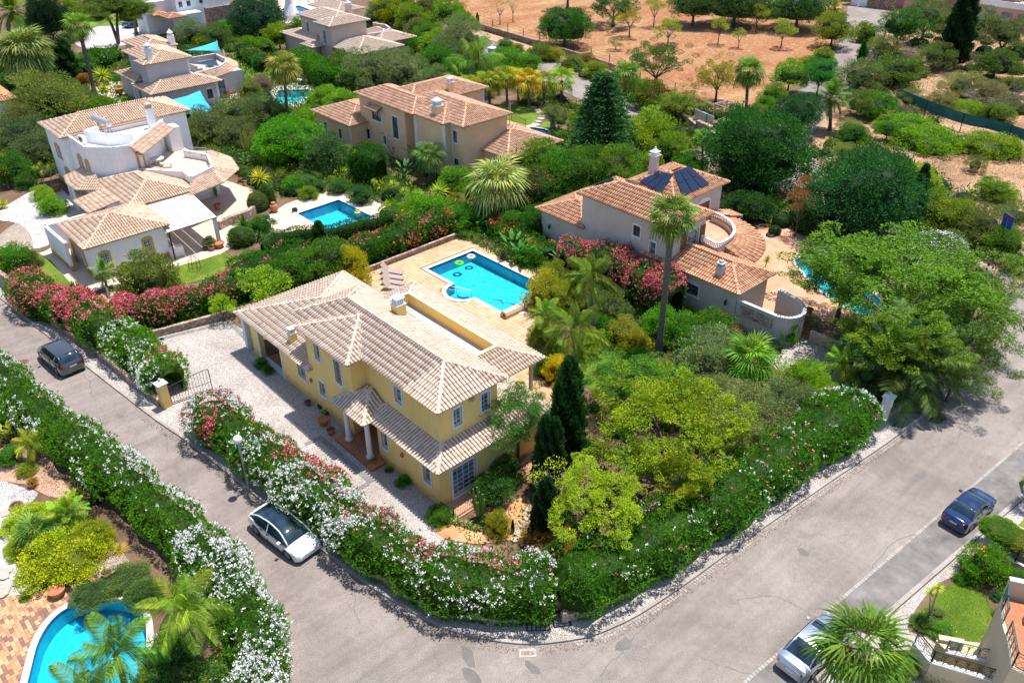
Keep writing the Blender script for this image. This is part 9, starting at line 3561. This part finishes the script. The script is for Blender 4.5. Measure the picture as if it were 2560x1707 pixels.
# lilac and beige villas, top left
bush('round',588,45,0.1,DGn,'x') if False else None
tree('dome',590,48,118,2.6,(.020,.060,.040),'round blue green tree right of the stone faced garage',.95)
tree('olive',440,75,76,2.2,(.08,.11,.06),'olive tree before the far white house',.8)
tree('olive',497,82,66,1.8,(.06,.095,.04),'darker olive tree before the stone garage',.8)
tree('round',520,68,50,1.8,(.06,.17,.014),'bright tree below the stone garage',.8)
tree('round',640,85,60,2.0,(.12,.17,.014),'yellow green tree between blue green tree and beige villa',1.0)
bush('round',470,100,60,(.13,.20,.014),'lime hedge patch behind the blue sail',.6)
bush('round',700,60,60,(.06,.15,.014),'green bush in front of the far pool',.7)
for i,(x,y,w,z,c,lab,fl) in enumerate([(900,30,90,2.4,(.14,.18,.015),'yellow green tree right of the beige villa chimney',None),(950,48,80,2.2,(.10,.15,.018),'shrub tree right of the yellow green one',None),(1030,35,80,3.2,(.08,.17,.012),'lime rounded tree near the field corner',None),(870,35,60,2.0,(.13,.15,.10),'pale silver shrub with white flowers behind the beige villa',[(WH,50)]),(960,72,60,1.8,(.07,.11,.03),'big pink flowering shrub beside the beige villa',[(PK,130)]),(985,85,70,1.5,(.06,.14,.018),'green shrub below the pink flowering one',None),(1000,110,80,1.4,(.10,.17,.02),'light palm like shrub right of the beige villa',None),(940,110,60,1.3,(.06,.14,.018),'small shrub by the beige villa wall',None),(980,20,60,2.0,(.09,.11,.04),'reddish leaved shrub by the field fence',[(RD,50)]),(930,8,50,2.0,(.08,.13,.02),'shrub at the top near the wheelie bin',None),(905,-5,60,2.0,(.07,.12,.02),'bush at the top edge above the beige villa',None),(1010,150,90,1.6,(.04,.12,.014),'dark clipped shrub left of the feathery palms',None),(1065,55,60,2.6,(.06,.15,.012),'bright tree at the field fence corner',None)]):
 tree('round',x,y,w,z,c,lab,.9,fl=fl,limbs=5)
palm('date',(20,60),(28,28),120,(.075,.125,.02),'date palm at the top left corner',34,dead=2,h=4.2)
palm('fan',(77,203),(55,118),150,(.11,.155,.06),'big grey green fan palm at the left edge',40,dead=12,h=6.0,trunk_r=.45)
palm('fan',(219,218),(180,62),84,(.085,.17,.025),'tall slim leaning fan palm left of the lilac villa',24,dead=4,trunk_r=.28)
cypress((170,208),(130,90),52,(.020,.060,.024),'narrow dark cypress left of the slim leaning palm')
tree('dome',112,48,84,4.2,(.012,.035,.018),'black green dense tree behind the big fan palm',1.6)
tree('round',165,25,54,4.5,(.08,.15,.014),'bright tree behind the slim palm crown',1.1)
tree('olive',75,75,70,2.4,(.05,.14,.02),'green tree behind the big fan palm',1.0)
for (x,y,w,z,b,lab) in ((240,12,130,7.5,None,'umbrella pine with forked red trunk at the top'),(310,20,90,6.5,None,'second pine with a single trunk beside the black car')):
 gx,gy=A(*((272,99) if w==130 else (313,79)))
 tx,ty=A(x,y,z)
 t=thing('pine_tree',lab,'tree',(gx,gy,0))
 mb=MB()
 dx,dy=tx-gx,ty-gy
 for s_ in ((-.9,.0),(.9,.5)) if w==130 else ((0,0),):
  mb.tube([(0,0,0),(dx*.3+s_[0]*.5,dy*.3+s_[1],z*.45),(dx*.8+s_[0]*2,dy*.8+s_[1]*2,z*.9)],[.3,.22,.12],7)
 for k in range(6):
  a=k*1.05
  mb.tube([(dx*.7,dy*.7,z*.8),(dx+math.cos(a)*2.2,dy+math.sin(a)*2.2,z+.4)],[.12,.04],5)
 me=mb.mesh('trunk')
 me.materials.append(MATS['bark'])
 o=bpy.data.objects.new('trunk',me)
 COL.objects.link(o)
 o.parent=t
 r=w*1.08844/2/pxm(tx,ty,z)
 leafobj('crown',crown_of('fine'),t,(dx,dy,z),(r,r,r*.5),(.075,.115,.022))
 leafobj('crown',crown_of('fine'),t,(dx+r*.5,dy-r*.6,z-.8),(r*.6,r*.6,r*.35),(.085,.125,.022))
for i,(k,x,y,w,z,c,lab) in enumerate([('olive',110,235,170,2.0,(.09,.125,.035),'broad grey green pepper tree above the white villa roof'),('olive',160,225,90,1.6,(.085,.12,.035),'smaller grey tree right of the pepper tree'),('olive',40,320,140,1.8,(.06,.095,.045),'dark olive tree left of the white villa'),('olive',90,345,110,1.6,(.07,.10,.05),'olive tree touching the white villa wall'),('olive',45,265,80,1.6,(.11,.12,.05),'dry leaved shrub tree by the edge cottage'),('round',20,390,90,1.4,(.03,.09,.016),'dark shrub at the left edge below the olives'),('round',120,165,90,1.6,(.045,.13,.02),'green shrub right of the big fan palm trunk'),('round',190,150,60,1.4,(.05,.13,.02),'shrub behind the cypress'),('round',40,195,70,1.2,(.03,.085,.016),'dark shrub under the big fan palm'),('round',205,135,40,1.2,(.06,.14,.016),'small green shrub behind the leaning palm'),('clip',50,215,44,1.4,(.04,.11,.016),'round clipped shrub beside the edge cottage'),('round',195,185,34,1.6,(.24,.10,.03),'russet shrub right of the cypress'),('round',120,195,50,.8,(.12,.07,.10),'purple flowered cushion below the cypress'),('round',10,155,60,1.2,(.03,.08,.016),'shrub at the left edge under the date palm')]):
 tree(k,x,y,w,z,c,lab,.8,limbs=6)
for i,(hx,hy,bx2,by2,w,lab) in enumerate([(10,365,18,420,34,'yucca at the left edge by the gravel drive'),(12,395,20,432,36,'lower yucca at the left edge'),(95,380,97,425,24,'yucca left of the white villa path'),(82,388,84,425,22,'slim yucca beside the path yucca'),(117,385,120,440,26,'tallest yucca of the path group'),(100,398,102,430,22,'short yucca in the path group'),(240,205,240,210,40,'yellow tufted yucca in front of the lilac villa'),(235,175,236,195,56,'rounded yellow green yucca clump by the lilac villa'),(8,470,8,478,34,'low spiky plant at the edge of the orange earth')]):
 yucca('yucca',[(hx,hy)],w,(.19,.22,.02),lab,base=(bx2,by2))
yucca('yucca',[(215,268)],30,(.09,.14,.04),'spiky tuft by the white villa roof',base=(215,272)) if False else None
for i,(x,y,w,c,lab,fl) in enumerate([(105,455,40,(.12,.20,.02),'lime plants in the drive island bed',None),(120,475,60,(.09,.19,.014),'bright ground plants at the tip of the island bed',None),(95,445,46,(.14,.21,.03),'striped leaf plants in the island bed',None),(40,400,60,(.05,.12,.016),'shrub behind the left edge yuccas',None),(60,420,50,(.035,.09,.016),'dark shrub behind the path yuccas',None),(275,205,20,(.06,.15,.02),'leafy plant in the lilac villa pot',None),(270,180,22,(.06,.16,.02),'green plant in the dark pot on the lawn',None),(288,232,24,(.1,.18,.02),'plant in the pot near the columns',None)]):
 bush('round',x,y,w,c,lab,.8,fl=fl)
# white villa garden
bush('round',340,640,132,(.085,.115,.025),'large rounded dull green shrub on the white villa lawn',.85)
palm('date',(250,685),(238,625),74,(.06,.145,.03),'small palm with dark trunk before the garage wall',20,dead=1,h=1.5)
cactus(178,680,1.3,.42,22,(.13,.16,.035),'cluster of upright green cactus stems by the garage')
yucca('agave',[(235,690)],30,(.12,.17,.02),'spiky rosette in the palm bed',name='agave',hh=.1)
bush('round',30,600,90,(.045,.14,.014),'flowering bush at the left end of the street wall',.8,fl=[(PK,30)])
bush('round',62,600,60,(.06,.06,.03),'bronze leaved bush beside the left flowering bush',.8)
bush('sparse',115,490,26,(.3,.2,.05),'dry tuft by the forecourt wall',.8)
bush('round',600,520,60,(.04,.11,.02),'small green shrub by the cycads',.8)
bush('fine',640,555,60,(.05,.13,.02),'shrub at the lower end of the clipped hedge',.8)
bush('fine',580,600,70,(.05,.13,.02),'shrub at the lawn corner of the white villa',.8)
x_,y_=Q(5,1640,850)
t=thing('wire_obelisk','rusty wire plant frame on the white villa lawn','plant frame',(x_,y_,0))
mb=MB()
for k in range(8):
 a=k*math.pi/4
 mb.tube([(x_+.5*math.cos(a),y_+.5*math.sin(a),0),(x_+.45*math.cos(a),y_+.45*math.sin(a),.8),(x_+.1*math.cos(a),y_+.1*math.sin(a),1.25)],.012,3)
for z_,r_ in ((.3,.49),(.7,.46)):
 mb.tube([(x_+r_*math.cos(a),y_+r_*math.sin(a),z_) for a in [i*math.pi/8 for i in range(17)]],.012,3,cap=False)
part('wire_cage',mb,'iron',t)
bush('fine',480,555,30,(.10,.13,.05),'small plant in the wide bowl pot',.8,lift=.3)
# bottom left garden
palm('date',(150,1205),(155,1180),120,(.11,.20,.022),'golden green palm above the yellow ground cover',32,dead=3,h=.9)
palm('fan',(90,1235),(85,1222),115,(.07,.14,.035),'blue green fan palm in the yellow ground cover',26,dead=0,h=.7)
palm('queen',(70,1045),(72,1020),90,(.15,.20,.025),'small golden palm beside the long hedge',20,dead=2,h=1.1)
palm('queen',(470,1540),(420,1400),210,(.10,.18,.022),'feathery palm with slanting grey trunk beside the kidney pool',17,dead=1,h=3.3,trunk_r=.14)
palm('queen',(300,1610),(265,1500),230,(.065,.145,.022),'feathery palm hanging over the kidney pool',15,dead=0,h=3.2,trunk_r=.14)
palm('queen',(200,1670),(190,1590),200,(.06,.135,.022),'lowest feathery palm at the bottom edge over the pool',14,dead=0,h=3.0,trunk_r=.14)
bush('mound',150,1285,190,(.20,.25,.010),'large mound of lime yellow ground cover in the bottom left garden',.55,name='ground_cover')
bush('mound',70,1200,120,(.19,.24,.010),'upper patch of lime ground cover by the white gravel',.4,name='ground_cover')
bush('mound',55,1260,80,(.13,.18,.010),'left edge of the lime ground cover',.5,name='ground_cover')
bush('mound',230,1245,70,(.20,.20,.02),'golden tuft right of the lime ground cover',.8,name='ground_cover')
bush('fine',210,1225,80,(.14,.18,.016),'rusty tipped grass clump beside the golden palm',.8)
yucca('grass',[(275,1262)],50,(.26,.22,.05),'striped grass clump near the stone path',name='grass_clump',hh=.1)
bush('mound',290,1335,110,(.06,.10,.03),'dark creeping juniper by the kidney pool',.35,name='juniper')
bush('mound',215,1365,100,(.05,.09,.03),'lower creeping juniper along the pool edge',.3,name='juniper')
bush('round',330,1365,80,(.05,.10,.03),'dark shrub behind the pool coping',.6)
bush('round',60,1370,26,(.14,.19,.02),'small lime tuft by the mosaic patio',.6)
bush('round',385,1500,120,(.05,.12,.03),'green shrub beside the stepping stones',.7,fl=[(WH,8)])
bush('round',480,1560,130,(.07,.13,.025),'shrub with orange flowers at the bottom edge',.6,fl=[(OR_,10)])
bush('round',360,1560,100,(.05,.12,.03),'shrub at the bottom edge left of the stones',.6)
yucca('grass',[(490,1408)],66,(.12,.17,.07),'grey green spiky palm lily beside the long hedge',name='spiky_clump',hh=.8)
for i,(x,y,hm,lab) in enumerate([(25,975,1.5,'large leaved banana plant at the left edge'),(45,1000,1.2,'second banana plant inside the long hedge'),(20,1010,1.3,'yellow leaved banana plant at the left edge'),(50,950,1.3,'banana plant nearest the hedge'),(15,940,1.4,'banana plant at the upper left of the bottom garden')]):
 strelitzia(x,y,60,hm,(.06,.15,.03) if i!=2 else (.2,.2,.02),lab,9)
bush('round',20,1050,60,(.05,.13,.02),'dark shrub below the banana plants',.7)
bush('round',60,1080,40,(.14,.17,.02),'small golden shrub in the bark bed',.7)
bush('fine',75,1105,24,(.25,.17,.03),'orange leaved plant in the terracotta pot',.7,lift=.2)
bush('sparse',35,1145,26,(.15,.08,.08),'bare purple plant in the terracotta bowl',.8,lift=.2)
yucca('agave',[(240,1310)],24,(.18,.22,.08),'striped agave in the pot on the gravel',name='agave',hh=.35)
# right hand front garden
tree('clip',2298,1218,92,1.25,(.075,.15,.008),'mushroom clipped green tree on the right hand pavement edge',.42,limbs=4,tr=.05,fork=.7)
tree('clip',2335,1240,80,1.1,(.12,.15,.010),'second clipped tree cut off at the right edge',.5,limbs=4,tr=.05,fork=.7)
bush('round',2265,1302,100,(.050,.135,.010),'round bush dotted with orange flowers on the right',.95,fl=[(OR_,34)],fsz=.11)
bush('fine',2330,1330,62,(.05,.125,.018),'clipped green shrub right of the orange flowered bush',.8)
bush('round',2208,1328,34,(.06,.16,.014),'small shrub at the lawn tip',.8,fl=[(YL,8)])
bush('round',2235,1335,26,(.05,.12,.014),'smaller shrub with yellow flowers beside the lawn tip',.7,fl=[(YL,8)])
bush('round',2290,1370,28,(.04,.10,.06),'blue green cushion in the right hand bed',.7)
bush('round',2310,1360,30,(.07,.17,.02),'bright strappy plant in the right hand bed',.7)
bush('round',2300,1410,34,(.07,.12,.03),'low flowering plant by the corner house wall',.7,fl=[(YL,6)])
bush('round',2120,1430,50,(.06,.12,.03),'low shrub at the lawn corner nearest the street',.7)
bush('round',2165,1450,60,(.06,.14,.02),'yellow flowered low shrub along the right lawn',.5,fl=[(YL,20)])
bush('round',2150,1410,40,(.10,.15,.06),'silver leaved shrub under the twin yucca',.7)
yucca('yucca',[(2137,1362),(2155,1350)],34,(.20,.24,.03),'twin stemmed yucca on the right hand lawn edge',base=(2130,1428))
yucca('agave',[(2128,1420)],34,(.03,.09,.06),'blue green agave below the twin yucca',name='agave',hh=.15)
yucca('grass',[(2140,1545)],110,(.09,.14,.03),'dark strappy flax clump at the bottom right',name='flax_clump',hh=.15)
bush('round',2090,1520,60,(.14,.16,.03),'yellow striped plant by the stair wall',.7)
bush('round',2060,1540,80,(.08,.13,.02),'undergrowth at the foot of the fan palm by the silver car',.7)
palm('fan',(1990,1600),(1975,1490),255,(.05,.105,.016),'large fan palm leaning over the silver car at the bottom',22,dead=14,h=3.6,trunk_r=.3)
palm('fan',(2345,1110),(2390,1100),90,(.10,.15,.03),'fan palm cut off at the right edge above the pavement',18,dead=3,h=1.8)
palm('fan',(2330,1400),(2375,1380),60,(.06,.12,.02),'palm trunk leaning behind the corner house balcony',10,dead=0,h=3.4,trunk_r=.26)
# grass and ground cover
for nm,poly,n_,L_,c_,lab in (('grass',[(-8.6,15.5),(-3.4,14),(1.2,17.6),(-1,19.2),(-4,18.2),(-7,17)],16000,.07,(.11,.21,.018),'lawn grass between the palms and the pool terrace'),('grass',lawnR,14000,.055,(.095,.165,.014),'mown grass of the right hand front lawn'),('grass',[Q(5,980,1150),Q(5,960,1030),Q(5,1400,850),Q(5,1870,720),Q(5,2010,770),Q(5,1500,990)],14000,.07,(.12,.19,.018),'lawn grass below the white villa'),('leaf_litter',[(-13,-12.9),(-24,-14.6),(-28,-16),(-14,-16.5),(-9.8,-15.8)],5000,.06,(.16,.10,.06),'dry leaf litter under the palms of the bottom garden')):
 tufts(nm,lab,poly,n_,L_,L_*.18 if nm=='grass' else .04,c_,z=.05 if poly is lawnR else .02)
scrub=[at(2230,60),at(2200,160),at(2090,300),at(2180,470),at(2350,570),at(2560,660),at(2750,700),at(2750,60)]
tufts('dry_grass','dry straw coloured grass over the right hand slope',scrub,24000,.30,.05,(.21,.135,.065),up=.7,spread=.7)
fieldp=[at(1000,-30),at(1230,75),at(1540,165),at(1780,300),at(1880,250),at(2080,80),at(2100,-60)]
tufts('dry_grass','thin dry stubble over the red field',fieldp,14000,.22,.04,(.22,.14,.07),up=.4,spread=.9)
gp=[(-18,26.5),(-25,23),(-25,42),(-60,50),(-64,26),(-42,20),(-31,8),(-28,24)]
tufts('undergrowth','mixed low green undergrowth between the villas',[(-62,15),(-42,21),(-31,22),(-24,27),(-22,45),(-30,47),(-60,46),(-80,42),(-100,40),(-100,5),(-68,-2),(-66,12)],26000,.45,.16,(.045,.10,.018),up=.5,spread=.9)
tufts('undergrowth','low green undergrowth in the shaded right hand garden',[(1.6,-0.5),(2,8),(-2,13),(0,20),(-4,26),(3,27),(10,24.5),(10,3),(7.5,0)],9000,.22,.08,(.045,.095,.02),up=.5,spread=.9)
tufts('undergrowth','undergrowth of low plants between pool and grey villa',[(-25.5,22.3),(-12.3,22.2),(-7,19.5),(-2,21),(-2,27),(-25,27)],9000,.24,.09,(.04,.11,.018),up=.5,spread=.9)
tufts('undergrowth','ivy like undergrowth under the big trees by the street',[(7,31),(12.8,26),(12.8,40),(6,46),(2,42),(9,36)],5000,.3,.12,(.03,.07,.018),up=.4,spread=.9)
GR=[(.020,.060,.014),(.050,.125,.014),(.075,.105,.035),(.11,.165,.014)]
thicket('shrubbery filling the garden between the yellow villa and the wide street',[(1.8,-.8),(1.5,9),(-2.2,14),(0,20),(-4,27),(3.5,27),(10.6,24.5),(10.4,2.5),(7.3,-.2)],150,GR,.35,.85,110,3)
thicket('shrubbery between the main pool and the grey villa',[(-25.5,22.4),(-12.0,22.4),(-6,19),(-2,21),(-1,27),(-22,27),(-25.5,33)],130,GR,.35,.9,110,4)
thicket('shrubbery between the white villa pool and the peach villa',[(-62,15),(-45,15.5),(-31,22),(-26,24),(-22,28),(-22,48),(-34,50),(-62,46),(-66,30)],420,GR,.6,1.4,90,5)
thicket('shrubbery covering the plots at the top left',[(-125,-10),(-67,-8),(-66,15),(-62,28),(-66,45),(-62,62),(-90,70),(-115,62),(-132,30)],700,GR,.9,2.0,70,6)
thicket('shrubbery along the bottom left hedge',[(-14,-13.2),(-30,-15.4),(-30,-20),(-18,-18),(-10,-15.5)],40,GR,.3,.6,90,7)
thicket('scrub shrubbery beside the lane and the big trees',[(1,36),(-12,42),(-20,52),(-24,62),(-15,72),(-2,66),(6,58),(11,46),(8,36)],260,GR,.7,1.6,90,8)
thicket('scrub shrubbery on the right hand slope',[(-8,75),(-26,82),(-36,98),(-42,125),(-30,135),(-10,140),(20,130),(10,100),(4,84)],70,[(.035,.07,.018),(.06,.10,.018),(.10,.115,.05),(.12,.12,.045)],.8,2.2,70,9)
thicket('shrubbery beside the left garden lawn',[(-27.8,-4.4),(-27.0,7),(-30.2,8),(-34,3),(-32,-4)],60,GR,.3,.8,110,10)
thicket('verge shrubbery between lane and conifer',[(-42,44),(-30,42),(-24,48),(-22,58),(-30,68),(-48,72),(-62,66),(-56,58)],180,GR,.7,1.5,80,11)
edge=[p for p in kerbL if p[0]>-22]
lit=[(p[0]+.02,p[1]-.02) for p in offset(edge,-.12)]+[(p[0],p[1]) for p in reversed(offset(edge,-.62))]
tufts('leaf_litter','orange brown fallen leaves gathered along the kerb',lit,4200,.055,.03,(.12,.06,.03),z=.012,up=.05,spread=1)
tufts('leaf_litter','dry leaves and petals scattered over the cobbled pavement',[(p[0],p[1]) for p in wallA_s+wallB_s]+[p for p in reversed(kerbL) if p[0]>-15 and p[1]<22],2200,.05,.03,(.13,.08,.05),z=.02,up=.05,spread=1)
